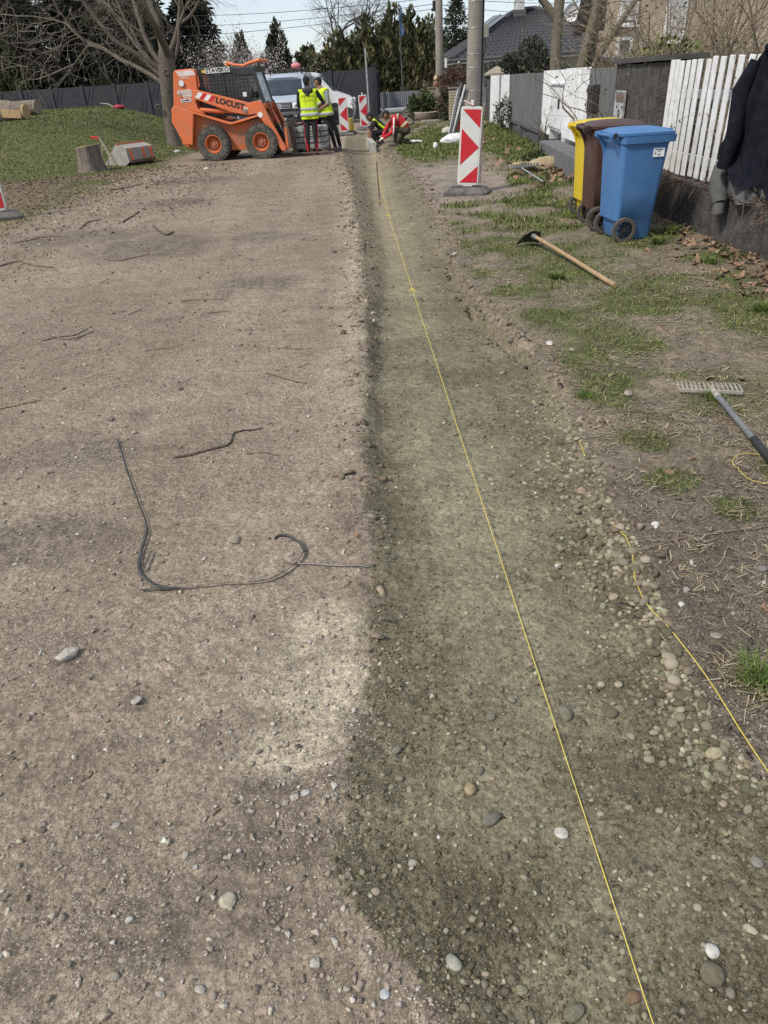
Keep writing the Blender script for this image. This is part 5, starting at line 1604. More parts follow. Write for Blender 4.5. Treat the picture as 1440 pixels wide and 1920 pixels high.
STONE_TABLE = [
    (-1.017, 1.711, 0.0842, (0.55, 0.5, 0.44), 0.8, 'largest pale rock, jagged, alone on the dirt road at the left edge'),
    (-0.384, 0.885, 0.0392, (0.5, 0.46, 0.35), 0.0, 'round smooth yellowish cobble on the dirt road near the trench corner'),
    (-0.744, 1.492, 0.0417, (0.5, 0.46, 0.4), 0.8, 'flat angular pale stone on the road left of the pale sand patch'),
    (-0.686, 1.088, 0.0308, (0.46, 0.42, 0.37), 0.8, 'blocky pale stone on the road beside a dark clod'),
    (-0.860, 1.087, 0.0256, (0.2, 0.175, 0.15), 0.8, 'dark brown rounded clod at the left of the road'),
    (-0.590, 0.746, 0.0340, (0.44, 0.38, 0.3), 0.8, 'brownish wedge shaped stone near the bottom left corner'),
    (-0.485, 0.707, 0.0228, (0.5, 0.46, 0.4), 0.8, 'small pale wedge of stone at the bottom left, right of the brown wedge stone'),
    (-0.409, 0.712, 0.0271, (0.52, 0.48, 0.42), 0.8, 'pale pyramid shaped stone at the bottom, middle of the road'),
    (-0.585, 0.675, 0.0326, (0.52, 0.45, 0.34), 0.8, 'beige pointed stone cut off by the bottom edge of the picture'),
    (-0.587, 2.323, 0.0706, (0.42, 0.36, 0.27), 0.8, 'flat tan stone lying alone above the black strap loop'),
    (-0.359, 2.206, 0.0340, (0.52, 0.46, 0.38), 0.8, 'tan stone lying inside the black strap loop'),
    (-1.455, 3.597, 0.0463, (0.24, 0.215, 0.18), 0.0, 'small dark oval stone on the road above the black strap'),
    (-0.259, 1.139, 0.0342, (0.55, 0.5, 0.42), 0.8, 'cream angular stone, left one of a pair at the pale sand patch'),
    (-0.232, 1.145, 0.0264, (0.62, 0.61, 0.58), 0.8, 'bluish white angular stone, right one of a pair at the pale sand patch'),
    (-0.162, 1.159, 0.0266, (0.66, 0.64, 0.58), 0.8, 'white angular chip near the olive sand border'),
    (-0.186, 0.746, 0.0276, (0.5, 0.47, 0.42), 0.8, 'grey angular stone at the bottom near the trench corner'),
    (-0.051, 0.683, 0.0205, (0.55, 0.56, 0.57), 0.0, 'bluish pebble among chips at the bottom corner of the trench'),
    (-0.499, 1.001, 0.0209, (0.55, 0.5, 0.42), 0.0, 'small cream pebble left of the round cobble'),
    (-0.468, 0.968, 0.0193, (0.55, 0.5, 0.44), 0.8, 'pale triangular chip just above the round cobble'),
    (-0.589, 0.859, 0.0182, (0.62, 0.6, 0.55), 0.0, 'small white round pebble on dark soil of the road'),
    (1.119, 4.401, 0.0819, (0.66, 0.61, 0.54), 0.8, 'white rock on the verge by the trench edge, larger of two'),
    (1.213, 4.249, 0.0464, (0.5, 0.42, 0.36), 0.8, 'small pinkish rock right of the white rock on the verge'),
    (1.322, 3.479, 0.0733, (0.45, 0.38, 0.32), 0.8, 'pinkish brown rock half buried in grass left of the rake'),
    (1.023, 2.241, 0.0324, (0.75, 0.73, 0.68), 0.0, 'white oval pebble on dark soil right of the pebble bank'),
    (1.018, 2.227, 0.0262, (0.72, 0.7, 0.65), 0.8, 'small white chip touching the white oval pebble'),
    (1.060, 1.985, 0.0372, (0.48, 0.45, 0.4), 0.8, 'grey rounded stone on the dark verge soil near the broken stick'),
    (0.980, 1.841, 0.0389, (0.46, 0.43, 0.38), 0.8, 'speckled grey stone beside the thin twig ends on the verge'),
    (0.937, 1.767, 0.0241, (0.72, 0.7, 0.64), 0.0, 'small white egg shaped pebble on the dark verge soil'),
    (0.982, 1.615, 0.0357, (0.38, 0.345, 0.28), 0.0, 'olive brown stone on the verge above the big grass tuft'),
    (1.265, 1.919, 0.0400, (0.26, 0.24, 0.22), 0.0, 'dark grey stone at the right edge of the picture'),
    (0.611, 2.060, 0.0343, (0.72, 0.7, 0.63), 0.8, 'white pebble in the trench sand right of the yellow string'),
    (0.087, 0.738, 0.0360, (0.42, 0.42, 0.34), 0.0, 'long pale green pebble standing out in the sand at the bottom'),
    (0.605, 0.738, 0.0339, (0.66, 0.65, 0.6), 0.0, 'bright white oval pebble at the lower right of the trench'),
    (0.584, 0.693, 0.0535, (0.205, 0.18, 0.125), 0.0, 'large sunken brown cobble at the lower right of the trench'),
    (0.305, 0.647, 0.0420, (0.24, 0.225, 0.16), 0.0, 'broad flat olive stone at the bottom of the trench by the string'),
    (0.368, 1.012, 0.0346, (0.6, 0.58, 0.5), 0.0, 'cream oblong pebble left of the yellow string'),
    (0.174, 1.146, 0.0370, (0.4, 0.31, 0.19), 0.0, 'tan brown oblong pebble in the middle of the sand'),
    (0.216, 1.058, 0.0455, (0.21, 0.2, 0.155), 0.0, 'dark grey flat stone below the tan pebble in the sand'),
    (0.472, 1.380, 0.0529, (0.24, 0.225, 0.165), 0.0, 'long grey pebble right of the string, in the middle of the trench'),
    (0.332, 1.446, 0.0303, (0.26, 0.245, 0.18), 0.0, 'rounded grey pebble left of the string in the middle of the trench'),
    (0.262, 1.376, 0.0294, (0.25, 0.235, 0.175), 0.0, 'round greenish pebble beside a smooth strip of sand'),
    (0.107, 1.470, 0.0199, (0.58, 0.58, 0.52), 0.0, 'small white pebble in the left part of the trench sand'),
    (0.206, 1.201, 0.0271, (0.22, 0.205, 0.15), 0.0, 'round olive pebble above the tan oblong pebble'),
    (-0.001, 1.277, 0.0309, (0.26, 0.25, 0.19), 0.0, 'grey egg shaped pebble next to the pale sand border'),
    (0.803, 1.197, 0.0460, (0.52, 0.45, 0.3), 0.0, 'yellow oblong pebble under the second string'),
    (0.788, 1.038, 0.0275, (0.15, 0.125, 0.09), 0.0, 'dark brown cobble at the right edge of the trench'),
    (0.020, 0.964, 0.0217, (0.45, 0.44, 0.36), 0.0, 'speckled pebble in the lower left part of the sand'),
    (0.215, 0.688, 0.0246, (0.32, 0.29, 0.2), 0.0, 'olive round pebble at the bottom of the sand left of the string'),
    (0.422, 0.666, 0.0304, (0.25, 0.165, 0.1), 0.0, 'reddish brown stone under the string at the bottom'),
    (0.700, 0.778, 0.0238, (0.55, 0.5, 0.38), 0.0, 'cream long pebble at the right edge of the picture in the sand'),
    (0.778, 0.918, 0.0282, (0.3, 0.29, 0.25), 0.0, 'grey round pebble at the right edge of the picture above the cream one'),
    (0.006, 5.534, 0.0580, (0.6, 0.55, 0.47), 0.8, 'pale stone on the left lip of the trench'),
    (-0.260, 8.104, 0.0927, (0.52, 0.42, 0.27), 0.8, 'yellowish flat stone on the road by the trench lip'),
    (0.832, 7.257, 0.0630, (0.55, 0.48, 0.38), 0.8, 'pinkish stone on the right lip of the trench near the verge grass'),
    (-3.551, 17.719, 0.1197, (0.75, 0.74, 0.72), 0.0, 'white lump on the road in front of the rear wheel of the loader'),
    (-5.389, 23.128, 0.1854, (0.7, 0.7, 0.68), 0.0, 'white lump in the grass behind the orange loader'),
    (-0.267, 1.716, 0.0304, (0.55, 0.49, 0.38), 0.8, 'pale stone on the sandy patch, upper one'),
    (-0.257, 1.710, 0.0236, (0.57, 0.52, 0.44), 0.8, 'small pale stone touching the upper stone of the sandy patch'),
    (-0.261, 1.293, 0.0198, (0.13, 0.11, 0.095), 0.8, 'dark clod on the pale sand patch'),
    (-0.281, 1.121, 0.0235, (0.45, 0.4, 0.33), 0.8, 'beige stone at the lower end of the pale sand patch'),
]
# positions on the ground, metres
STRAP_A = [(-1.329, 3.312), (-1.241, 3.099), (-1.138, 2.857), (-1.039, 2.633), (-0.969, 2.476), (-0.946, 2.394), (-0.932, 2.244), (-0.906, 2.139), (-0.869, 2.087), (-0.811, 2.043), (-0.729, 2.017)]
STRAP_B = [(-0.892, 2.138), (-0.893, 2.258)]
STRAP_C = [(-0.876, 2.025), (-0.806, 2.024), (-0.730, 2.021), (-0.617, 2.026), (-0.523, 2.026), (-0.448, 2.029), (-0.403, 2.050), (-0.359, 2.091), (-0.328, 2.141), (-0.313, 2.184), (-0.312, 2.226), (-0.333, 2.264), (-0.365, 2.286), (-0.400, 2.282), (-0.417, 2.251)]
STRAP_D = [(-0.402, 2.175), (-0.374, 2.149), (-0.323, 2.134), (-0.245, 2.126), (-0.156, 2.104), (-0.069, 2.083)]
STRING_B = [(0.936, 3.009), (0.918, 2.833), (0.878, 2.283), (0.893, 2.188), (0.884, 2.084), (0.847, 1.943), (0.835, 1.826), (0.860, 1.628), (0.875, 1.511), (0.887, 1.326), (0.897, 1.112)]
STRING_C = [(1.678, 2.699), (1.613, 2.717), (1.537, 2.706), (1.492, 2.647), (1.484, 2.553), (1.506, 2.483), (1.558, 2.455)]
HOE = [(1.505, 7.126), (1.619, 7.299), (1.902, 5.607)]
RAKE = [(1.542, 3.432), (1.882, 3.347), (1.727, 3.420), (1.626, 2.593), (1.653, 2.743)]
KERBL = [(0.114, 21.015), (0.211, 20.946), (0.082, 24.529)]
STICKS = [
    [(-0.989, 3.079), (-0.899, 3.108), (-0.815, 3.144), (-0.745, 3.194), (-0.741, 3.286), (-0.726, 3.336), (-0.660, 3.353), (-0.602, 3.371)],
    [(-3.965, 7.991), (-3.838, 8.170), (-3.606, 7.952), (-3.312, 7.777)],
    [(-4.400, 9.453), (-4.252, 9.585), (-4.200, 9.714), (-3.923, 9.705)],
    [(-2.163, 3.844), (-2.060, 3.892), (-1.962, 3.942)],
    [(-4.124, 8.641), (-3.736, 8.064)],
    [(-2.867, 8.053), (-2.681, 7.951), (-2.561, 8.054), (-2.409, 8.179)],
    [(-2.841, 10.103), (-2.508, 9.350), (-2.455, 9.553)],
    [(-4.808, 14.660), (-4.534, 14.935), (-4.383, 15.450)],
    [(-3.860, 10.225), (-3.927, 10.756), (-3.812, 10.989)],
    [(-2.416, 5.144), (-2.320, 5.202), (-2.213, 5.234), (-2.164, 5.384)],
    [(-2.404, 5.269), (-2.217, 5.133), (-2.089, 5.317)],
    [(-2.167, 5.099), (-2.129, 5.219)],
    [(0.903, 2.082), (0.918, 2.015), (0.943, 1.903), (0.958, 1.872)],
    [(0.879, 2.068), (0.980, 2.109), (1.127, 2.136), (1.270, 2.150), (1.418, 2.171)],
    [(1.081, 1.967), (1.118, 1.933), (1.152, 1.893)],
    [(0.823, 1.346), (0.848, 1.319), (0.860, 1.291)],
    [(1.282, 2.577), (1.346, 2.569), (1.412, 2.594)],
    [(2.455, 5.703), (2.559, 5.594), (2.628, 5.414), (2.637, 5.036)],
    [(2.175, 5.948), (1.990, 5.809)],
    [(2.374, 5.636), (2.604, 5.500)],
    [(2.968, 7.752), (3.180, 7.510)],
    [(-0.673, 4.200), (-0.530, 4.067), (-0.413, 3.979)],
    [(-0.601, 4.669), (-0.507, 4.620), (-0.419, 4.626)],
    [(-1.605, 6.080), (-1.428, 6.093), (-1.247, 6.089)],
    [(-1.301, 5.647), (-1.139, 5.691)],
    [(-0.650, 3.083), (-0.547, 3.081), (-0.494, 3.057)],
    [(-0.653, 4.656), (-0.567, 4.697)],
    [(-1.893, 5.892), (-1.953, 5.717)],
    [(1.189, 3.034), (1.217, 3.153)],
    [(-0.816, 1.218), (-0.795, 1.236), (-0.792, 1.249)],
    [(-0.454, 1.102), (-0.437, 1.116)],
    [(-0.298, 7.969), (-0.171, 7.849)],
    [(-0.435, 0.927), (-0.417, 0.945)],
    [(-2.552, 6.952), (-2.526, 7.117)],
    [(-1.576, 4.760), (-1.369, 4.815)],
    [(-0.481, 4.264), (-0.418, 4.332)],
    [(-3.388, 10.578), (-3.405, 11.181), (-3.404, 11.529)],
    [(-0.063, 1.293), (-0.077, 1.286)],
]
# ================================================================== BOARDS, KERBS, POLES, TOOLS
M_BOARDRED = pmat('reflective_red', (0.58, 0.022, 0.035), (0.52, 0.02, 0.03), 4, 0.4, dirt=(0.5, 0.1, 0.1), dirt_scale=6, dirt_amt=0.25)
M_BOARDWHITE = pmat('reflective_white', (0.70, 0.71, 0.67), (0.62, 0.63, 0.60), 4, 0.45, dirt=(0.5, 0.48, 0.42), dirt_scale=5, dirt_amt=0.4)
M_BASE = pmat('recycled_plastic_base', (0.085, 0.08, 0.075), (0.14, 0.13, 0.12), 9, 0.9, 0.3, 60, dirt=(0.2, 0.175, 0.15), dirt_scale=4, dirt_amt=0.6)
M_CONC = pmat('kerb_concrete', (0.36, 0.355, 0.335), (0.44, 0.435, 0.41), 12, 0.9, 0.3, 90)
M_CONC2 = pmat('pole_concrete', (0.235, 0.215, 0.185), (0.31, 0.285, 0.25), 2.5, 0.9, 0.3, 40, stretch=(1, 1, 0.35), dirt=(0.14, 0.125, 0.105), dirt_scale=1.6, dirt_amt=0.6)
M_WOOD = pmat('pallet_wood', (0.28, 0.21, 0.155), (0.20, 0.15, 0.11), 10, 0.9, 0.3, 40)
M_GALV = pmat('galvanised', (0.45, 0.46, 0.46), (0.36, 0.37, 0.37), 10, 0.45, metal=0.5)

def warning_board(label, x, y, rz, mirror=False, tilt=0.0, tape=False, base_rz=0.0):
    t = thing('warning_board', label, 'warning board', (x, y, H(x, y)), rz, 'warning boards of the road works')
    mx = -1 if mirror else 1
    # base: low chamfered block
    b = MB()
    b.M = Matrix.Rotation(base_rz, 4, 'Z')
    lo = [(-0.33, -0.15), (-0.27, -0.21), (0.27, -0.21), (0.33, -0.15), (0.33, 0.15), (0.27, 0.21), (-0.27, 0.21), (-0.33, 0.15)]
    hi = [(px * 0.78, py * 0.70) for px, py in lo]
    rows = [[(p[0], p[1], 0.0) for p in lo], [(p[0], p[1], 0.045) for p in lo], [(p[0], p[1], 0.105) for p in hi]]
    b.grid([r + [r[0]] for r in rows])
    b.add(rows[2], [tuple(range(8))]); b.add(rows[0], [tuple(range(8))])
    base = b.build('base', M_BASE, t, bevel=0.008)
    for s in (-1, 1):
        b = MB(); b.M = Matrix.Rotation(base_rz, 4, 'Z'); b.box((s * 0.16, -0.03, 0.105), (0.12, 0.09, 0.012)); b.build('socket', M_BLACK, base)
    bd = thing_part('board', t, (0, -0.02, 0.11))
    bd.rotation_euler = (R(-2), tilt, 0)
    # moulded white frame with rounded corners
    w, h = 0.152, 1.02
    out = []
    for cx, cz, a0 in ((w - 0.04, h - 0.04, 0), (-w + 0.04, h - 0.04, 90), (-w + 0.04, 0.06, 180), (w - 0.04, 0.06, 270)):
        for i in range(5):
            a = R(a0 + 22.5 * i)
            out.append((cx + 0.04 * math.cos(a), cz + 0.04 * math.sin(a)))
    b = MB(); b.prism(out, -0.022, 0.022); b.prism([(-0.06, 0.0), (0.06, 0.0), (0.09, 0.04), (-0.09, 0.04)], -0.02, 0.02); b.build('frame', M_BOARDWHITE, bd, bevel=0.008)
    b = MB(); b.box((0, 0, h + 0.035), (0.042, 0.03, 0.085)); b.build('lamp_peg', M_BOARDWHITE, bd, bevel=0.006)
    z0, z1, hw = 0.055, h - 0.035, 0.128
    def q(s, tt): return (mx * (-hw + 2 * hw * s), z1 - (z1 - z0) * tt)
    tri = [[(0, 0), (1, 0), (1, 0.25)], [(0, 0.255), (1, 0.51), (0, 0.755)], [(1, 0.765), (1, 1), (0, 1)]]
    b = MB(); b.prism([(-hw, z0), (hw, z0), (hw, z1), (-hw, z1)], -0.0245, -0.0235); b.build('white_sheeting', M_BOARDWHITE, bd)
    for p in tri:
        b = MB(); b.prism([q(*c) for c in p], -0.0275, -0.0255); b.build('red_arrow', M_BOARDRED, bd)
    if tape:
        b = MB()
        P = [(0.155, 0.03, 0.80), (0.165, 0.04, 0.60), (0.15, 0.06, 0.40), (0.18, 0.07, 0.22), (0.175, 0.06, 0.05)]
        b.grid([[(px - 0.018, py, pz), (px + 0.018, py + 0.01, pz)] for px, py, pz in P]); o = b.build('tape_end', pmat('barrier_tape', (0.72, 0.68, 0.66), (0.62, 0.2, 0.2), 9, 0.5), bd)
        b = MB(); b.tube([(-0.12, -0.03, h + 0.07), (-0.03, -0.03, h + 0.03), (0.0, -0.02, h + 0.01), (0.025, -0.025, h + 0.02)], 0.012, 6); b.build('tape_knot', pmat('barrier_tape_red', (0.62, 0.18, 0.18), (0.75, 0.6, 0.58), 14, 0.6), bd)
    return t

warning_board('large red and white warning board in the foreground right of the trench', 1.49, 11.35, R(-6), False, R(3.0), True, R(-14))
warning_board('red and white warning board next to the man at the kerb pallet', -0.60, 27.0, R(2), True, R(-0.5))
warning_board('farthest red and white warning board, in front of the grey sheet gate', 0.09, 29.8, R(14), True, R(-2))
warning_board('red and white warning board cut off by the left picture edge', -5.52, 11.55, R(14), False, R(1.0), False, R(12))

# ---- pallet of kerb stones
PX, PY = -1.33, 20.45
t = thing('pallet', 'wooden pallet on the loader forks carrying the concrete kerbs', 'pallet', (PX, PY + 0.32, H(PX, PY)), R(-4))
for k in range(5):
    b = MB(); b.box((0, -0.42 + k * 0.21, 0.125), (0.88, 0.13, 0.022)); b.build('deck_board', M_WOOD, t)
for k in (-1, 0, 1):
    b = MB(); b.box((k * 0.37, 0, 0.065), (0.13, 0.96, 0.085)); b.build('stringer', M_WOOD, t)
    b = MB(); b.box((k * 0.37, 0, 0.011), (0.13, 0.96, 0.02)); b.build('runner', M_WOOD, t)
def kerb_mesh(w, h, l):
    b = MB()
    b.prism([(-w / 2, 0), (w / 2, 0), (w / 2, h - 0.03), (w / 2 - 0.03, h), (-w / 2, h)], -l / 2, l / 2)
    return b.mesh('kerb_stone', M_CONC)
def bevelled(o, w=0.006):
    m = o.modifiers.new('bevel', 'BEVEL'); m.width = w; m.segments = 1; m.limit_method = 'ANGLE'
k_lo, k_hi = kerb_mesh(0.140, 0.128, 0.95), kerb_mesh(0.132, 0.215, 0.95)
rowname = ('bottom', 'middle', 'top')
ordn = ('leftmost', 'second from left', 'third from left', 'third from right', 'second from right', 'rightmost')
for r, (z, me) in enumerate(((0.138, k_lo), (0.269, k_lo), (0.400, k_hi))):
    for i in range(6):
        if r == 2 and i in (2,): continue
        o = bpy.data.objects.new('kerb_stone', me); col.objects.link(o)
        lx = -0.36 + i * 0.144 + rnd.uniform(-0.003, 0.003)
        a = R(-4)
        o.location = (PX + lx * math.cos(a), PY + 0.32 + lx * math.sin(a) + rnd.uniform(-0.015, 0.01), H(PX, PY) + z)
        o.rotation_euler = (0, 0, a + rnd.uniform(-0.01, 0.01))
        bevelled(o)
        tag(o, '%s concrete kerb in the %s layer on the pallet' % (ordn[i], rowname[r]), 'kerb stone', 'kerbs stacked on the pallet')
t = thing('packing_strap', 'black packing straps around the kerbs on the pallet', 'strap', (PX, PY + 0.32, H(PX, PY)), R(-4))
for z in (0.265, 0.395, 0.50):
    b = MB()
    P = [(-0.44, -0.5), (0.44, -0.5), (0.44, 0.5), (-0.44, 0.5)]
    for i in range(4):
        p, q_ = P[i], P[(i + 1) % 4]
        b.bar((p[0], p[1], z), (q_[0], q_[1], z + rnd.uniform(-0.01, 0.01)), 0.004, 0.016)
    b.build('band', M_BLACK, t)

# ---- kerbs being laid
for i, (x, y, lab) in enumerate(((0.235, 21.55, 'concrete kerb just set in the trench in front of the crouching men'), (0.19, 22.58, 'concrete kerb already set in the trench beside the man in black'))):
    me = kerb_mesh(0.15, 0.27, 1.0)
    o = bpy.data.objects.new('kerb_stone', me); col.objects.link(o)
    o.location = (x, y, H(x, y) - 0.02); o.rotation_euler = (0, 0, R(3)); bevelled(o)
    tag(o, lab, 'kerb stone')

# ---- poles
def concrete_pole(label, x, y, r0, r1, h, lean=(0, 0)):
    t = thing('concrete_pole', label, 'pole', (x, y, H(x, y) - 0.1), 0)
    t.rotation_euler = (lean[0], lean[1], 0)
    b = MB(); b.tube([(0, 0, h * k / 14) for k in range(15)], [r0 + (r1 - r0) * k / 14 for k in range(15)], 20); b.build('shaft', M_CONC2, t, smooth=True)
    return t
t = concrete_pole('thick concrete utility pole with cables behind the large warning board', 3.50, 25.6, 0.235, 0.175, 9.0, (0, R(0.6)))
b = MB(); b.tube([(0.235, -0.06, 0.2), (0.24, -0.06, 1.5), (0.235, -0.05, 3), (0.22, -0.05, 6), (0.2, -0.05, 9)], 0.028, 8); b.build('cable_pipe', M_BLACK, t, smooth=True)
for z in (1.15, 1.75, 2.1, 2.75, 3.4):
    r = 0.235 - 0.06 * z / 9
    b = MB(); b.lathe([(r + 0.004, -0.012), (r + 0.008, 0), (r + 0.004, 0.012), (r - 0.02, 0.012), (r - 0.02, -0.012), (r + 0.004, -0.012)], 24, 'Z', (0, 0, z)); b.build('band', M_STEEL, t)
b = MB(); b.box((0.33, -0.02, 2.68), (0.16, 0.14, 0.34)); b.build('cable_box', pmat('cable_box_grey', (0.30, 0.28, 0.24), None, 8, 0.8), t, bevel=0.01)
b = MB(); b.tube([(0.30, -0.05, 2.5), (0.33, -0.07, 2.25), (0.28, -0.07, 2.05), (0.24, -0.06, 1.9)], 0.016, 6); b.build('cable', M_BLACK, t, smooth=True)
t = concrete_pole('slimmer concrete pole with a lantern bracket behind the brick garden fence', 3.33, 34.6, 0.165, 0.135, 9.0, (0, R(-0.3)))
b = MB(); b.box((-0.2, -0.02, 4.05), (0.10, 0.12, 0.26)); b.box((-0.22, -0.02, 3.88), (0.16, 0.14, 0.1)); b.build('bracket', M_BLACK, t, bevel=0.01)
b = MB(); b.box((0.26, -0.02, 2.05), (0.10, 0.1, 0.34)); b.build('white_box', M_WPRINT, t, bevel=0.01)
t = thing('steel_pole', 'thin bare steel pole in front of the dark concrete fence', 'pole', (0.30, 30.6, 0))
b = MB(); b.tube([(0, 0, 0), (-0.05, 0, 2.52)], 0.035, 10); b.build('tube', M_GALV, t, smooth=True)
b = MB(); b.lathe([(0.001, 0), (0.04, 0), (0.04, 0.03), (0.001, 0.03)], 10, 'Z', (-0.05, 0, 2.52)); b.build('cap', M_GALV, t)
t = thing('flag_pole', 'slender flag pole with a limp blue flag in front of the thuja hedge', 'flag pole', (2.35, 45.5, 0))
b = MB(); b.tube([(0, 0, 0), (-0.1, 0, 5.0)], [0.04, 0.02], 8); b.build('pole', M_DARKGREY, t, smooth=True)
rows = []
for k in range(9):
    z = 4.95 - k * 0.17
    rows.append([(-0.09 + 0.05 * math.sin(k * 1.3) + u * (0.07 + 0.010 * k), 0.05 * math.sin(3 * u + k), z - 0.1 * u) for u in (0, 0.5, 1, 1.5)])
b = MB(); b.grid(rows); o = b.build('flag', pmat('blue_flag', (0.07, 0.11, 0.22), (0.09, 0.14, 0.26), 6, 0.8), t, smooth='all')
s = o.modifiers.new('solid', 'SOLIDIFY'); s.thickness = 0.02

# ---- stake and strings
M_STRING = pmat('yellow_string', (0.66, 0.52, 0.06), (0.72, 0.60, 0.14), 40, 0.8)
t = thing('iron_stake', 'thin rusty iron stake standing in the trench holding the string', 'stake', (0.2, 11.6, 0))
b = MB(); b.tube([(0, 0, -0.2), (-0.01, 0, 0.2), (-0.022, 0, 0.5)], 0.009, 7); b.build('rod', M_RUST, t, smooth=True)
b = MB(); b.tube([(-0.013, -0.012, -0.045), (0.01, 0, -0.03), (0, 0.014, -0.042), (-0.02, 0.0, -0.03), (-0.013, -0.012, -0.04)], 0.004, 5); b.build('string_knot', M_STRING, t)

def ground_line(pts, z_off, sub=0.06, seed=0):
    P = []
    for (a, b2) in zip(pts[:-1], pts[1:]):
        n = max(1, int(math.hypot(b2[0] - a[0], b2[1] - a[1]) / sub))
        for i in range(n):
            P.append((a[0] + (b2[0] - a[0]) * i / n, a[1] + (b2[1] - a[1]) * i / n))
    P.append(pts[-1])
    Z = height([p[0] for p in P], [p[1] for p in P])
    return [(p[0], p[1], float(z) + z_off) for p, z in zip(P, Z)]

A, B, Cc = Vector((0.448, 0.30, -0.005)), Vector((0.262, 10.5, 0.005)), Vector((0.215, 21.08, 0.16))
P = []
for k in range(60):
    u = k / 59
    p = A.lerp(B, u)
    zg = float(height(p.x, p.y)[0])
    p.z = max(p.z - 0.01 * math.sin(math.pi * u), zg + 0.006)
    P.append(p)
P += [B.lerp(Cc, k / 20) for k in range(1, 21)]
t = thing('marking_string', 'long yellow marking string stretched along the middle of the trench', 'string')
b = MB(); b.tube(P, [0.0011 + 0.00013 * p.y for p in P], 5); b.build('line', M_STRING, t)
for y in (6.07, 9.9):
    p = Vector((float(np.interp(y, [A.y, B.y], [A.x, B.x])), y, float(np.interp(y, [p_.y for p_ in P], [p_.z for p_ in P]))))
    b = MB()
    b.ball(p, (0.014, 0.014, 0.012), 8, 5)
    b.tube([p, p + Vector((-0.02, -0.02, 0.012)), p + Vector((-0.03, -0.05, -0.003))], 0.003, 5)
    b.tube([p, p + Vector((0.015, -0.03, 0.008)), p + Vector((0.02, -0.05, -0.003))], 0.003, 5)
    b.build('knot', M_STRING, t)
t = thing('marking_string', 'second yellow string lying slack along the right bank of the trench', 'string')
for seg in (STRING_B[:2], STRING_B[2:]):
    b = MB(); b.tube(ground_line(seg, 0.008), 0.0014, 5); b.build('line', M_STRING, t)
t = thing('marking_string', 'short loop of yellow string on the grass beside the rake handle', 'string')
b = MB(); b.tube(ground_line([(p.x, p.y) for p in smooth_pts([(q[0], q[1], 0) for q in STRING_C], 6)], 0.012), 0.0012, 5); b.build('line', M_STRING, t)

# ---- black strap and pale strap on the road
M_STRAPM = pmat('black_strap', (0.045, 0.045, 0.045), (0.10, 0.095, 0.085), 14, 0.6)
def ribbon(mb, pts, w, twist, th=0.0012):
    """flat strap along pts; twist(i/n) = 0 lying flat .. 1 standing on edge"""
    n = len(pts)
    rows = []
    for i, p in enumerate(pts):
        d = (pts[min(i + 1, n - 1)] - pts[max(i - 1, 0)]).normalized()
        sd = d.cross(Vector((0, 0, 1))).normalized()
        a = twist(i / (n - 1)) * math.pi / 2
        v = sd * math.cos(a) + Vector((0, 0, 1)) * math.sin(a)
        base = p + Vector((0, 0, 0.5 * w * math.sin(a)))
        rows.append([base - v * w / 2, base + v * w / 2])
    mb.grid(rows)
def strap(parent, pts, w, twist, lift, m, name):
    p3 = smooth_pts([(x, y, 0) for x, y in pts])
    zz = height([p.x for p in p3], [p.y for p in p3])
    n = len(p3)
    for i, p in enumerate(p3): p.z = float(zz[i]) + 0.006 + lift(i / (n - 1))
    mb = MB(); ribbon(mb, p3, w, twist); o = mb.build(name, m, parent, smooth='all')
    s = o.modifiers.new('solid', 'SOLIDIFY'); s.thickness = 0.0016; s.offset = 0
    return o
t = thing('plastic_strap', 'discarded black plastic packing strap lying in a long loop on the dirt road', 'strap')
strap(t, STRAP_A, 0.013, lambda u: 0.35 + 0.3 * math.sin(6 * u), lambda u: 0.004, M_STRAPM, 'strap_band')
strap(t, STRAP_C, 0.013, lambda u: 0.25 + 0.6 * u, lambda u: 0.004 + 0.03 * max(0, u - 0.7) / 0.3, M_STRAPM, 'strap_band')
strap(t, STRAP_B, 0.007, lambda u: 0.2, lambda u: 0.008, M_STRAPM, 'strap_band')
t = thing('plastic_strap', 'short dusty grey strap end running from the loop to the trench', 'strap')
strap(t, STRAP_D, 0.011, lambda u: 0.2, lambda u: 0.002, pmat('grey_strap', (0.24, 0.215, 0.18), (0.33, 0.3, 0.25), 20, 0.8), 'strap_band')

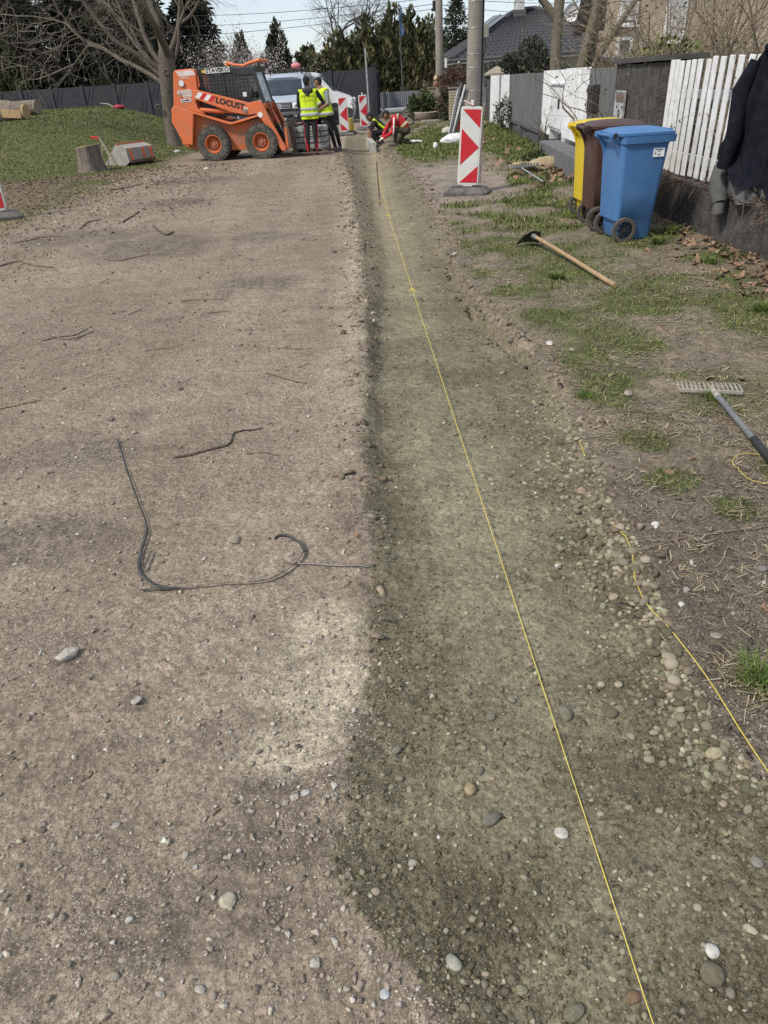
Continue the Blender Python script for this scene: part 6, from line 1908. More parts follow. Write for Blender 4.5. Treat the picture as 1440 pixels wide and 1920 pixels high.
# ---- sticks
M_STICK = pmat('stick_bark', (0.13, 0.10, 0.075), (0.20, 0.155, 0.115), 30, 0.95, 0.4, 80)
M_STICK2 = pmat('stick_dark', (0.075, 0.058, 0.045), (0.12, 0.09, 0.07), 30, 0.95, 0.4, 80)
STICK_LABELS = ['long crooked dark stick on the road above the strap', None]
def where(x, y):
    if x < bank_edge(y) + 0.6: return 'at the edge of the grass bank'
    if x > t_right(y): return 'on the verge right of the trench'
    return 'on the dirt road'
for i, L in enumerate(STICKS):
    ln = sum(math.hypot(a[0] - b2[0], a[1] - b2[1]) for a, b2 in zip(L[:-1], L[1:]))
    r = max(0.003, min(0.012, 0.010 * ln)) * (1.0 if i else 1.1) * (1 + 0.03 * L[0][1])
    p3 = smooth_pts([(x, y, 0) for x, y in L], 4)
    zz = height([p.x for p in p3], [p.y for p in p3])
    n = len(p3)
    P = [(p.x + rnd.gauss(0, r * 0.4), p.y + rnd.gauss(0, r * 0.4), float(z) + r * 0.8) for p, z in zip(p3, zz)]
    b = MB(); b.tube(P, [r * (1 - 0.45 * k / n) for k in range(n)], 7)
    o = b.build('stick', M_STICK if i % 3 else M_STICK2, None, smooth=True)
    lab = 'long crooked dark stick on the road above the black strap' if i == 0 else 'broken brown stick with a pale end beside the pebble bank' if i == 12 else 'long thin twig reaching in from the right across the verge' if i == 13 else 'curved brown branch in dead leaves near the wall' if i == 17 else 'thin dry stick lying ' + where(*L[0])
    tag(o, lab, 'stick', 'sticks lying about')

# ---- hoe
hx, hy = HOE[1]; ex, ey = HOE[2]
t = thing('hoe', 'hoe with wooden handle and dark blade lying on the verge grass', 'hoe', (0, 0, 0))
z0, z1 = H(hx, hy) + 0.11, H(ex, ey) + 0.03
b = MB(); b.tube([(hx + (ex - hx) * u, hy + (ey - hy) * u, z0 + (z1 - z0) * u + 0.004 * math.sin(5 * u)) for u in np.linspace(0, 1, 12)], [0.0165 + 0.003 * u for u in np.linspace(0, 1, 12)], 10)
b.build('handle', pmat('worn_ash_wood', (0.42, 0.29, 0.165), (0.33, 0.22, 0.12), 6, 0.7, 0.2, 40, stretch=(3, 3, 3), dirt=(0.2, 0.14, 0.09), dirt_scale=6, dirt_amt=0.6), t, smooth=True)
d = Vector((hx - ex, hy - ey, 0)).normalized(); sd = Vector((-d.y, d.x, 0))
hp = Vector((hx, hy, z0))
rows = []
for u in np.linspace(0, 1, 7):
    r = []
    for v in np.linspace(-1, 1, 7):
        p = hp + d * (0.02 + 0.17 * u - 0.02 * v * v) + sd * (v * (0.075 + 0.05 * u)) + Vector((0, 0, 0.03 - 0.13 * u ** 1.5 + 0.02 * (1 - v * v)))
        r.append(tuple(p))
    rows.append(r)
b = MB(); b.grid(rows); o = b.build('blade', pmat('hoe_steel', (0.07, 0.065, 0.06), (0.20, 0.19, 0.175), 12, 0.6, metal=0.3), t, smooth='all')
s = o.modifiers.new('solid', 'SOLIDIFY'); s.thickness = 0.004
b = MB(); b.tube([hp - d * 0.05, hp + d * 0.04], [0.021, 0.024], 12); b.build('collar', M_STEEL, t, smooth=True)

# ---- rake
(ax, ay), (bx, by), (cx, cy), (ex, ey), (gx, gy) = RAKE
ax, bx = ax + 0.025, bx - 0.025
t = thing('rake', 'worn white garden rake with a grey and black handle on the verge', 'rake', (0, 0, 0))
M_RAKEW = pmat('worn_white_steel', (0.40, 0.38, 0.33), (0.27, 0.25, 0.21), 25, 0.7, dirt=(0.18, 0.14, 0.10), dirt_scale=16, dirt_amt=0.9)
za, zb = H(ax, ay) + 0.03, H(bx, by) + 0.03
b = MB(); b.bar((ax, ay, za), (bx, by, zb), 0.008, 0.018); b.build('crossbar', M_RAKEW, t, bevel=0.002)
for k in range(15):
    u = k / 14
    p = Vector((ax + (bx - ax) * u, ay + (by - ay) * u, za + (zb - za) * u))
    b = MB(); b.tube([p, p + Vector((0.0, 0.03, 0.012)), p + Vector((0.003 * (7 - k) * 0.2, 0.055, 0.026)), p + Vector((0.004 * (7 - k) * 0.3, 0.078, 0.020))], [0.0042, 0.0038, 0.003, 0.0016], 6); b.build('tine', M_RAKEW, t)
S = Vector((cx, cy, (za + zb) / 2)); E_ = Vector((ex, ey, H(ex, ey) + 0.04)); dr = (E_ - S)
E2 = S + dr * 2.1
b = MB(); b.tube([S - dr * 0.015, S + dr * 0.14], [0.015, 0.0165], 10); b.build('ferrule', M_RAKEW, t, smooth=True)
b = MB(); b.tube([S + dr * 0.13, S + dr * 0.75], 0.0145, 10); b.build('grey_shaft', pmat('grey_shaft', (0.13, 0.135, 0.14), (0.18, 0.18, 0.18), 20, 0.45), t, smooth=True)
b = MB(); b.tube([S + dr * 0.74, E2], 0.0175, 10); b.build('grip', M_BLACK, t, smooth=True)

# ---- tree stump
M_BARK = pmat('stump_bark', (0.13, 0.105, 0.085), (0.21, 0.175, 0.145), 14, 0.95, 1.0, 30, stretch=(1, 1, 0.18), dirt=(0.03, 0.025, 0.02), dirt_scale=3, dirt_amt=0.7)
M_CUT = pmat('fresh_cut_wood', (0.56, 0.38, 0.21), (0.47, 0.30, 0.16), 10, 0.8, 0.2, 30)
t = thing('tree_stump', 'freshly cut tree stump with pale top on the grass bank', 'stump', (-6.45, 18.75, H(-6.45, 18.75) - 0.03))
rg = np.random.default_rng(3)
n = 40
ph = rg.uniform(0, 6, 4)
rows = []
for z, k in ((-0.05, 1.5), (0.02, 1.28), (0.10, 1.1), (0.25, 1.0), (0.45, 0.96), (0.555, 0.95)):
    r_ = []
    for i in range(n + 1):
        a = 2 * math.pi * i / n
        rr = 0.275 * k * (1 + 0.06 * math.sin(3 * a + ph[0]) + 0.05 * math.sin(5 * a + ph[1]) * (k) + 0.025 * math.sin(17 * a + ph[2]))
        r_.append((rr * math.cos(a), rr * math.sin(a), z + (0.03 * math.cos(a) if z > 0.5 else 0)))
    rows.append(r_)
b = MB(); b.grid(rows); b.build('bark', M_BARK, t, smooth='all')
b = MB(); b.add([(p[0] * 0.985, p[1] * 0.985, p[2] + 0.004) for p in rows[-1][:-1]], [tuple(range(n))]); o = b.build('cut_face', M_CUT, t)
s = o.modifiers.new('solid', 'SOLIDIFY'); s.thickness = 0.02

# ---- felled logs on the bank
def log(label, a, b_, r0, r1, cut):
    t = thing('felled_log', label, 'log', (0, 0, 0))
    a, b_ = Vector(a), Vector(b_)
    mb = MB(); n = 14
    P = [a.lerp(b_, k / n) + Vector((0, 0, 0.02 * math.sin(k))) for k in range(n + 1)]
    mb.tube(P, [(r0 + (r1 - r0) * k / n) * (1 + 0.04 * math.sin(k * 1.7)) for k in range(n + 1)], 22, False)
    mb.build('bark', pmat('log_bark', (0.24, 0.195, 0.15), (0.15, 0.12, 0.095), 9, 0.95, 1.0, 14, stretch=(0.3, 1, 1)), t, smooth='all')
    d = (b_ - a).normalized()
    for p, r, s in ((P[-1], r1, 1), (P[0], r0, -1)):
        mb = MB(); mb.tube([p - d * 0.05 * s, p + d * 0.015 * s], r * 0.985, 22); mb.build('cut_end', cut, t)
    return t, P
M_CUTGREY = pmat('weathered_cut', (0.22, 0.19, 0.15), (0.30, 0.25, 0.19), 12, 0.9)
t, P = log('front felled tree log with a torn pale end on the grass bank', (-15.5, 28.6, H(-15.5, 28.6) + 0.26), (-11.34, 27.9, H(-11.34, 27.9) + 0.2), 0.30, 0.235, pmat('torn_wood', (0.50, 0.36, 0.20), (0.40, 0.27, 0.14), 9, 0.9, 0.5, 30))
b = MB(); b.box((-11.75, 27.68, H(-11.75, 27.68) + 0.2), (0.62, 0.03, 0.24), rot=(0, R(5), 0)); b.build('torn_patch', M_CUT, t, bevel=0.01)
log('rear felled tree log with dark round end on the grass bank', (-14.9, 30.2, H(-14.9, 30.2) + 0.25), (-11.5, 29.4, H(-11.5, 29.4) + 0.2), 0.28, 0.24, M_CUTGREY)

# ---- loader bucket lying on the grass
t = thing('loader_bucket', 'muddy grey loader bucket with orange ribs lying tipped on the grass bank', 'bucket', (-5.90, 20.2, H(-5.90, 20.2) - 0.02), R(-28))
t.scale = (0.85, 0.85, 0.85)
M_BKT = pmat('muddy_bucket', (0.30, 0.285, 0.265), (0.38, 0.36, 0.33), 6, 0.85, 0.4, 30, dirt=(0.20, 0.16, 0.12), dirt_scale=4, dirt_amt=0.6)
sec = [(-0.55, 0.02), (0.05, 0.58), (0.42, 0.47), (0.46, 0.12), (0.30, 0.02)]
for s in (-0.55, 0.55):
    b = MB(); b.prism(sec, s - 0.012, s + 0.012); b.build('cheek', M_BKT, t)
b = MB(); b.grid([[(x, -0.55, z), (x, 0.55, z)] for x, z in [(-0.55, 0.02), (0.05, 0.58), (0.42, 0.47), (0.46, 0.12)]]); o = b.build('shell', M_BKT, t)
s_ = o.modifiers.new('solid', 'SOLIDIFY'); s_.thickness = 0.02
for y in (-0.42, 0.1, 0.42):
    b = MB(); b.prism([(0.05, 0.56), (0.44, 0.45), (0.50, 0.10), (0.44, 0.10), (0.38, 0.40), (0.05, 0.50)], y - 0.04, y + 0.04); b.build('mounting_rib', M_ORANGE, t, bevel=0.01)
b = MB(); b.bar((0.09, -0.57, 0.57), (0.09, 0.57, 0.57), 0.06, 0.05); b.build('top_rail', M_ORANGE2, t, bevel=0.006)
b = MB(); b.bar((0.47, -0.5, 0.12), (0.47, 0.5, 0.12), 0.08, 0.08); b.build('bottom_rail', M_RUST, t, bevel=0.006)

# ---- leaning laths with a red tip behind the stump
t = thing('marker_lath', 'pale wooden marker laths with a red rag beside the stump', 'lath', (-6.3, 19.75, H(-6.3, 19.75)))
for a, b_ in (((0.10, 0, 0), (-0.16, 0.1, 0.64)), ((-0.25, 0.1, 0.02), (-0.12, 0.12, 0.52)), ((0.14, 0.0, 0), (-0.10, 0.12, 0.50))):
    b = MB(); b.bar(a, b_, 0.035, 0.012); b.build('lath', pmat('pale_lath', (0.55, 0.5, 0.38), None, 10, 0.8), t)
b = MB(); b.box((-0.27, 0.1, 0.635), (0.2, 0.02, 0.05), rot=(0, R(8), 0)); b.build('rag', M_RED, t, bevel=0.008)

# ---- red helmet-like lump and white branch on the mound
t = thing('red_tarp', 'small crumpled red tarp on top of the grass mound', 'tarp', (-9.7, 33.0, H(-9.7, 33.0)))
b = MB(); b.ball((0, 0, 0.04), (0.26, 0.18, 0.08), 14, 8); b.build('sheet', pmat('red_tarp', (0.45, 0.03, 0.05), (0.3, 0.02, 0.04), 6, 0.6, 0.8, 8), t, smooth=True)
b = MB(); b.tube([(-0.7, 0, 0.2), (-0.4, 0, 0.16), (-0.15, 0, 0.02)], [0.02, 0.025, 0.025], 6); b.build('pale_branch', pmat('peeled_branch', (0.5, 0.46, 0.38), None, 10, 0.8), t)

# ---- plate compactor behind the board
t = thing('plate_compactor', 'yellow plate compactor with a tube handle behind the warning board', 'compactor', (-0.42, 27.45, H(-0.42, 27.45)))
b = MB(); b.box((0, 0, 0.05), (0.42, 0.55, 0.08)); b.build('plate', M_RUST, t, bevel=0.02)
b = MB(); b.box((0.0, 0, 0.30), (0.26, 0.34, 0.38)); b.build('engine', pmat('yellow_machine', (0.62, 0.42, 0.04), (0.5, 0.34, 0.05), 6, 0.5), t, bevel=0.03)
b = MB(); b.tube([(0.06, -0.2, 0.3), (0.22, -0.25, 0.82), (0.20, -0.2, 0.90), (0.10, -0.2, 0.92), (0.02, -0.2, 0.88)], 0.02, 8); b.build('handle', M_GALV, t, smooth=True)

# ---- white bags, planks on the grass
def bag(label, x, y, sx, sy, sz, rz, seed, m):
    rg = np.random.default_rng(seed)
    V, Fc = ICO3
    V = V.copy()
    f = 1 + 0.16 * np.sin(V[:, 0] * 6 + seed) * np.sin(V[:, 1] * 7) + 0.10 * np.sin(V[:, 2] * 9 + 2 * V[:, 0] * 5) + rg.normal(0, 0.025, len(V))
    V = V * f[:, None]
    V[:, 2] = np.maximum(V[:, 2], -0.55)
    me = np_mesh('plastic_bag', V * np.array([sx, sy, sz]), Fc, m, smooth=True)
    o = link('plastic_bag', me)
    o.location = (x, y, H(x, y) + 0.5 * sz); o.rotation_euler = (0, 0, rz)
    tag(o, label, 'bag')
M_BAG = pmat('white_plastic', (0.76, 0.77, 0.78), (0.66, 0.67, 0.68), 8, 0.35)
bag('white crumpled plastic bag lying in the grass left of the warning board', 2.42, 20.7, 0.42, 0.22, 0.14, R(15), 4, M_BAG)
bag('small white paper scrap standing in the grass', 1.78, 19.7, 0.06, 0.04, 0.08, 0, 9, M_BAG)
bag('white scrap on the grass behind the man in the red jacket', 1.42, 21.9, 0.22, 0.12, 0.05, R(-20), 12, M_BAG)
bag('pale sack leaning at the foot of the metal bars', 2.6, 24.4, 0.2, 0.16, 0.12, 0.4, 7, pmat('pale_sack', (0.5, 0.48, 0.42), None, 8, 0.9))
t = thing('metal_bars', 'bundle of grey metal bars leaning against the concrete pole', 'bars', (2.55, 23.9, H(2.55, 23.9)))
for k, (dx, h) in enumerate(((0, 1.15), (0.10, 1.28), (0.22, 1.22), (0.3, 1.1))):
    b = MB(); b.bar((dx * 0.6, 0.15 * k * 0.3, 0), (dx + 0.42, 1.2, h), 0.05 if k else 0.03, 0.07 if k else 0.03); b.build('bar', M_GALV if k % 2 == 0 else M_DARKGREY, t)
t = thing('red_canister', 'dark red canister standing behind the metal bars', 'canister', (2.95, 25.1, H(2.95, 25.1)))
b = MB(); b.box((0, 0, 0.16), (0.2, 0.26, 0.32)); b.build('tank', pmat('dark_red', (0.28, 0.015, 0.02), None, 8, 0.4), t, bevel=0.04)
b = MB(); b.tube([(0, -0.08, 0.31), (0, -0.06, 0.37), (0, 0.06, 0.37), (0, 0.08, 0.31)], 0.015, 6); b.build('grip', pmat('dark_red_grip', (0.2, 0.01, 0.015), None, 8, 0.4), t)

# ---- stone planter by the brick fence
t = thing('stone_planter', 'round pinkish stone planter with a leafy plant by the brick fence', 'planter', (2.62, 33.2, 0.0))
b = MB(); b.lathe([(0.22, 0), (0.30, 0.02), (0.44, 0.20), (0.48, 0.34), (0.46, 0.36), (0.42, 0.33), (0.001, 0.30)], 24, 'Z'); b.build('bowl', pmat('pink_stone', (0.38, 0.30, 0.25), (0.30, 0.24, 0.2), 9, 0.9, 0.3), t, smooth=True)
t2 = thing('stone_slab', 'grey stepping slab under the round planter', 'slab', (2.9, 32.3, 0.0))
b = MB(); b.box((0, 0, 0.05), (1.0, 0.6, 0.10)); b.build('stone', M_CONC2, t2, bevel=0.02)

# ---- rotten cloth and second rake on the leaf heap
t = thing('rolled_mat', 'dirty yellowish rolled mat lying on the heap of dead leaves', 'mat', (2.98, 13.4, H(2.98, 13.4) + 0.04), R(20))
rows = []
for i in range(14):
    u = i / 13
    rows.append([(-0.5 + 1.0 * u, -0.12 + 0.24 * v, 0.10 + 0.05 * math.sin(9 * u + 3 * v) + 0.035 * math.cos(5 * v + 4 * u) - 0.08 * abs(v - 0.5)) for v in np.linspace(0, 1, 7)])
b = MB(); b.grid(rows); o = b.build('fabric', pmat('old_mat', (0.40, 0.34, 0.20), (0.30, 0.22, 0.14), 8, 0.95, 0.5, 40), t, smooth='all')
s = o.modifiers.new('solid', 'SOLIDIFY'); s.thickness = 0.04
t = thing('rake', 'grey metal leaf rake lying on the dead leaves behind the bins', 'rake', (2.55, 12.6, H(2.55, 12.6)), R(4))
b = MB(); b.tube([(0.05, 0.25, 0.12), (0.08, -0.9, 0.03)], 0.013, 8); b.build('handle', M_GALV, t, smooth=True)
b = MB(); b.bar((-0.14, 0.27, 0.13), (0.4, 0.42, 0.13), 0.03, 0.02); b.build('crossbar', M_GALV, t)
for k in range(11):
    b = MB(); b.tube([(-0.13 + 0.052 * k, 0.28 + 0.0145 * k, 0.13), (-0.15 + 0.054 * k, 0.36 + 0.015 * k, 0.17), (-0.15 + 0.054 * k, 0.44 + 0.015 * k, 0.10)], 0.006, 5); b.build('tine', M_GALV, t)
# ================================================================== BACKGROUND BUILDINGS AND FENCES
M_PANEL = pmat('anthracite_concrete', (0.022, 0.024, 0.030), (0.030, 0.033, 0.040), 2, 0.7, 0.1, 30)
M_PANEL2 = pmat('anthracite_post', (0.026, 0.028, 0.035), (0.032, 0.035, 0.043), 2, 0.7, 0.1, 30)

def panel_fence(label, a, b, z1, pitch=2.05):
    a, b = Vector(a), Vector(b)
    L = (b - a).length
    n = max(1, round(L / pitch))
    d = (b - a).normalized()
    rz = math.atan2(d.y, d.x)
    t = thing('concrete_fence', label, 'fence', (a.x, a.y, 0), rz)
    step = L / n
    post = None; pm = None
    for i in range(n + 1):
        if post is None:
            mb = MB(); mb.box((0, 0, z1 / 2 - 0.15), (0.17, 0.17, z1 + 0.35)); post = mb.mesh('post', M_PANEL2)
        o = link('post', post, t); o.location = (i * step, 0, 0)
    # slabs with a raised diamond rib pattern: three per bay
    hs = (z1 - 0.03 + 0.25) / 3
    def slab(flip):
        mb = MB(); w = step - 0.16
        mb.box((0, 0, hs / 2), (w, 0.05, hs - 0.008))
        for s in (-1, 1):
            x0, x1 = (0.05 * s, s * (w / 2 - 0.04))
            za, zb = (0.04, hs - 0.04) if flip else (hs - 0.04, 0.04)
            mb.bar((x0 + s * 0.2, -0.03, za), (x1 - s * 0.3, -0.03, zb), 0.03, 0.03, up=(0, 1, 0))
            mb.bar((x0 + s * 0.45, -0.03, za), (x1 - s * 0.05, -0.03, zb), 0.03, 0.03, up=(0, 1, 0))
        return mb.mesh('slab', M_PANEL)
    sl = [slab(False), slab(True)]
    for i in range(n):
        for k in range(3):
            o = link('slab', sl[k % 2], t); o.location = ((i + 0.5) * step, 0, -0.25 + k * hs)
    return t
panel_fence('long anthracite concrete panel fence behind the grass mound and the vans', (-26.0, 48.2), (0.55, 38.3), 2.05)
panel_fence('short anthracite fence return beside the grey sheet gate', (0.60, 38.5), (0.95, 43.6), 2.0)
t = thing('gate_post', 'leaning dark gate post at the end of the anthracite fence', 'post', (0.66, 37.9, 0))
mb = MB(); mb.box((0, 0, 1.05), (0.22, 0.22, 2.2)); mb.build('shaft', M_PANEL, t, bevel=0.01)
mb = MB(); mb.box((0, 0, 2.17), (0.26, 0.26, 0.05)); mb.build('cap', M_PANEL2, t)

# ---- grey sheet gate far down the road
t = thing('sheet_gate', 'light blue grey corrugated sheet gate at the end of the road', 'gate', (0.9, 44.2, 0))
M_GATE = pmat('blue_grey_sheet', (0.22, 0.245, 0.275), (0.19, 0.21, 0.24), 3, 0.5)
for k in range(4):
    P = []
    n = 7
    for i in range(n * 4 + 1):
        u = i / (n * 4)
        P.append((k * 0.78 + u * 0.77, -0.03 if (i // 2) % 2 else 0.0))
    mb = MB(); mb.grid([[(x, y, 0.03) for x, y in P], [(x, y, 1.0) for x, y in P]]); o = mb.build('sheet', M_GATE, t)
    s = o.modifiers.new('solid', 'SOLIDIFY'); s.thickness = 0.004
for x in (0.32, 2.3):
    mb = MB(); mb.box((x, -0.08, 0.5), (0.10, 0.08, 1.1)); mb.build('post', M_DARKGREY, t)
mb = MB(); mb.box((1.5, 0.04, 0.9), (3.1, 0.05, 0.06)); mb.build('rail', M_DARKGREY, t)
t = thing('paving_strip', 'pale paved strip in front of the grey sheet gate', 'paving', (2.4, 41.6, 0.0))
mb = MB(); mb.box((0, 0, 0.0), (4.6, 4.0, 0.06)); mb.build('slab', pmat('pale_paving', (0.36, 0.33, 0.30), (0.30, 0.28, 0.25), 4, 0.9, 0.2), t)

# ---- wheelbarrow / trestle by the gate
t = thing('wheelbarrow', 'upturned galvanised wheelbarrow behind the crouching men', 'wheelbarrow', (1.25, 30.6, 0.0))
mb = MB(); mb.prism([(-0.40, 0.62), (0.45, 0.64), (0.30, 0.50), (-0.28, 0.48)], -0.25, 0.25); mb.build('tray', M_GALV, t, bevel=0.03)
for s in (-1, 1):
    mb = MB(); mb.tube([(-0.55, s * 0.25, 0.62), (-0.3, s * 0.22, 0.48), (0.5, s * 0.12, 0.30)], 0.018, 8); mb.build('handle', M_GALV, t, smooth=True)
    mb = MB(); mb.tube([(-0.2, s * 0.22, 0.5), (-0.12, s * 0.24, 0.0)], 0.016, 8); mb.build('leg', M_GALV, t, smooth=True)
mb = MB(); mb.lathe([(0.12, -0.04), (0.19, -0.03), (0.19, 0.03), (0.12, 0.04), (0.12, -0.04)], 20, 'Y', (0.55, 0, 0.19)); mb.build('wheel', M_RUBBER, t, smooth=True)

# ---- old brick pier fence with vines
M_BRICK = pmat('pale_brick', (0.42, 0.36, 0.265), (0.34, 0.285, 0.2), 9, 0.9, 0.3, 60)
M_MORTAR = pmat('mortar', (0.16, 0.145, 0.125), None, 9, 0.95)
brick = None
for i, (x, y, w, h, lab) in enumerate(((3.42, 30.2, 0.32, 1.16, 'nearest pale brick fence pier next to the thick pole'), (3.30, 33.2, 0.30, 1.18, 'middle pale brick fence pier with vines'), (3.12, 35.9, 0.30, 1.15, 'slim pale brick fence pier beside the planter'), (2.98, 37.4, 0.30, 1.1, 'farthest pale brick fence pier, overgrown with ivy'))):
    t = thing('brick_pier', lab, 'pier', (x, y, 0.0), R(3))
    mb = MB(); mb.box((0, 0, h / 2), (w - 0.03, w - 0.03, h)); mb.build('core', M_MORTAR, t)
    mb = MB(); mb.box((0, 0, 0), (w, w, 0.072)); bm_ = mb.mesh('brick', M_BRICK)
    n = int((h - 0.15) / 0.086)
    for k in range(n):
        o = link('brick', bm_, t); o.location = (rnd.uniform(-0.004, 0.004), rnd.uniform(-0.004, 0.004), 0.2 + k * 0.086)
    mb = MB(); mb.box((0, 0, h + 0.02), (w + 0.06, w + 0.06, 0.05)); mb.build('coping', M_CONC2, t)
t = thing('wire_fence', 'old dark wire fence panels between the brick piers', 'fence')
for (x0, y0), (x1, y1) in (((3.42, 30.5), (3.32, 33.0)), ((3.30, 33.4), (3.14, 35.7)), ((3.1, 36.1), (3.0, 37.2))):
    mb = MB()
    for z in np.linspace(0.15, 1.1, 8): mb.bar((x0, y0, z), (x1, y1, z), 0.006, 0.006)
    for k in range(12):
        u = (k + 0.5) / 12
        mb.bar((x0 + (x1 - x0) * u, y0 + (y1 - y0) * u, 0.1), (x0 + (x1 - x0) * u, y0 + (y1 - y0) * u, 1.12), 0.006, 0.006)
    mb.build('mesh_panel', M_DARKGREY, t, kind='stuff')
t = thing('garden_gnome', 'small painted garden figure standing on the brick fence', 'figure', (3.12, 33.9, 1.2))
mb = MB(); mb.lathe([(0.12, 0), (0.15, 0.06), (0.12, 0.16), (0.08, 0.22), (0.001, 0.24)], 14, 'Z'); mb.build('body', pmat('figure_pink', (0.42, 0.2, 0.15), None, 9, 0.7), t, smooth=True)
mb = MB(); mb.ball((0, 0, 0.30), 0.11, 14, 10); mb.build('head', pmat('figure_cream', (0.6, 0.5, 0.34), (0.45, 0.32, 0.2), 9, 0.7), t, smooth=True)

# ---- bungalow with dark tiled hip roof
M_RTILE = pmat('roof_tile', (0.040, 0.040, 0.045), (0.062, 0.061, 0.066), 6, 0.55, 0.1, 30)
M_HWALL = pmat('white_render', (0.62, 0.62, 0.61), (0.55, 0.55, 0.54), 3, 0.9, 0.1)
t = thing('bungalow', 'white bungalow with a dark grey tiled hip roof and chimney', 'house', (0, 0, 0))
E0, E1, E2, E3 = Vector((5.05, 45.6, 2.30)), Vector((17.0, 43.0, 2.42)), Vector((19.5, 57.0, 2.42)), Vector((4.3, 60.5, 2.30))
A1, A2 = Vector((9.6, 51.6, 4.72)), Vector((10.7, 51.5, 4.74))
def tiled(q, rows, cols):
    """bilinear patch a,b (eave) to d,c (ridge) with tile waves and stepped courses"""
    a, b, c, d = q
    nrm = (b - a).cross(d - a).normalized()
    if nrm.z < 0: nrm = -nrm
    P = []
    for i in range(rows * 2 + 1):
        v = i / (rows * 2)
        step = 0.05 * (1 - (i % 2)) if i < rows * 2 else 0.0
        v2 = (i // 2 + (0.96 if i % 2 else 0.0)) / rows
        r = []
        for j in range(cols * 4 + 1):
            u = j / (cols * 4)
            p = (a * (1 - u) + b * u) * (1 - v2) + (d * (1 - u) + c * u) * v2
            w = 0.035 * math.sin(2 * math.pi * j / 4)
            r.append(tuple(p + nrm * (w + (0.045 if i % 2 == 0 else 0.0))))
        P.append(r)
    mb = MB(); mb.grid(P); return mb
tiled((E0, E1, A2, A1), 15, 36).build('roof_tiles', M_RTILE, t, smooth=True, kind='stuff')
tiled((E3, E0, A1, A1), 15, 40).build('roof_tiles', M_RTILE, t, smooth=True, kind='stuff')
mb = MB(); mb.add([E1, E2, A2], [(0, 1, 2)]); mb.add([E2, E3, A1, A2], [(0, 1, 2, 3)]); mb.build('rear_roof', M_RTILE, t)
for p, q_ in ((E0, A1), (A1, A2), (A2, E1), (E3, A1)):
    mb = MB(); mb.tube([p + (q_ - p) * u + Vector((0, 0, 0.05)) for u in np.linspace(0, 1, 20)], 0.13, 8); mb.build('ridge_tiles', M_RTILE, t)
dn = Vector((0, 0, -0.11))
for p, q_ in ((E0, E1), (E3, E0)):
    mb = MB(); mb.bar(p + dn, q_ + dn, 0.05, 0.18); mb.build('fascia', pmat('fascia_white', (0.6, 0.6, 0.6), None, 5, 0.6), t)
    mb = MB(); mb.tube([p + Vector((0, 0, -0.02)) + ((p - A1) * Vector((1, 1, 0))).normalized() * 0.1, q_ + Vector((0, 0, -0.02)) + ((q_ - A1) * Vector((1, 1, 0))).normalized() * 0.1], 0.07, 8); mb.build('gutter', M_DARKGREY, t)
mb = MB()
ins = [Vector((6.0, 46.8, 0)), Vector((16.4, 44.2, 0)), Vector((18.5, 56, 0)), Vector((5.4, 59.3, 0))]
mb.grid([[p for p in ins] + [ins[0]], [p + Vector((0, 0, 2.28)) for p in ins] + [ins[0] + Vector((0, 0, 2.28))]])
mb.build('wall', M_HWALL, t)
mb = MB(); mb.add([E0 + dn * 1.2, E1 + dn * 1.2, E2 + dn * 1.2, E3 + dn * 1.2], [(0, 1, 2, 3)]); mb.build('soffit', pmat('soffit', (0.5, 0.5, 0.5), None, 5, 0.8), t)
fd = (ins[1] - ins[0]).normalized(); fn = Vector((fd.y, -fd.x, 0))
M_WINGL = pmat('house_glass', (0.05, 0.06, 0.07), None, 5, 0.1, spec=0.7)
for x0, w_, z0, h_ in ((1.0, 0.30, 1.2, 0.75), (1.7, 0.30, 1.2, 0.75), (8.9, 0.9, 1.0, 1.0)):
    p = ins[0] + fd * x0
    mb = MB(); mb.bar(p + fn * 0.02 + Vector((0, 0, z0 + h_ / 2)), p + fd * w_ + fn * 0.02 + Vector((0, 0, z0 + h_ / 2)), 0.06, h_ + 0.1); wf = mb.build('window', pmat('window_frame_white', (0.5, 0.5, 0.5), None, 5, 0.5), t)
    mb = MB(); mb.bar(p + fn * 0.06 + fd * 0.05 + Vector((0, 0, z0 + h_ / 2)), p + fd * (w_ - 0.05) + fn * 0.06 + Vector((0, 0, z0 + h_ / 2)), 0.01, h_); mb.build('pane', M_WINGL, wf)
mb = MB(); mb.box((9.62, 51.0, 4.95), (0.55, 0.55, 1.15)); ch = mb.build('chimney', pmat('chimney_white', (0.66, 0.66, 0.66), None, 5, 0.8), t, bevel=0.01)
mb = MB(); mb.box((9.62, 51.0, 5.50), (0.72, 0.72, 0.10)); mb.build('chimney_cap', M_CONC2, ch)
mb = MB(); mb.box((9.62, 51.0, 4.55), (0.70, 0.75, 0.35)); mb.build('flashing', pmat('flashing', (0.12, 0.12, 0.12), None, 5, 0.6), ch)
mb = MB(); mb.bar((5.75, 46.2, 0), (5.75, 46.2, 2.2), 0.16, 0.16); mb.build('porch_post', pmat('porch_grey', (0.22, 0.24, 0.26), None, 5, 0.7), t)
mb = MB(); mb.bar((4.95, 53.0, 0), (4.95, 53.0, 2.2), 0.22, 0.22); mb.build('porch_post', pmat('porch_grey', (0.22, 0.24, 0.26), None, 5, 0.7), t)
mb = MB(); mb.tube([E0 + Vector((0.35, -0.25, -0.1)), E0 + Vector((0.5, 0.2, -0.45)), ins[0] + Vector((0.6, -0.35, 1.75)), ins[0] + Vector((0.7, -0.25, 1.6)), ins[0] + Vector((0.7, -0.25, 0.0))], 0.05, 8); mb.build('downpipe', M_GALV, t, smooth=True)
mb = MB(); mb.bar((8.62, 45.5, 0.5), (8.62, 45.5, 2.15), 0.12, 0.12); mb.build('white_post', M_WPRINT, t)
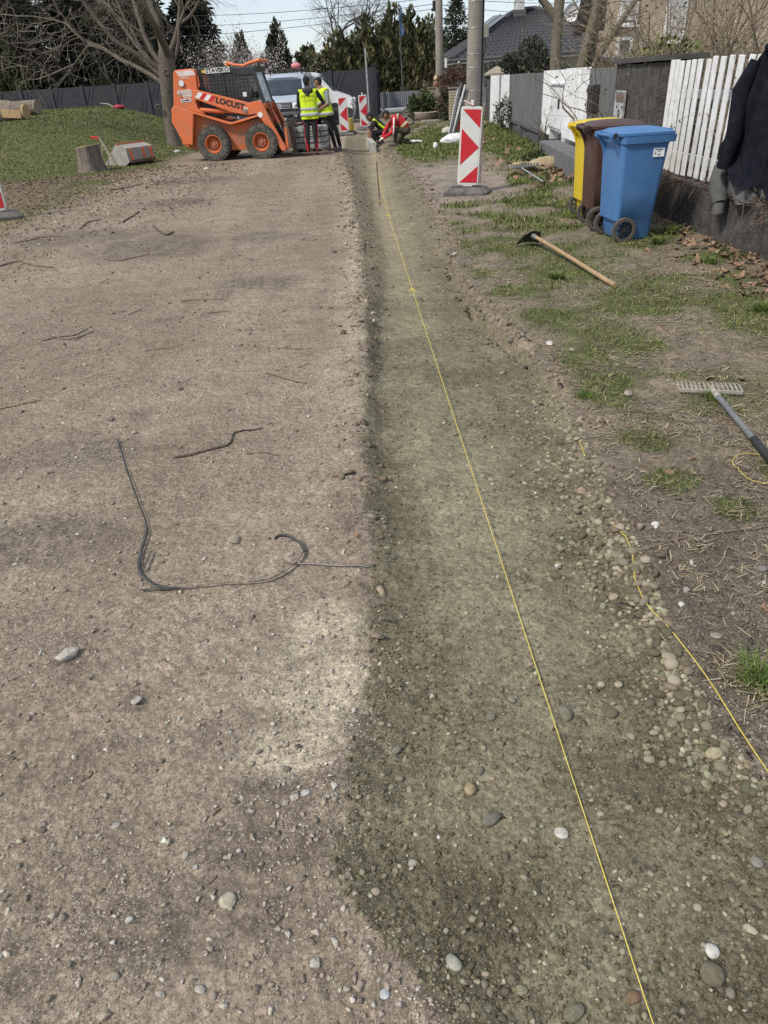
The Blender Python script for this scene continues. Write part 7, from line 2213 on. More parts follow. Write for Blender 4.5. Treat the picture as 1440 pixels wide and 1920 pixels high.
t2 = thing('satellite_dish', 'white satellite dish on the tiled roof of the bungalow', 'satellite dish', (11.9, 47.6, 3.70))
mb = MB(); mb.lathe([(0.42, 0.10), (0.36, 0.05), (0.22, 0.01), (0.001, 0.0), (0.001, -0.015), (0.24, 0.0), (0.40, 0.06), (0.42, 0.10)], 24, 'Y'); mb.v = [(x, -y, z + 0.55) for x, y, z in mb.v]; mb.build('dish', M_WPRINT, t2, smooth=True)
mb = MB(); mb.tube([(0, 0.02, 0.5), (0, 0.1, 0.3), (0, 0.1, -0.3)], 0.025, 8); mb.build('mast', M_DARKGREY, t2)
mb = MB(); mb.tube([(0, -0.08, 0.2), (0, -0.45, 0.42)], 0.015, 6); mb.build('feed_arm', M_DARKGREY, t2)
t2 = thing('roof_antenna', 'thin antenna rods on the ridge of the bungalow', 'antenna', (6.8, 48.5, 3.1))
for dx, h in ((0, 1.5), (0.25, 1.2)):
    mb = MB(); mb.tube([(dx, 0, 0), (dx + 0.05, 0, h)], 0.014, 5); mb.build('rod', M_DARKGREY, t2)
t2 = thing('solar_panel', 'tilted solar panel along the left hip of the bungalow roof', 'solar panel', (0, 0, 0))
pp = [E0.lerp(A1, 0.50) + Vector((-0.25, 0.1, 0.25)), E0.lerp(A1, 0.80) + Vector((-0.25, 0.1, 0.25))]
mb = MB(); mb.bar(pp[0], pp[1], 0.9, 0.05); mb.build('panel', pmat('solar_glass', (0.10, 0.11, 0.13), (0.14, 0.15, 0.17), 9, 0.2), t2)
mb = MB(); mb.bar(pp[0] + Vector((0, 0, 0.05)), pp[1] + Vector((0, 0, 0.05)), 0.05, 0.05); mb.build('rail', M_GALV, t2)

# ---- beige house with dark wooden gable
t = thing('beige_house', 'beige rendered house with a dark brown wooden gable overhang', 'house', (0, 0, 0))
M_BEIGE = pmat('beige_render', (0.52, 0.425, 0.33), (0.47, 0.38, 0.295), 1.5, 0.9, 0.2, 30, dirt=(0.33, 0.27, 0.21), dirt_scale=0.6, dirt_amt=0.4)
M_DKWOOD = pmat('dark_wood', (0.035, 0.025, 0.021), (0.055, 0.04, 0.033), 9, 0.8, 0.4, 30)
mb = MB(); mb.prism([(7.72, 28.72), (19.0, 28.72), (24.0, 38.0), (10.6, 38.0)], -0.2, 6.4, 'XY'); mb.build('wall', M_BEIGE, t)
# dark boarded gable overhang on the left
for k in range(9):
    z0 = 2.52 + k * 0.30
    xl = 6.86 + 0.062 * k
    mb = MB(); mb.box(((xl + 7.70) / 2, 26.5, z0 + 0.15), (7.70 - xl, 0.05, 0.285), rot=(R(10), 0, 0)); mb.build('gable_board', M_DKWOOD, t)
mb = MB(); mb.prism([(6.80, 2.45), (6.95, 2.42), (7.62, 5.6), (7.45, 5.6)], 26.3, 26.9); mb.build('verge', M_DKWOOD, t)
mb = MB(); mb.add([(6.9, 26.9, 2.6), (7.72, 26.9, 2.6), (7.72, 28.7, 2.6), (7.4, 28.7, 2.6)], [(0, 1, 2, 3)]); mb.build('eave_soffit', M_DKWOOD, t)
mb = MB(); mb.grid([[(7.3, 27.2, 6.2), (19.4, 27.2, 6.2)], [(13.0, 33.0, 9.4), (19.5, 33.0, 9.4)], [(10.8, 39.0, 6.2), (24.5, 39.0, 6.2)]]); mb.build('roof', M_DKWOOD, t)
WX, WY = 9.03, 28.68
def hwin(x0, x1, z0, z1, shutter):
    mb = MB()
    for a, b in (((x0, z0), (x1, z0)), ((x0, z1), (x1, z1)), ((x0, z0), (x0, z1)), ((x1, z0), (x1, z1))):
        mb.bar((a[0], WY, a[1]), (b[0], WY, b[1]), 0.08, 0.09)
    f = mb.build('window', M_WPRINT, t)
    mb = MB(); mb.box(((x0 + x1) / 2, WY + 0.01, (z0 + z1) / 2), (x1 - x0, 0.03, z1 - z0)); mb.build('pane', M_WINGL, f)
    mb = MB(); mb.box(((x0 + x1) / 2, WY - 0.08, z0 - 0.06), (x1 - x0 + 0.16, 0.18, 0.05)); mb.build('sill', M_WPRINT, f)
    if shutter:
        n = int((z1 - z0 - 0.1) / 0.06)
        for k in range(n):
            mb = MB(); mb.box(((x0 + x1) / 2, WY - 0.05, z1 - 0.06 - k * 0.06), (x1 - x0 - 0.1, 0.02, 0.05), rot=(R(20), 0, 0)); mb.build('shutter_slat', M_WPRINT, f)
hwin(8.85, 9.28, 1.85, 2.35, False)
hwin(8.80, 9.35, 2.75, 3.9, True)
hwin(10.4, 11.0, 2.2, 3.9, True)
mb = MB(); mb.box((9.3, 27.9, 1.78), (2.2, 1.6, 0.10), rot=(R(4), 0, 0)); mb.build('porch_roof', pmat('grey_slate', (0.30, 0.29, 0.27), None, 4, 0.9), t)

# ---- roof with solar collectors far behind the hedge
t = thing('far_house', 'pale far house top with solar collectors between the trees', 'house', (-4.2, 72, 0))
mb = MB(); mb.box((0, 0, 1.4), (4.0, 4, 2.9)); mb.build('wall', M_HWALL, t)
for k in range(4):
    mb = MB(); mb.box((-0.75 + k * 0.42, -1.8, 3.3), (0.36, 0.06, 0.75), rot=(R(-25), 0, 0)); mb.build('collector', pmat('collector', (0.12, 0.15, 0.19), (0.2, 0.23, 0.27), 4, 0.25), t)
mb = MB(); mb.box((0.3, -1.0, 2.9), (4.2, 3, 0.14)); mb.build('roof', M_CONC2, t)

# ---- overhead wires
for k, (a, b_, lab) in enumerate((((-22, 62, 7.0), (3.33, 34.6, 4.25), 'highest of the overhead wires running left from the slim pole'), ((-22, 60, 6.1), (3.33, 34.6, 4.05), 'middle overhead wire running left from the slim pole'), ((-22, 58, 5.3), (3.33, 34.6, 3.9), 'lowest of the overhead wires running left from the slim pole'),
                                  ((3.33, 34.6, 4.25), (22, 58, 6.0), 'upper overhead wire running right from the slim pole'), ((3.33, 34.6, 4.0), (22, 58, 5.2), 'lower overhead wire running right from the slim pole'))):
    a, b_ = Vector(a), Vector(b_)
    P = [a.lerp(b_, u) - Vector((0, 0, 0.5 * 4 * u * (1 - u))) for u in np.linspace(0, 1, 24)]
    mb = MB(); mb.tube(P, 0.010, 4); o = mb.build('overhead_wire', M_BLACK); tag(o, lab, 'wire', 'overhead wires')
# ================================================================== PEOPLE
def vec(p): return np.array(p, float)

def person(label, loc, rz, prims, mats, vest=None, hair=None, voxel=0.013, extra=None):
    """prims: (a, b, ra, rb, material index); fused into one skin by voxel remeshing"""
    mb = MB()
    for a, b, ra, rb, mi in prims:
        a, b = Vector(a), Vector(b)
        mb.ball(a, ra, 14, 10)
        if (b - a).length > 1e-4:
            mb.tube([a, b], [ra, rb], 14)
            mb.ball(b, rb, 14, 10)
    tmp = mb.build('tmp', mats[0])
    r = tmp.modifiers.new('r', 'REMESH'); r.mode = 'VOXEL'; r.voxel_size = voxel; r.adaptivity = 0
    s = tmp.modifiers.new('s', 'SMOOTH'); s.iterations = 4; s.factor = 0.5
    dg = bpy.context.evaluated_depsgraph_get()
    me = bpy.data.meshes.new_from_object(tmp.evaluated_get(dg))
    bpy.data.objects.remove(tmp)
    me.name = 'body'
    n = len(me.vertices)
    V = np.zeros(n * 3); me.vertices.foreach_get('co', V); V = V.reshape(-1, 3)
    nf = len(me.polygons)
    Cn = np.zeros(nf * 3); me.polygons.foreach_get('center', Cn); Cn = Cn.reshape(-1, 3)
    best = np.full(nf, 9.0); mi_ = np.zeros(nf, int); pi_ = np.zeros(nf, int)
    for k, (a, b, ra, rb, mi) in enumerate(prims):
        a, b = vec(a), vec(b)
        ab = b - a; L2 = max(ab @ ab, 1e-9)
        t_ = np.clip((Cn - a) @ ab / L2, 0, 1)
        d = np.linalg.norm(Cn - (a + t_[:, None] * ab), axis=1) - (ra + (rb - ra) * t_)
        m = d < best
        best[m] = d[m]; mi_[m] = mi; pi_[m] = k
    me.materials.clear()
    for m in mats: me.materials.append(m)
    me.polygons.foreach_set('material_index', mi_.astype(np.int32))
    me.polygons.foreach_set('use_smooth', np.ones(nf, bool))
    t = thing('person', label, 'person', loc, rz)
    link('body', me, t)
    def shell(name, mask, off, m, flare=None):
        idx = np.nonzero(mask)[0]
        if not len(idx): return None
        N = np.zeros(n * 3); me.vertices.foreach_get('normal', N); N = N.reshape(-1, 3)
        F_ = [list(me.polygons[int(i)].vertices) for i in idx]
        u = sorted(set(v for f in F_ for v in f))
        mp = {v: i for i, v in enumerate(u)}
        P = V[u] + N[u] * off
        if flare is not None: P = flare(P, N[u])
        m2 = bpy.data.meshes.new(name)
        m2.from_pydata([tuple(p) for p in P], [], [[mp[v] for v in f] for f in F_])
        m2.materials.append(m)
        m2.polygons.foreach_set('use_smooth', np.ones(len(F_), bool))
        o = link(name, m2, t)
        s_ = o.modifiers.new('solid', 'SOLIDIFY'); s_.thickness = 0.006; s_.offset = 1
        return o
    return t, shell, Cn, mi_, pi_

M_SKIN = pmat('skin', (0.33, 0.18, 0.115), (0.29, 0.155, 0.10), 12, 0.6)
M_SKIN2 = pmat('skin_tan', (0.26, 0.135, 0.085), (0.22, 0.115, 0.072), 12, 0.6)
M_HAIR = pmat('dark_hair', (0.012, 0.010, 0.010), (0.022, 0.018, 0.016), 60, 0.8, 0.5, 120)
M_HOODIE = pmat('black_jacket', (0.020, 0.021, 0.025), (0.03, 0.03, 0.034), 8, 0.9, 0.3, 30)
M_HOOD = pmat('charcoal_hood', (0.045, 0.043, 0.048), (0.065, 0.062, 0.066), 8, 0.9, 0.4, 30)
M_TROUS = pmat('black_trousers', (0.014, 0.014, 0.016), (0.022, 0.022, 0.024), 8, 0.85, 0.3, 30)
M_REDCL = pmat('red_cloth', (0.50, 0.018, 0.028), (0.42, 0.015, 0.022), 7, 0.8, 0.3, 30)
M_VEST = pmat('hi_vis_yellow', (0.62, 0.80, 0.02), (0.56, 0.74, 0.02), 6, 0.7, 0.5, 18)
M_REFL = pmat('reflective_tape', (0.36, 0.40, 0.42), (0.44, 0.47, 0.48), 8, 0.5)
M_SHOE = pmat('grey_shoes', (0.12, 0.115, 0.11), (0.17, 0.16, 0.15), 10, 0.9, 0.4, 40)
M_GREYT = pmat('grey_shirt', (0.36, 0.37, 0.38), (0.30, 0.31, 0.32), 8, 0.9, 0.3, 30)
M_OLIVE = pmat('olive_trousers', (0.075, 0.072, 0.045), (0.055, 0.053, 0.034), 8, 0.9, 0.4, 25)
M_GLOVE = pmat('white_glove', (0.68, 0.67, 0.63), (0.55, 0.54, 0.5), 10, 0.9, 0.4, 40)
M_TEE = pmat('black_tee', (0.012, 0.013, 0.018), (0.02, 0.02, 0.026), 8, 0.9, 0.3, 30)

def hand(wrist, direction, mi, side=1, curl=0.6, size=1.0):
    """palm and five bent fingers"""
    w = vec(wrist); d = vec(direction); d /= np.linalg.norm(d)
    a = np.cross(d, (0, 0, 1.0))
    if np.linalg.norm(a) < 0.2: a = np.cross(d, (0, 1.0, 0))
    a /= np.linalg.norm(a); b = np.cross(a, d)
    P = [(w, w + d * 0.05 * size, 0.026, 0.028, mi), (w + d * 0.03 - a * 0.018, w + d * 0.075 - a * 0.02, 0.018, 0.016, mi), (w + d * 0.03 + a * 0.018, w + d * 0.075 + a * 0.02, 0.018, 0.016, mi)]
    for k, L in enumerate((0.062, 0.072, 0.068, 0.052)):
        o = w + d * 0.085 + a * (-0.03 + 0.02 * k)
        m = o + d * L * 0.5 * size
        e = m + (d * (1 - curl) - b * curl) * L * 0.5 * size
        P += [(o, m, 0.0095, 0.009, mi), (m, e, 0.009, 0.008, mi)]
    o = w + d * 0.03 - a * 0.03 * side
    m = o + (d * 0.6 - a * 0.8 * side) * 0.035
    P += [(o, m, 0.012, 0.0105, mi), (m, m + d * 0.03, 0.0105, 0.009, mi)]
    return P

def head(c, face, mi, hair_i, up=(0, 0, 1), s=1.0):
    """skull, jaw, nose, ears, brow; hair as a cap of slightly bigger lobes"""
    c = vec(c); f = vec(face); f /= np.linalg.norm(f); u = vec(up); u = u / np.linalg.norm(u)
    r = np.cross(f, u); r /= np.linalg.norm(r)
    P = [(c + u * 0.02 - f * 0.012, c + u * 0.02 + f * 0.012, 0.082 * s, 0.080 * s, mi),
         (c - u * 0.035 + f * 0.02, c - u * 0.062 + f * 0.045, 0.062 * s, 0.042 * s, mi),
         (c + f * 0.088 + u * 0.005, c + f * 0.103 - u * 0.022, 0.011, 0.015, mi),
         (c + f * 0.075 + r * 0.03 + u * 0.022, c + f * 0.075 - r * 0.03 + u * 0.022, 0.014, 0.014, mi),
         (c + f * 0.074 - u * 0.05 + r * 0.016, c + f * 0.074 - u * 0.05 - r * 0.016, 0.012, 0.012, mi)]
    for k in (-1, 1):
        P.append((c + r * k * 0.080 - u * 0.015, c + r * k * 0.084 + u * 0.02, 0.014, 0.016, mi))
    P += [(c + u * 0.035 - f * 0.025, c + u * 0.042 + f * 0.035, 0.084 * s, 0.070 * s, hair_i), (c - f * 0.035 + u * 0.0, c - f * 0.04 - u * 0.03, 0.074 * s, 0.058 * s, hair_i)]
    return P

def leg(hip, knee, ankle, toe, mi, shoe, r=(0.088, 0.062, 0.046)):
    return [(hip, knee, r[0], r[1], mi), (knee, ankle, r[1] * 1.02, r[2], mi), (vec(ankle) - (0, 0, 0.03), toe, 0.044, 0.036, shoe), (vec(ankle) - (0, 0, 0.045), vec(ankle) * (1, 1, 0) + (0, 0, 0.034) - (vec(toe) - vec(ankle)) * (0.35, 0.35, 0), 0.04, 0.034, shoe)]

def arm(sh, el, wr, mi, low, r=(0.058, 0.045, 0.034)):
    return [(sh, el, r[0], r[1], mi), (el, wr, r[1], r[2], low)]

# -- man in the hooded jacket, back to the camera
gx_, gy_ = -1.27, 19.95
P = []
P += leg((-0.085, 0, 0.86), (-0.10, -0.01, 0.47), (-0.115, 0.02, 0.09), (-0.15, 0.17, 0.04), 1, 2)
P += leg((0.085, 0, 0.86), (0.09, -0.01, 0.47), (0.095, 0.02, 0.09), (0.13, 0.17, 0.04), 1, 2)
P += [((-0.085, 0, 0.90), (0.085, 0, 0.90), 0.105, 0.105, 1), ((-0.075, 0.0, 0.98), (-0.10, 0.0, 1.30), 0.105, 0.105, 0), ((0.065, 0.0, 0.98), (0.09, 0.0, 1.30), 0.105, 0.105, 0), ((0, 0.01, 1.0), (0, 0.01, 1.3), 0.12, 0.12, 0),
      ((-0.165, 0.0, 1.385), (0.155, 0.0, 1.385), 0.072, 0.072, 0), ((-0.01, 0.01, 1.38), (-0.01, 0.03, 1.47), 0.075, 0.062, 0), ((-0.05, -0.085, 1.41), (0.05, -0.085, 1.41), 0.062, 0.062, 3), ((-0.01, -0.075, 1.34), (-0.01, -0.06, 1.43), 0.06, 0.07, 3), ((-0.01, 0.03, 1.45), (-0.005, 0.04, 1.52), 0.055, 0.052, 4)]
P += arm((0.20, 0.0, 1.37), (0.36, 0.08, 1.13), (0.20, 0.26, 1.02), 0, 4) + hand((0.20, 0.26, 1.02), (-0.5, 0.5, -0.2), 4)
P += arm((-0.215, 0.0, 1.37), (-0.265, 0.05, 1.10), (-0.14, 0.28, 1.02), 0, 0) + hand((-0.14, 0.28, 1.02), (0.4, 0.6, 0.1), 4, -1)
P += head((-0.01, 0.045, 1.585), (0.45, 0.9, -0.15), 4, 5)
t, shell, Cn, mi_, pi_ = person('standing man seen from behind, yellow vest, dark hood, black trousers with red stripes', (gx_, gy_, H(gx_, gy_)), R(2), P,
                                [M_HOODIE, M_TROUS, M_SHOE, M_HOOD, M_SKIN, M_HAIR])
tors = (mi_ == 0) & (pi_ >= 8) & (pi_ < 17) | ((mi_ == 1) & (Cn[:, 2] > 0.80) & (np.abs(Cn[:, 0]) < 0.22))
vm = tors & (Cn[:, 2] > 0.80) & (Cn[:, 2] < 1.42) & (np.abs(Cn[:, 0] + 0.01) < 0.21)
def fl(Pp, N):
    k = np.clip((1.15 - Pp[:, 2]) / 0.35, 0, 1)[:, None]
    return Pp + N * (0.028 * k) * np.array([1, 1, 0])
shell('vest', vm, 0.012, M_VEST, fl)
for z in (0.90, 1.02):
    shell('reflective_band', vm & (np.abs(Cn[:, 2] - z) < 0.026), 0.021, M_REFL, fl)
for s in (-1, 1):
    shell('side_stripe', (mi_ == 1) & (Cn[:, 0] * s > 0) & (np.abs(Cn[:, 1] + 0.03) < 0.013) & (Cn[:, 0] * s > 0.10 + 0.04 * (Cn[:, 2] > 0.5)) & (Cn[:, 2] < 0.86) & (Cn[:, 2] > 0.1), 0.004, M_REDCL)
lettering('STAVEKO', 0.062, M_BLACKPRINT, t, (-0.02, -0.165, 1.285), (R(96), 0, 0), 0.001, 1.1)

# -- second man, turned half left, leaning on the stack
gx_, gy_ = -0.74, 20.95
P = []
P += leg((-0.24, 0.05, 0.84), (-0.08, -0.02, 0.46), (0.0, 0.0, 0.09), (-0.10, -0.12, 0.04), 1, 2)
P += leg((-0.12, 0.0, 0.84), (0.05, 0.08, 0.47), (0.12, 0.16, 0.09), (0.06, 0.03, 0.04), 1, 2)
P += [((-0.24, 0.03, 0.88), (-0.12, 0.0, 0.88), 0.105, 0.105, 1), ((-0.27, 0.04, 0.98), (-0.32, 0.03, 1.28), 0.105, 0.105, 0), ((-0.14, 0.0, 0.98), (-0.18, 0.0, 1.28), 0.105, 0.105, 0), ((-0.2, 0.0, 1.0), (-0.25, 0.0, 1.3), 0.115, 0.115, 0),
      ((-0.36, 0.06, 1.36), (-0.14, -0.06, 1.36), 0.07, 0.07, 0), ((-0.26, 0.0, 1.38), (-0.29, 0.02, 1.46), 0.065, 0.055, 3), ((-0.29, 0.02, 1.44), (-0.31, 0.03, 1.5), 0.054, 0.052, 3)]
P += arm((-0.12, -0.09, 1.34), (-0.10, -0.12, 1.09), (-0.32, -0.10, 0.97), 0, 3) + hand((-0.32, -0.10, 0.97), (-0.8, 0.2, -0.2), 3)
P += arm((-0.40, 0.08, 1.34), (-0.46, 0.10, 1.10), (-0.48, 0.02, 0.9), 0, 3) + hand((-0.48, 0.02, 0.9), (-0.3, -0.2, -0.8), 3, -1)
P += head((-0.325, 0.03, 1.56), (-0.9, 0.25, -0.25), 3, 4)
t, shell, Cn, mi_, pi_ = person('man with short dark hair, yellow vest and black trousers leaning over the kerb pallet', (gx_, gy_, H(gx_, gy_)), 0, P, [M_GREYT, M_TROUS, M_SHOE, M_SKIN, M_HAIR])
tors = (pi_ >= 8) & (pi_ < 13)
vm = tors & (Cn[:, 2] > 0.76) & (Cn[:, 2] < 1.42)
def fl2(Pp, N):
    k = np.clip((1.15 - Pp[:, 2]) / 0.35, 0, 1)[:, None]
    return Pp + N * (0.025 * k) * np.array([1, 1, 0])
shell('vest', vm, 0.012, M_VEST, fl2)
for z in (0.87, 1.10):
    shell('reflective_band', vm & (np.abs(Cn[:, 2] - z) < 0.026), 0.021, M_REFL, fl2)

# -- man in black crouching by the kerb
gx_, gy_ = 0.46, 22.75
P = []
P += leg((0.17, -0.06, 0.36), (-0.24, -0.16, 0.34), (0.0, -0.14, 0.07), (-0.14, -0.17, 0.04), 1, 2)
P += leg((0.17, 0.12, 0.36), (-0.16, 0.18, 0.30), (0.10, 0.16, 0.08), (-0.04, 0.18, 0.04), 1, 2)
P += [((0.16, -0.06, 0.38), (0.16, 0.12, 0.38), 0.115, 0.115, 1), ((0.12, -0.05, 0.44), (-0.06, -0.07, 0.60), 0.105, 0.105, 0), ((0.12, 0.10, 0.44), (-0.06, 0.12, 0.60), 0.105, 0.105, 0), ((-0.08, -0.13, 0.62), (-0.08, 0.17, 0.62), 0.075, 0.075, 0),
      ((-0.11, 0.02, 0.64), (-0.17, 0.02, 0.69), 0.06, 0.055, 3)]
P += arm((-0.10, -0.17, 0.60), (-0.24, -0.20, 0.42), (-0.25, -0.20, 0.20), 0, 3) + hand((-0.25, -0.20, 0.20), (-0.1, 0, -1), 3)
P += arm((-0.10, 0.20, 0.60), (-0.28, 0.16, 0.44), (-0.30, 0.06, 0.24), 0, 3) + hand((-0.30, 0.06, 0.24), (-0.1, -0.2, -1), 3, -1)
P += head((-0.235, 0.02, 0.735), (-0.8, 0.1, -0.65), 3, 4, up=(-0.6, 0, 0.8))
t, shell, Cn, mi_, pi_ = person('man in black t-shirt crouching and reaching down to the kerb in the trench', (gx_, gy_, H(gx_, gy_)), 0, P, [M_TEE, M_TROUS, M_SHOE, M_SKIN2, M_HAIR])
sash = (mi_ == 0) & (np.abs((Cn[:, 0] - 0.06) * 0.75 + (Cn[:, 2] - 0.52)) < 0.035)
shell('reflective_sash', sash & (pi_ < 13), 0.012, M_VEST)

# -- man in the red jacket crouching
gx_, gy_ = 0.98, 21.25
P = []
P += leg((0.16, -0.08, 0.34), (-0.10, -0.16, 0.38), (-0.14, -0.14, 0.08), (-0.30, -0.16, 0.04), 1, 2)
P += leg((0.16, 0.10, 0.34), (-0.05, 0.14, 0.10), (0.22, 0.14, 0.10), (0.30, 0.14, 0.04), 1, 2)
P += [((0.16, -0.07, 0.36), (0.16, 0.10, 0.36), 0.125, 0.125, 1), ((0.14, -0.06, 0.44), (-0.10, -0.07, 0.62), 0.115, 0.11, 0), ((0.14, 0.10, 0.44), (-0.10, 0.11, 0.62), 0.115, 0.11, 0), ((0.05, 0.02, 0.56), (-0.05, 0.02, 0.63), 0.12, 0.11, 0), ((-0.13, -0.15, 0.62), (-0.13, 0.18, 0.62), 0.08, 0.08, 0),
      ((-0.17, 0.01, 0.66), (-0.26, 0.01, 0.69), 0.062, 0.056, 3)]
P += arm((-0.14, -0.20, 0.60), (-0.20, -0.26, 0.34), (-0.42, -0.18, 0.22), 0, 0, (0.066, 0.055, 0.042)) + hand((-0.42, -0.18, 0.22), (-0.8, 0.1, -0.4), 4)
P += arm((-0.14, 0.22, 0.60), (-0.36, 0.16, 0.40), (-0.46, 0.0, 0.22), 0, 0, (0.066, 0.055, 0.042)) + hand((-0.46, 0.0, 0.22), (-0.7, -0.2, -0.6), 4, -1)
P += head((-0.345, 0.01, 0.715), (-0.85, -0.05, -0.45), 3, 5, up=(-0.45, 0, 0.9))
t, shell, Cn, mi_, pi_ = person('man in red jacket with reflective straps, olive trousers and white gloves crouching on the verge', (gx_, gy_, H(gx_, gy_)), 0, P, [M_REDCL, M_OLIVE, M_SHOE, M_SKIN2, M_GLOVE, M_HAIR])
tor = (pi_ >= 8) & (pi_ < 14) & (mi_ == 0)
s1 = tor & (np.abs((Cn[:, 0] - 0.12) * 0.6 - (Cn[:, 2] - 0.50) * 0.8) < 0.03)
shell('reflective_belt', s1, 0.010, pmat('pale_yellow_tape', (0.62, 0.62, 0.25), (0.5, 0.5, 0.3), 9, 0.6))
s2 = tor & (np.abs(Cn[:, 0] + 0.08 + (0.62 - Cn[:, 2]) * 0.35) < 0.022) & (Cn[:, 1] < 0)
shell('reflective_strap', s2, 0.010, pmat('pale_tape', (0.6, 0.55, 0.4), None, 9, 0.6))
s3 = (mi_ == 0) & (pi_ >= 14) & (Cn[:, 1] < -0.22) & (np.abs(Cn[:, 0] + 0.165 + 0.1 * (0.5 - Cn[:, 2])) < 0.016)
shell('sleeve_stripe', s3, 0.006, M_WPRINT)
t2 = thing('trowel', 'pale trowel in the gloved hand of the crouching man in red', 'trowel', (gx_ - 0.52, gy_ - 0.15, H(gx_, gy_) + 0.06), R(20))
b = MB(); b.prism([(0.02, 0), (0.24, -0.05), (0.25, 0.05)], 0.03, 0.036, 'XY'); b.build('blade', M_GALV, t2)
b = MB(); b.tube([(0.02, 0, 0.033), (-0.03, 0, 0.07), (-0.12, 0, 0.085)], 0.014, 8); b.build('handle', M_WOOD, t2)
# ================================================================== VEGETATION
M_TWIG = vcmat('bare_bark', rough=0.95, spec=0.15, nscale=14, namt=0.3, bump=0.5, bscale=40)
M_LEAF = vcmat('foliage', rough=0.75, spec=0.25, nscale=6, namt=0.25, bump=0.0)
M_GRASS = vcmat('grass_blade', rough=0.7, spec=0.25, nscale=3, namt=0.25, bump=0.0)

class Wood:
    """collects tapering limbs as numpy tubes"""
    def __init__(s): s.V, s.F, s.C, s.n = [], [], [], 0
    def limb(s, P, r, sides, c):
        P = np.asarray(P, float); r = np.asarray(r, float)
        k = len(P)
        T = np.gradient(P, axis=0); T /= np.maximum(np.linalg.norm(T, axis=1, keepdims=True), 1e-9)
        ref = np.array([0.31, 0.52, 0.79])
        A = np.cross(T, ref); A /= np.maximum(np.linalg.norm(A, axis=1, keepdims=True), 1e-9)
        B = np.cross(T, A)
        a = np.arange(sides) * 2 * math.pi / sides
        V = P[:, None, :] + r[:, None, None] * (A[:, None, :] * np.cos(a)[None, :, None] + B[:, None, :] * np.sin(a)[None, :, None])
        idx = np.arange(k * sides).reshape(k, sides)
        nx = np.roll(idx, -1, 1)
        F_ = np.stack([idx[:-1], nx[:-1], nx[1:], idx[1:]], -1).reshape(-1, 4) + s.n
        s.V.append(V.reshape(-1, 3)); s.F.append(F_); s.n += k * sides
        s.C.append(np.repeat(np.array([c]), k * sides, 0))
    def build(s, name, parent, **tags):
        me = np_mesh(name, np.concatenate(s.V), np.concatenate(s.F), M_TWIG, np.concatenate(s.C), smooth=True)
        return link(name, me, parent, **tags)

def walk(rng, p, d, length, n, wig, grav=0.0):
    P = [np.array(p, float)]
    d = np.array(d, float); d /= np.linalg.norm(d)
    for i in range(n):
        d = d + rng.normal(0, wig, 3) + np.array([0, 0, grav])
        d /= np.linalg.norm(d)
        P.append(P[-1] + d * length / n)
    return np.array(P), d

def grow(rng, wd, tw, p, d, length, r, level, maxl, c, tips, grav, spread=0.75, kids=(3, 5), keep=None):
    n = 7 if level < 2 else 5
    P, d2 = walk(rng, p, d, length, n, 0.13 + 0.05 * level, grav * max(0.0, (level - 2) / max(1, maxl - 2)))
    if keep is not None and level >= 1 and not keep(P[n // 2]): return
    rr = r * np.linspace(1, 0.55 if level < maxl else 0.3, n + 1)
    (wd if level < 2 else tw).limb(P, rr, (10, 8, 5, 4, 3, 3, 3)[level], np.array(c) * rng.uniform(0.8, 1.2))
    if level >= maxl:
        tips.append(P[-1]); tips.append(P[n // 2]); return
    k = rng.integers(kids[0], kids[1] + 1)
    for i in range(k):
        u = rng.uniform(0.3, 1.0) if i else 1.0
        q = P[min(n, int(u * n))]
        base = d2 if i == 0 else (P[min(n, int(u * n) + 0)] - P[max(0, int(u * n) - 1)])
        base = base / max(np.linalg.norm(base), 1e-6)
        side = rng.normal(0, 1, 3); side -= base * (side @ base); side /= np.linalg.norm(side)
        s = spread * rng.uniform(0.6, 1.3) * (0.35 if i == 0 else 1.0)
        grow(rng, wd, tw, q, base + side * s, length * rng.uniform(0.55, 0.8), r * rr[int(u * n)] / rr[0] * rng.uniform(0.5, 0.72), level + 1, maxl, c, tips, grav, spread, kids, keep)

def leaf_quads(rng, P, size, col_, jit=0.2, up=0.0, aspect=1.6, dirs=None):
    """one small bent two-triangle leaf for each point"""
    n = len(P)
    P = np.asarray(P)
    d = rng.normal(0, 1, (n, 3)) if dirs is None else np.asarray(dirs) + rng.normal(0, 0.35, (n, 3))
    d[:, 2] += up
    d /= np.maximum(np.linalg.norm(d, axis=1, keepdims=True), 1e-6)
    s = np.cross(d, rng.normal(0, 1, (n, 3))); s /= np.maximum(np.linalg.norm(s, axis=1, keepdims=True), 1e-6)
    sz = (size if np.ndim(size) else np.full(n, size)) * rng.uniform(0.6, 1.3, n)
    L = d * sz[:, None]; W = s * (sz / aspect / 2)[:, None]
    V = np.stack([P, P + L * 0.5 + W, P + L, P + L * 0.5 - W], 1).reshape(-1, 3)
    F_ = np.arange(n * 4).reshape(n, 4)
    c = np.asarray(col_) * rng.uniform(1 - jit, 1 + jit, (n, 1)) * rng.normal(1, 0.05, (n, 3))
    return V, F_, np.repeat(np.clip(c, 0.005, 0.95), 4, 0)

def leaves(name, parent, parts, mat=None):
    V, F_, C, n = [], [], [], 0
    for v, f, c in parts:
        V.append(v); F_.append(f + n); C.append(c); n += len(v)
    return link(name, np_mesh(name, np.concatenate(V), np.concatenate(F_), mat or M_LEAF, np.concatenate(C)), parent)

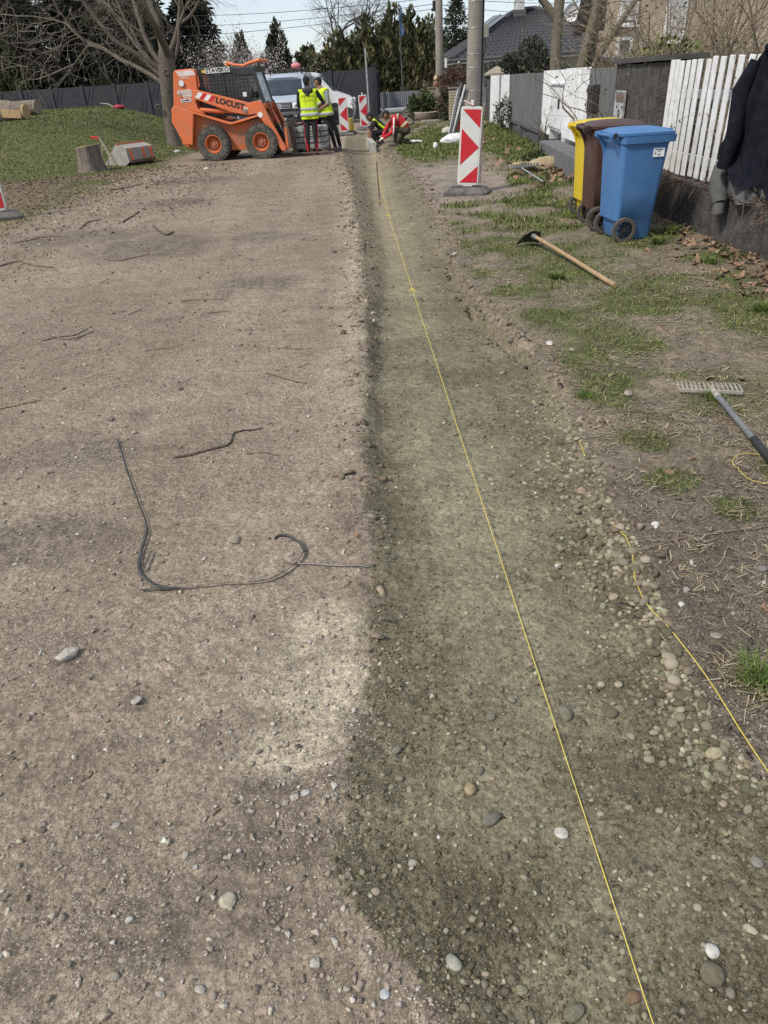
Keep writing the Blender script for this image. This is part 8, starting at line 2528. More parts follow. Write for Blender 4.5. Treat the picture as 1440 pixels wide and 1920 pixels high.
# ---- the big bare tree on the left
def big_tree():
    rng = np.random.default_rng(12)
    x, y = -5.93, 25.5
    t = thing('bare_tree', 'big bare tree with spreading drooping branches behind the orange loader', 'tree', (0, 0, 0))
    wd, tw, tips = Wood(), Wood(), []
    c = (0.150, 0.128, 0.105)
    z0 = H(x, y) - 0.2
    P = np.array([(x - 0.02, y, z0), (x - 0.06, y, z0 + 0.35), (x - 0.05, y, z0 + 1.0), (x + 0.02, y, 1.6), (x + 0.12, y, 2.1), (x + 0.18, y, 2.6)])
    wd.limb(P, [0.29, 0.205, 0.185, 0.205, 0.26, 0.22], 18, c)
    limbs = [((x - 0.05, y, 1.75), (-1.0, -0.1, 0.55), 3.6, 0.095), ((x - 0.12, y, 2.0), (-0.95, 0.25, 0.66), 3.6, 0.11), ((x - 0.02, y, 2.25), (-0.65, -0.1, 0.85), 3.4, 0.105),
             ((x + 0.1, y, 2.4), (-0.25, 0.2, 1.0), 3.4, 0.14), ((x + 0.25, y, 2.4), (0.12, -0.1, 1.0), 3.4, 0.15), ((x + 0.3, y, 2.2), (0.75, -0.2, 0.85), 2.6, 0.055), ((x + 0.05, y, 1.95), (1.0, -0.15, 0.12), 1.6, 0.04),
             ((x - 0.05, y, 2.1), (-0.8, -0.6, 0.7), 3.0, 0.07), ((x - 0.05, y, 2.1), (-0.9, 0.6, 0.6), 3.2, 0.07), ((x + 0.25, y, 2.5), (0.5, 0.3, 1.0), 3.0, 0.09)]
    for p, d, L, r in limbs:
        grow(rng, wd, tw, p, d, L, r * 0.8, 1, 5, c, tips, -0.16, 0.8, (4, 5), keep=lambda q: q[2] < 5.6 and q[2] > 1.7)
    # long thin hanging shoots on the left
    for k in range(320):
        q = np.array((rng.uniform(-15.5, -6.2), y + rng.normal(0, 0.9), rng.uniform(2.3, 4.2)))
        q[2] = min(q[2], 2.3 + 0.22 * (-5.5 - q[0]) + rng.uniform(0, 1.6))
        Pq, _ = walk(rng, q, (rng.normal(-0.3, 0.8), rng.normal(0, 0.4), rng.normal(-0.5, 0.4)), rng.uniform(0.6, 1.5), 6, 0.25, -0.02)
        tw.limb(Pq, np.linspace(0.012, 0.005, 7), 3, np.array(c) * rng.uniform(0.8, 1.5))
    wd.build('trunk', t)
    tw.build('crown', t, kind='stuff')
    for (dx, dz, r) in ((-0.30, 1.16, 0.075), (0.15, 2.05, 0.09)):
        mb = MB(); mb.lathe([(0.001, 0), (r, 0), (r, 0.06), (r * 0.8, 0.075), (r * 0.75, 0.04), (0.001, 0.03)], 14, 'Y', (x + dx, y - 0.28, dz)); mb.v = [(v[0], 2 * (y - 0.25) - v[1], v[2]) for v in mb.v]; mb.build('branch_scar', pmat('branch_scar', (0.30, 0.25, 0.19), (0.06, 0.05, 0.04), 20, 0.9), t)
big_tree()

def bare_tree(label, x, y, h, r, seed, c=(0.15, 0.13, 0.11), name='bare_tree', levels=5, spread=0.7, lean=(0, 0), kids=(3, 4), limb0=0.3, zb=0.0, tmax=None):
    rng = np.random.default_rng(seed)
    t = thing(name, label, 'tree', (0, 0, 0))
    wd, tw, tips = Wood(), Wood(), []
    P, d = walk(rng, (x, y, zb - 0.1), (lean[0], lean[1], 1), h * limb0, 6, 0.04)
    wd.limb(P, r * np.linspace(1.15, 0.8, 7), 10, c)
    for k in range(4):
        a = rng.uniform(0, 6.3)
        grow(rng, wd, tw, P[-1 - (k % 2)], (0.6 * math.cos(a), 0.6 * math.sin(a), 1.0), h * 0.36, r * 0.55, 1, levels, c, tips, 0.0, spread, kids, keep=(None if tmax is None else (lambda q: q[2] < tmax)))
    wd.build('trunk', t)
    tw.build('crown', t, kind='stuff')
    return t, np.array(tips)

bare_tree('tall bare tree rising behind the thuja hedge', -0.6, 60, 8.2, 0.27, 31, (0.13, 0.115, 0.105), spread=0.75, kids=(4, 5))
bare_tree('small pale bare tree between hedge and slim pole', 5.4, 64, 5.0, 0.10, 33, (0.25, 0.23, 0.22), spread=0.7)

def limb_tree(label, segs, seed, c, buds=True):
    """garden tree with given limbs: lists of points with radii, then twigs"""
    rng = np.random.default_rng(seed)
    t = thing('garden_tree', label, 'tree', (0, 0, 0))
    wd, tw, tips = Wood(), Wood(), []
    for P, r in segs:
        P = np.array(smooth_pts([tuple(p) for p in P], 4)); 
        wd.limb(P, np.linspace(r[0], r[1], len(P)), 10, c)
        for k in range(7):
            q = P[int(len(P) * rng.uniform(0.55, 1.0)) - 1]
            a = rng.uniform(0, 6.3)
            grow(rng, wd, tw, q, (math.cos(a), math.sin(a), rng.uniform(0.0, 0.8)), rng.uniform(0.5, 1.0), r[1] * 0.28, 2, 4, c, tips, 0.0, 0.7, (2, 3))
    wd.build('trunk', t)
    tw.build('crown', t, kind='stuff')
    return t, np.array(tips)
GT = (0.155, 0.135, 0.10)
limb_tree('smooth olive brown tree trunk with a high fork in front of the bungalow', [([(6.12, 26, -0.1), (6.12, 26, 1.6), (6.10, 26, 3.0), (6.2, 26, 4.2), (6.3, 26, 5.5)], (0.20, 0.13)), ([(6.05, 26, 2.85), (5.75, 26, 3.2), (5.5, 26, 3.5), (5.2, 26, 4.4)], (0.13, 0.08))], 3, GT)
limb_tree('forked olive brown tree leaning before the beige house', [([(5.25, 20, -0.1), (5.30, 20, 1.3), (5.42, 20, 2.0), (5.62, 20, 2.9), (5.9, 20, 4.2)], (0.13, 0.09)), ([(5.6, 20.2, -0.1), (5.55, 20.2, 1.3), (5.62, 20.2, 2.3), (5.62, 20.2, 3.2), (5.7, 20, 4.4)], (0.15, 0.10)), ([(5.58, 20.1, 1.5), (5.95, 20, 2.1), (6.35, 19.9, 2.7), (6.9, 19.9, 3.4)], (0.085, 0.05)), ([(5.6, 20.1, 2.05), (6.0, 20, 2.15), (6.5, 19.9, 2.3)], (0.045, 0.03))], 5, GT)

# ---- twiggy shrubs above the fence
def shrub(label, x, y, h, w, n, seed, c, leafc=None, nleaf=0, lsize=0.03, dy=0.5, name='garden_shrub'):
    rng = np.random.default_rng(seed)
    t = thing(name, label, 'shrub', (0, 0, 0))
    tw, tips = Wood(), []
    for k in range(n):
        p = (x + rng.uniform(-1, 1) * w * 0.35, y + rng.uniform(-1, 1) * dy, -0.05)
        d = (rng.normal(0, 0.28) * w / max(h, 1), rng.normal(0, 0.12), 1)
        grow(rng, tw, tw, p, d, h * rng.uniform(0.45, 0.65), rng.uniform(0.009, 0.02) * (1 + h * 0.15), 2, 4, c, tips, 0.0, 0.55, (2, 4))
    tw.build('stems', t, kind='stuff')
    if leafc is not None and len(tips):
        P = np.array(tips); P = P[rng.integers(0, len(P), nleaf)] + rng.normal(0, 0.05, (nleaf, 3))
        o = leaves('crown', t, [leaf_quads(rng, P, lsize, leafc, 0.3)]); o['kind'] = 'stuff'
    return t
TWB = (0.20, 0.16, 0.115)
shrub('sprawling bare shrub with brown leaf buds above the dark pillar', 5.0, 13.2, 3.0, 2.2, 46, 51, TWB, (0.17, 0.155, 0.075), 900, 0.05)
shrub('dense tangle of pale upright twigs above the picket fence', 4.95, 9.9, 2.7, 1.5, 46, 52, (0.25, 0.20, 0.14), (0.20, 0.17, 0.09), 500, 0.04)
shrub('twiggy shrub with small green buds beside the picket fence', 5.0, 11.3, 2.9, 1.8, 40, 53, TWB, (0.11, 0.125, 0.05), 700, 0.045)
shrub('tall pale twiggy shrub screening the windows of the beige house', 6.6, 17.5, 3.6, 3.0, 44, 57, (0.23, 0.185, 0.13), (0.18, 0.16, 0.08), 700, 0.05)
shrub('bare shrub at the right picture edge behind the jackets', 4.6, 7.9, 2.6, 1.2, 22, 54, (0.22, 0.18, 0.13), (0.15, 0.14, 0.07), 300, 0.035)
shrub('thin sapling with bare shoots growing before the grey sheet gate', 3.62, 16.4, 1.5, 0.8, 4, 55, (0.17, 0.14, 0.11), None, 0, 0.03, 0.1)
shrub('bare shrub beside the brick pier and the thick pole', 4.0, 31.4, 1.9, 1.6, 14, 56, (0.15, 0.095, 0.075), (0.13, 0.06, 0.045), 500, 0.06)

def leafy(label, x, y, z0, rx, ry, rz, n, size, cols, seed, name='leafy_bush', cat='bush', shellf=0.55, up=0.2, stems=True):
    """rounded bush: leaves thick near an uneven surface, gaps between clumps"""
    rng = np.random.default_rng(seed)
    t = thing(name, label, cat, (0, 0, 0))
    u = rng.normal(0, 1, (n, 3)); u /= np.linalg.norm(u, axis=1, keepdims=True)
    lump = 1 + 0.22 * np.sin(5 * u[:, 0] + seed) * np.sin(4 * u[:, 2] + 1) + 0.15 * np.sin(9 * u[:, 1] + 2 * seed) + 0.1 * np.sin(13 * u[:, 2] + 5 * u[:, 0])
    rad = (shellf + (1 - shellf) * rng.random(n)) * lump
    P = np.array([x, y, z0 + rz]) + u * rad[:, None] * np.array([rx, ry, rz])
    P[:, 2] = np.maximum(P[:, 2], z0 + 0.02)
    k = rng.integers(0, len(cols), n)
    clump = 0.75 + 0.5 * (np.sin(7 * u[:, 0] + 3 * seed) * np.sin(6 * u[:, 2]) > 0)
    c = np.array(cols)[k] * clump[:, None]
    o = leaves('crown', t, [leaf_quads(rng, P, size, c, 0.3, up, 1.8, dirs=u)]); o['kind'] = 'stuff'
    wd = Wood()
    for i in range(7):
        a = rng.uniform(0, 6.3)
        Pq, _ = walk(rng, (x + 0.1 * rx * math.cos(a), y + 0.1 * ry * math.sin(a), z0 - 0.05), (0.5 * rx * math.cos(a), 0.5 * ry * math.sin(a), rz * 1.6), rz * 1.5, 5, 0.1)
        wd.limb(Pq, np.linspace(0.05, 0.015, 6) * max(0.3, rz * 0.5), 5, (0.09, 0.07, 0.055))
    wd.build('trunk', t)
    return t
leafy('round blue green dwarf conifer in front of the bungalow', 6.2, 31.0, 0.35, 1.28, 1.1, 0.95, 16000, 0.12, [(0.075, 0.086, 0.066), (0.105, 0.115, 0.09), (0.055, 0.064, 0.05)], 61, 'dwarf_conifer', 'conifer', 0.8, 0.3)
leafy('reddish brown hedge plants on top of the brick fence', 3.75, 31.8, 0.9, 0.75, 1.4, 0.42, 2600, 0.10, [(0.10, 0.05, 0.04), (0.14, 0.08, 0.06), (0.07, 0.055, 0.035)], 62, 'fence_creeper', 'creeper', 0.4)
leafy('ivy hanging over the farthest brick pier', 3.05, 36.6, 0.1, 0.5, 0.9, 0.62, 3200, 0.09, [(0.10, 0.105, 0.055), (0.26, 0.22, 0.13), (0.05, 0.06, 0.03)], 63, 'ivy', 'ivy', 0.5)
leafy('dark ivy growing between the middle brick piers', 3.28, 32.0, 0.0, 0.28, 0.9, 0.58, 2400, 0.08, [(0.045, 0.055, 0.03), (0.08, 0.08, 0.04), (0.03, 0.035, 0.02)], 64, 'ivy', 'ivy', 0.4)
leafy('leafy green plant beside the stone planter', 2.55, 34.0, 0.1, 0.6, 0.5, 0.42, 1500, 0.16, [(0.075, 0.10, 0.035), (0.10, 0.125, 0.05), (0.05, 0.07, 0.03)], 65, 'potted_plant', 'plant', 0.3, 0.6)
leafy('small variegated bush at the corner of the white sheets', 3.98, 22.9, 0.25, 0.24, 0.3, 0.34, 800, 0.07, [(0.30, 0.32, 0.27), (0.05, 0.07, 0.04), (0.10, 0.12, 0.07)], 66)
leafy('low dark green weed clump at the foot of the grey plinth', 3.1, 14.2, 0.03, 0.25, 0.4, 0.13, 500, 0.07, [(0.05, 0.075, 0.025), (0.08, 0.10, 0.04)], 67, 'weed_clump', 'weed')
leafy('yellow green sprouting bush hanging over the dark pillar', 4.0, 10.7, 1.52, 0.38, 0.3, 0.14, 300, 0.06, [(0.16, 0.16, 0.06), (0.12, 0.13, 0.05)], 68)

def conifer(label, x, y, h, w, n, seed, cols, name='spruce_tree', droop=0.35, size=0.22, zb=0.0, point=1.0, dense=1.0, zlo=0.06, ztop=None):
    """whorled branches carrying needle sprays"""
    rng = np.random.default_rng(seed)
    t = thing(name, label, 'tree', (0, 0, 0))
    wd = Wood()
    wd.limb(np.array([(x, y, zb - 0.1), (x, y, zb + h * 0.5), (x, y, zb + h)]), [0.03 * h, 0.018 * h, 0.01], 8, (0.07, 0.052, 0.042))
    V = []; D_ = []; Cc_ = []
    nb = int(n)
    for k in range(nb):
        f = rng.uniform(zlo, 0.99)
        L = w * (1 - f) ** point * rng.uniform(0.7, 1.12) + 0.12
        a = rng.uniform(0, 6.283)
        z = zb + h * f
        if ztop and z > ztop: continue
        d = np.array([math.cos(a), math.sin(a), 0.25 - droop * rng.uniform(0.5, 1.4)])
        m = max(4, int(L / 0.11 * dense))
        u = np.linspace(0.12, 1, m)
        P = np.array([x, y, z]) + d[None] * (u * L)[:, None]
        P[:, 2] += 0.22 * L * (u ** 2) * (droop - 0.2)
        if k % 4 == 0: wd.limb(np.vstack([[x, y, z], P[m // 2], P[-1]]), [0.02, 0.012, 0.004], 3, (0.06, 0.047, 0.038))
        q = np.repeat(P, 3, 0) + rng.normal(0, 0.05 + 0.03 * L, (m * 3, 3))
        V.append(q)
        D_.append(np.repeat(d[None], m * 3, 0) + rng.normal(0, 0.55, (m * 3, 3)) + np.array([0, 0, -droop * 0.9]))
        base = np.array(cols)[rng.integers(0, len(cols))]
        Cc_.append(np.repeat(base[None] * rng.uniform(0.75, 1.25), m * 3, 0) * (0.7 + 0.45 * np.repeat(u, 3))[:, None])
    V, D_, Cc_ = np.concatenate(V), np.concatenate(D_), np.concatenate(Cc_)
    wd.build('trunk', t)
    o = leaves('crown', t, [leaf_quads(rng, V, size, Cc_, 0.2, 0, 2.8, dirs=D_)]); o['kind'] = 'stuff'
    return t
DK = [(0.014, 0.021, 0.011), (0.021, 0.029, 0.014), (0.010, 0.014, 0.009)]
conifer('dark spruce at the far left behind the fence', -20.5, 50.5, 11, 4.2, 560, 71, DK, droop=0.5, ztop=7.5, size=0.42)
conifer('dark spruce second from left behind the fence', -16.6, 52, 12, 4.0, 560, 72, DK, droop=0.6, ztop=7.5, size=0.42)
conifer('dark spruce third from left behind the bare tree', -13.2, 51.5, 10.5, 3.9, 540, 73, DK, droop=0.6, ztop=7.5, size=0.42)
conifer('dark spruce right of the spruces behind the tree trunk', -9.9, 52, 8.5, 3.0, 460, 74, DK, droop=0.5, ztop=7.5, size=0.40)
conifer('lighter green spruce boughs at the left picture edge', -19.6, 47.0, 4.6, 2.3, 300, 75, [(0.055, 0.068, 0.022), (0.075, 0.085, 0.03), (0.03, 0.04, 0.016)], droop=0.35)
conifer('spruce with an open pointed top behind the slim pole', 6.45, 56, 6.1, 2.6, 300, 76, [(0.045, 0.058, 0.034), (0.06, 0.072, 0.042), (0.03, 0.04, 0.026)], droop=0.25)
conifer('dark conifer at the right picture edge above the fence', 5.6, 9.6, 2.9, 0.75, 240, 77, [(0.04, 0.048, 0.024), (0.06, 0.065, 0.032)], droop=0.1, size=0.10, dense=1.5)

def thuja(label, x, y, h, w, n, seed, cols, point=0.5):
    """dense upright sprays"""
    rng = np.random.default_rng(seed)
    t = thing('thuja', label, 'tree', (0, 0, 0))
    f = rng.random(n) ** 0.8
    a = rng.uniform(0, 6.283, n)
    prof = np.clip(1.05 * (1 - f ** 4), 0.03, 1) * np.minimum(1, 0.75 + 2 * f)
    f = f * (0.80 + 0.14 * np.sin(3 * a + seed) + 0.11 * np.sin(8 * a + 2 * seed) + 0.06 * rng.random(n))
    lump = 1 + 0.14 * np.sin(5 * a + seed) * np.sin(9 * f + seed) + 0.10 * np.sin(11 * a + 14 * f)
    rad = w * prof * lump * (0.62 + 0.42 * rng.random(n) ** 0.5)
    P = np.stack([x + rad * np.cos(a), y + rad * np.sin(a), 0.05 + f * h + 0.12 * np.sin(7 * a + seed)], 1)
    d = np.stack([np.cos(a) * 0.35, np.sin(a) * 0.35, np.full(n, 1.0)], 1)
    clump = 0.7 + 0.6 * (np.sin(6 * a + 3 * seed + 10 * f) * np.sin(13 * f + 2 * a) > -0.1)
    c = np.array(cols)[rng.integers(0, len(cols), n)] * clump[:, None]
    o = leaves('crown', t, [leaf_quads(rng, P, 0.30, c, 0.25, 0.2, 2.0, dirs=d)]); o['kind'] = 'stuff'
    wd = Wood()
    for k in range(5):
        b_ = rng.uniform(0, 6.3)
        wd.limb(np.array([(x, y, -0.1), (x + 0.3 * w * math.cos(b_), y + 0.3 * w * math.sin(b_), h * 0.5), (x + 0.35 * w * math.cos(b_), y + 0.35 * w * math.sin(b_), h * 0.9)]), [0.09, 0.05, 0.015], 5, (0.10, 0.075, 0.055))
    wd.build('trunk', t)
    return t
TH = [(0.075, 0.082, 0.035), (0.098, 0.10, 0.045), (0.052, 0.058, 0.026), (0.115, 0.098, 0.05)]
for i, (x, y, h, w, lab) in enumerate(((-2.7, 47.5, 3.1, 1.35, 'lowest thuja at the left end of the hedge above the vans'), (-1.1, 48.5, 3.7, 1.6, 'second thuja of the hedge, above the man in the vest'), (0.5, 49.0, 4.3, 1.6, 'third thuja of the hedge behind the thin steel pole'), (2.0, 49.5, 4.8, 1.6, 'tallest thuja of the hedge at the flag pole'), (3.1, 49.2, 4.6, 1.35, 'fifth thuja of the hedge, right of the flag pole'), (5.6, 66, 5.2, 1.9, 'thuja behind the bungalow roof beside the slim pole'), (-4.1, 50.5, 2.6, 1.2, 'brownish thuja beyond the silver van roof'))):
    thuja(lab, x, y, h, w, 5200, 80 + i, TH)
thuja('narrow dark thuja left of the far house roof', -4.45, 47.0, 4.2, 0.85, 4200, 91, [(0.040, 0.046, 0.026), (0.055, 0.06, 0.034), (0.028, 0.032, 0.02)])
thuja('ragged dark thuja behind the blossoming tree', -6.8, 50.0, 4.0, 0.8, 3000, 92, [(0.045, 0.05, 0.03), (0.06, 0.06, 0.04)])

def blossom(label, x, y, h, w, seed, nb):
    rng = np.random.default_rng(seed)
    t = thing('blossoming_tree', label, 'tree', (0, 0, 0))
    wd, tips = Wood(), []
    for k in range(9):
        grow(rng, wd, wd, (x + rng.uniform(-0.25, 0.25) * w, y, -0.1), (rng.normal(0, 0.3) * w / h, rng.normal(0, 0.2), 1), h * 0.55, 0.05, 1, 4, (0.10, 0.08, 0.075), tips, 0, 0.5, (3, 4))
    wd.build('trunk', t)
    P = np.array(tips); P = P[rng.integers(0, len(P), nb)] + rng.normal(0, 0.13, (nb, 3))
    o = leaves('crown', t, [leaf_quads(rng, P, 0.075, np.array([(0.56, 0.50, 0.48), (0.44, 0.37, 0.35), (0.66, 0.62, 0.60)])[rng.integers(0, 3, nb)], 0.2)]); o['kind'] = 'stuff'
blossom('white blossoming tree above the loader cab', -6.9, 44.0, 3.9, 2.2, 101, 4200)
blossom('white blossoming tree between loader and silver van', -5.1, 44.6, 3.8, 1.8, 102, 3400)
shrub('tangled dark bare bushes behind the fence left of the big trunk', -9.6, 47.4, 4.2, 4.5, 30, 103, (0.10, 0.085, 0.07), None, 0, 0.03, 0.8)
shrub('dark bare bushes behind the fence under the drooping branches', -13.0, 48.2, 3.6, 4.5, 26, 104, (0.085, 0.072, 0.06), None, 0, 0.03, 0.8)

# ---- grass
def blades(name, label, x, y, hgt, wid, colr, rng, bend=0.5, mat=None):
    n = len(x)
    z = gz(x, y)[0] - 0.004
    a = rng.uniform(0, 2 * math.pi, n)
    b = rng.uniform(0, 2 * math.pi, n)
    dx, dy = np.cos(a), np.sin(a)
    ln = bend * rng.uniform(0.2, 1.3, n) * hgt
    B = np.stack([x, y, z], 1)
    Wv = np.stack([-np.sin(b), np.cos(b), 0 * b], 1) * (wid / 2)[:, None]
    mid = B + np.stack([dx * ln * 0.35, dy * ln * 0.35, hgt * 0.62], 1)
    tip = B + np.stack([dx * ln, dy * ln, hgt * (1 - 0.25 * bend * rng.random(n))], 1)
    V = np.stack([B - Wv, B + Wv, mid + Wv * 0.7, mid - Wv * 0.7, tip], 1).reshape(-1, 3)
    o5 = (np.arange(n) * 5)[:, None]
    F3 = np.concatenate([o5 + np.array([0, 1, 2]), o5 + np.array([0, 2, 3]), o5 + np.array([3, 2, 4])], 0)
    C = np.repeat(colr, 5, 0)
    C[4::5] *= 1.15
    o = link(name, np_mesh(name, V, F3, mat or M_GRASS, C))
    o['kind'] = 'stuff'; o['label'] = label
    return o

def grass():
    rng = np.random.default_rng(201)
    G1 = [(0.105, 0.142, 0.034), (0.14, 0.172, 0.046), (0.08, 0.11, 0.028), (0.22, 0.19, 0.09), (0.30, 0.25, 0.14)]
    # near verge
    x = rng.uniform(0.7, 3.3, 260000); u = rng.random(260000)
    y = 1 / ((1 - u) / 1.0 + u / 10.5)
    g = grass_right(x, y)
    k = (rng.random(len(x)) < np.clip(g * 1.3 - 0.13, 0, 0.9) * np.clip(0.6 + 1.4 * fbm(x, y, 5.0, 3, 95), 0.08, 1)) & (x < 0.7 + 0.62 * y)
    x, y = x[k], y[k]
    hgt = rng.uniform(0.012, 0.042, len(x)) * (0.8 + 0.05 * y)
    wid = 0.0016 + 0.0009 * y * rng.uniform(0.7, 1.2, len(x))
    blades('verge_grass', 'short green grass growing in patches on the verge', x, y, hgt, wid, palette(rng, len(x), G1, (5, 4, 4, 1.6, 0.8), 0.18), rng, 0.9)
    # far verge
    x = rng.uniform(0.6, 4.6, 90000); y = rng.uniform(8, 31, 90000)
    k = (rng.random(len(x)) < np.clip(grass_right(x, y) * 1.25 - 0.15, 0, 1) * np.clip(0.65 + 1.3 * fbm(x, y, 2.0, 3, 96), 0.05, 1)) & (x < fence_x(y) - 0.03)
    x, y = x[k], y[k]
    tall = 1 - sstep(0.1, 0.8, fence_x(y) - x)
    hgt = rng.uniform(0.03, 0.075, len(x)) * (1 + 1.6 * tall * (y > 14))
    blades('verge_grass', 'green grass between the warning board and the crouching men', x, y, hgt, 0.006 + 0.0010 * y * rng.uniform(0.7, 1.2, len(x)), palette(rng, len(x), G1, (5, 4, 4, 1.5, 0.8), 0.18), rng, 0.8)
    # left bank
    x = rng.uniform(-24, -4.2, 115000); y = rng.uniform(9, 36, 115000)
    k = (rng.random(len(x)) < np.clip(grass_left(x, y) * 1.1 - 0.12, 0, 1)) & (x > -0.9 - 0.62 * y)
    x, y = x[k], y[k]
    hgt = rng.uniform(0.012, 0.045, len(x))
    blades('bank_grass', 'short grass covering the left bank and mound', x, y, hgt, 0.007 + 0.0012 * y * rng.uniform(0.7, 1.2, len(x)), palette(rng, len(x), [(0.105, 0.138, 0.038), (0.138, 0.166, 0.048), (0.088, 0.112, 0.032), (0.205, 0.185, 0.088), (0.26, 0.22, 0.12)], (5, 4, 4, 2.4, 1.4), 0.18), rng, 0.9)
    # dry straw on the verge
    x = rng.uniform(0.85, 3.3, 60000); u = rng.random(60000); y = 1 / ((1 - u) / 1.3 + u / 10)
    k = (rng.random(len(x)) < np.clip(0.25 + 0.8 * fbm(x, y, 2.1, 3, 91), 0.02, 1)) & (x > t_right(y) + 0.08) & (x < 0.7 + 0.62 * y)
    x, y = x[k], y[k]
    n = len(x)
    a = rng.uniform(0, 6.3, n); L = rng.uniform(0.015, 0.06, n); w = 0.0009 + 0.0005 * y
    z = height(x, y) + 0.004 + rng.uniform(0, 0.008, n)
    d = np.stack([np.cos(a) * L, np.sin(a) * L, rng.normal(0, 0.006, n)], 1); s = np.stack([-np.sin(a), np.cos(a), 0 * a], 1) * w[:, None]
    B = np.stack([x, y, z], 1)
    V = np.stack([B - s, B + s, B + d + s * 0.5, B + d - s * 0.5], 1).reshape(-1, 3)
    o = link('dry_straw', np_mesh('dry_straw', V, np.arange(n * 4).reshape(n, 4), M_GRASS, np.repeat(palette(rng, n, [(0.34, 0.28, 0.18), (0.24, 0.19, 0.125), (0.44, 0.37, 0.25), (0.15, 0.115, 0.085)], (4, 4, 2, 3)), 4, 0)))
    o['kind'] = 'stuff'; o['label'] = 'dry straw and stalks strewn on the verge soil'
    # leaf litter, bark bits and wood chips on the left
    x = rng.uniform(-11, -0.6, 60000); y = rng.uniform(2.5, 19, 60000)
    e = x - bank_edge(y)
    dens = np.where(e < 0, 0.9 * (1 - grass_left(x, y)), np.clip(0.75 - 0.26 * e + 0.5 * fbm(x, y, 0.9, 3, 93), 0.012, 1))
    k = (rng.random(len(x)) < dens) & (x > -0.9 - 0.6 * y) & (x < t_left(y) - 0.05)
    x, y = x[k], y[k]
    n = len(x)
    P = np.stack([x, y, gz(x, y)[0] + 0.01 + rng.uniform(0, 0.02, n)], 1)
    sz = rng.uniform(0.012, 0.05, n) * (0.55 + 0.05 * y)
    v, f, c = leaf_quads(rng, P, sz, palette(rng, n, [(0.13, 0.085, 0.06), (0.20, 0.135, 0.09), (0.085, 0.062, 0.048), (0.34, 0.26, 0.165), (0.46, 0.37, 0.24)], (4, 3, 4, 1.6, 0.8)), 0.2, 0, 2.6, dirs=np.stack([rng.normal(0, 1, n), rng.normal(0, 1, n), rng.normal(0, 0.12, n)], 1))
    o = link('leaf_litter', np_mesh('leaf_litter', v, f, M_LEAF, c)); o['kind'] = 'stuff'; o['label'] = 'brown leaf litter, bark bits and wood chips along the left of the road'
grass()

def tuft(label, x, y, n, h, seed):
    rng = np.random.default_rng(seed)
    xx = x + rng.normal(0, 0.022, n); yy = y + rng.normal(0, 0.022, n)
    hg = rng.uniform(0.4, 1.0, n) * h
    o = blades('grass_tuft', label, xx, yy, hg, np.full(n, 0.0036) + 0.0004 * y, palette(rng, n, [(0.095, 0.145, 0.028), (0.13, 0.18, 0.045), (0.07, 0.11, 0.022), (0.22, 0.2, 0.1)], (5, 4, 3, 0.6), 0.15), rng, 1.5)
    o['kind'] = 'thing'; tag(o, label, 'grass tuft', 'grass tufts on the verge')
tuft('big fresh grass tuft beside the slack string', 1.02, 1.43, 190, 0.085, 1)
tuft('grass tuft cut by the right edge beside the slack string', 1.20, 1.22, 120, 0.075, 2)
tuft('grass tuft in front of the blue bin wheel', 2.62, 7.35, 170, 0.12, 3)
tuft('grass tuft at the right front corner of the blue bin', 2.98, 7.38, 150, 0.14, 4)
tuft('dense grass tuft among dead leaves below the low wall', 2.72, 6.95, 240, 0.11, 5)
tuft('grass tuft among leaves near the curved brown branch', 2.85, 6.1, 160, 0.09, 6)
tuft('grass tuft under the rake head', 1.72, 3.36, 150, 0.06, 7)
tuft('grass tuft left of the hoe end', 1.55, 6.05, 200, 0.09, 8)
tuft('grass tuft at the trench lip below the pinkish rock', 1.1, 3.5, 170, 0.06, 9)
tuft('grass tuft at the right edge below the leaf heap', 2.62, 4.7, 260, 0.10, 10)

# ---- dead leaves
def leaf_mesh(seed, c):
    rng = np.random.default_rng(seed)
    n = 15
    pts = []
    for i in range(n):
        a = 2 * math.pi * i / n
        r = (1.0 if i % 3 == 0 else 0.62) * rng.uniform(0.75, 1.1) * (0.75 + 0.25 * math.cos(a))
        pts.append((r * math.cos(a), r * math.sin(a), 0.28 * r * r * rng.uniform(-0.2, 1.3) + 0.12 * math.sin(3 * a + seed)))
    V = np.array([(0, 0, 0)] + pts)
    F_ = np.array([(0, 1 + i, 1 + (i + 1) % n) for i in range(n)])
    return np_mesh('dead_leaf', V, F_, M_LEAF, np.repeat(np.array([c]), len(V), 0))
LM = [leaf_mesh(k, c) for k, c in enumerate([(0.20, 0.125, 0.078), (0.27, 0.18, 0.115), (0.16, 0.10, 0.066), (0.32, 0.225, 0.145), (0.22, 0.15, 0.10), (0.13, 0.083, 0.058), (0.25, 0.16, 0.10), (0.28, 0.18, 0.108)])]
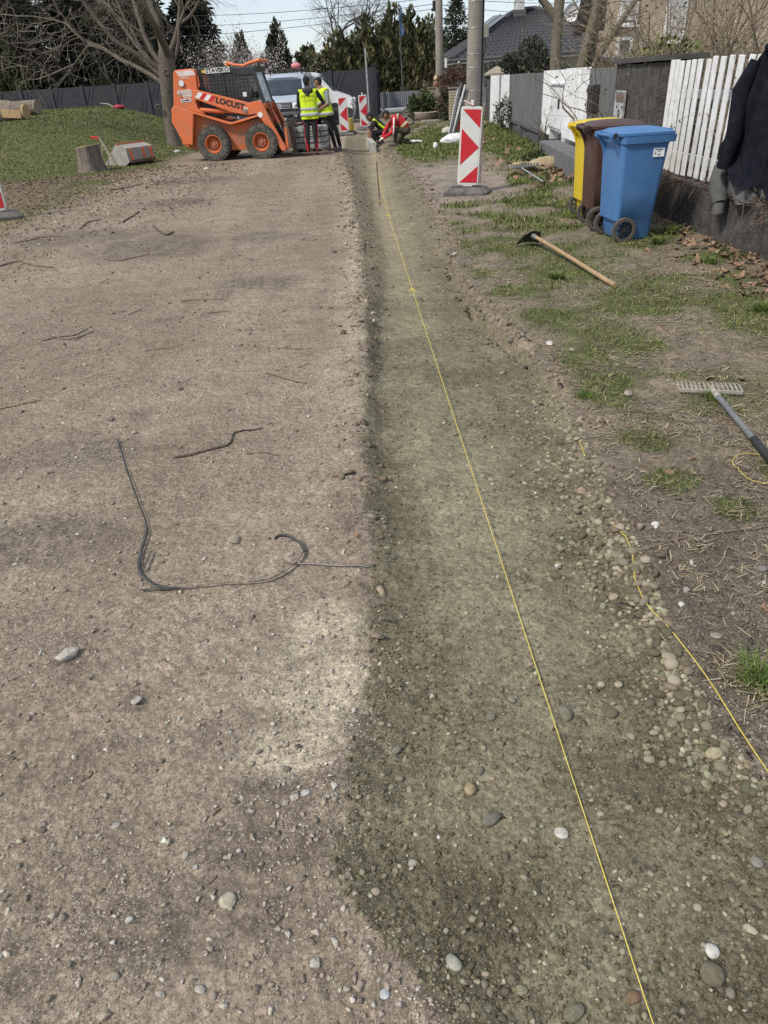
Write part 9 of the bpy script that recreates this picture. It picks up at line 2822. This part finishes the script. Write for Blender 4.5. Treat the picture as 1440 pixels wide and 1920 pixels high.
def put_leaf(x, y, s, lab, group, lift=0.0):
    o = bpy.data.objects.new('dead_leaf', LM[rnd.randrange(8)]); col.objects.link(o)
    o.location = (x, y, float(height(x, y)[0]) + 0.008 + lift)
    o.rotation_euler = (rnd.gauss(0, 0.35), rnd.gauss(0, 0.35), rnd.uniform(0, 6.3)); o.scale = (s, s, s)
    tag(o, lab, 'leaf', group)
for k in range(200):
    y = 5.0 + 3.0 * rnd.random() ** 1.3
    x = 3.25 - abs(rnd.gauss(0, 0.26)) - 0.02
    if rnd.random() < 0.3: x -= rnd.uniform(0, 0.3)
    put_leaf(x, y, rnd.uniform(0.035, 0.07), 'dead brown leaf in the drift along the low garden wall', 'dead leaves along the wall', rnd.uniform(0, 0.05) * (x > 2.9))
for k in range(90):
    put_leaf(rnd.gauss(2.95, 0.3), rnd.gauss(13.3, 0.95), rnd.uniform(0.06, 0.11), 'dead brown leaf on the heap by the grey plinth', 'dead leaves on the heap by the plinth', rnd.uniform(0, 0.1))
for k in range(30):
    put_leaf(rnd.gauss(3.25, 0.25), rnd.gauss(18.3, 1.2), rnd.uniform(0.07, 0.12), 'dead pale leaf in the grass before the grey sheet gate', 'dead leaves before the gate', rnd.uniform(0, 0.06))
for x, y, s, lab in ((1.86, 4.55, 0.055, 'large curled dead leaf alone on the bare verge'), (1.80, 3.62, 0.05, 'broken dead leaf behind the rake tines'), (1.95, 3.55, 0.045, 'dead leaf at the right end of the rake'), (1.22, 2.62, 0.035, 'reddish dead leaf on dark soil right of the pebble bank'), (1.35, 2.72, 0.03, 'curled tan leaf bit beside the reddish dead leaf'), (1.60, 2.28, 0.03, 'small pale leaf on soil near the right edge'),
                     (1.32, 1.80, 0.034, 'orange brown torn leaf on the dark verge soil'), (1.18, 1.72, 0.032, 'flat pinkish brown leaf near the white egg pebble'), (2.3, 5.9, 0.04, 'dead leaf on the verge right of the hoe handle'), (1.1, 3.15, 0.03, 'small reddish leaf beside the trench lip'), (-0.11, 2.29, 0.022, 'small curled red brown leaf on the road by the trench'), (2.0, 8.3, 0.05, 'dead leaf in the grass left of the bins'), (2.2, 8.0, 0.05, 'dead leaf in front of the bin wheels')):
    put_leaf(x, y, s, lab, None)
single_stones()
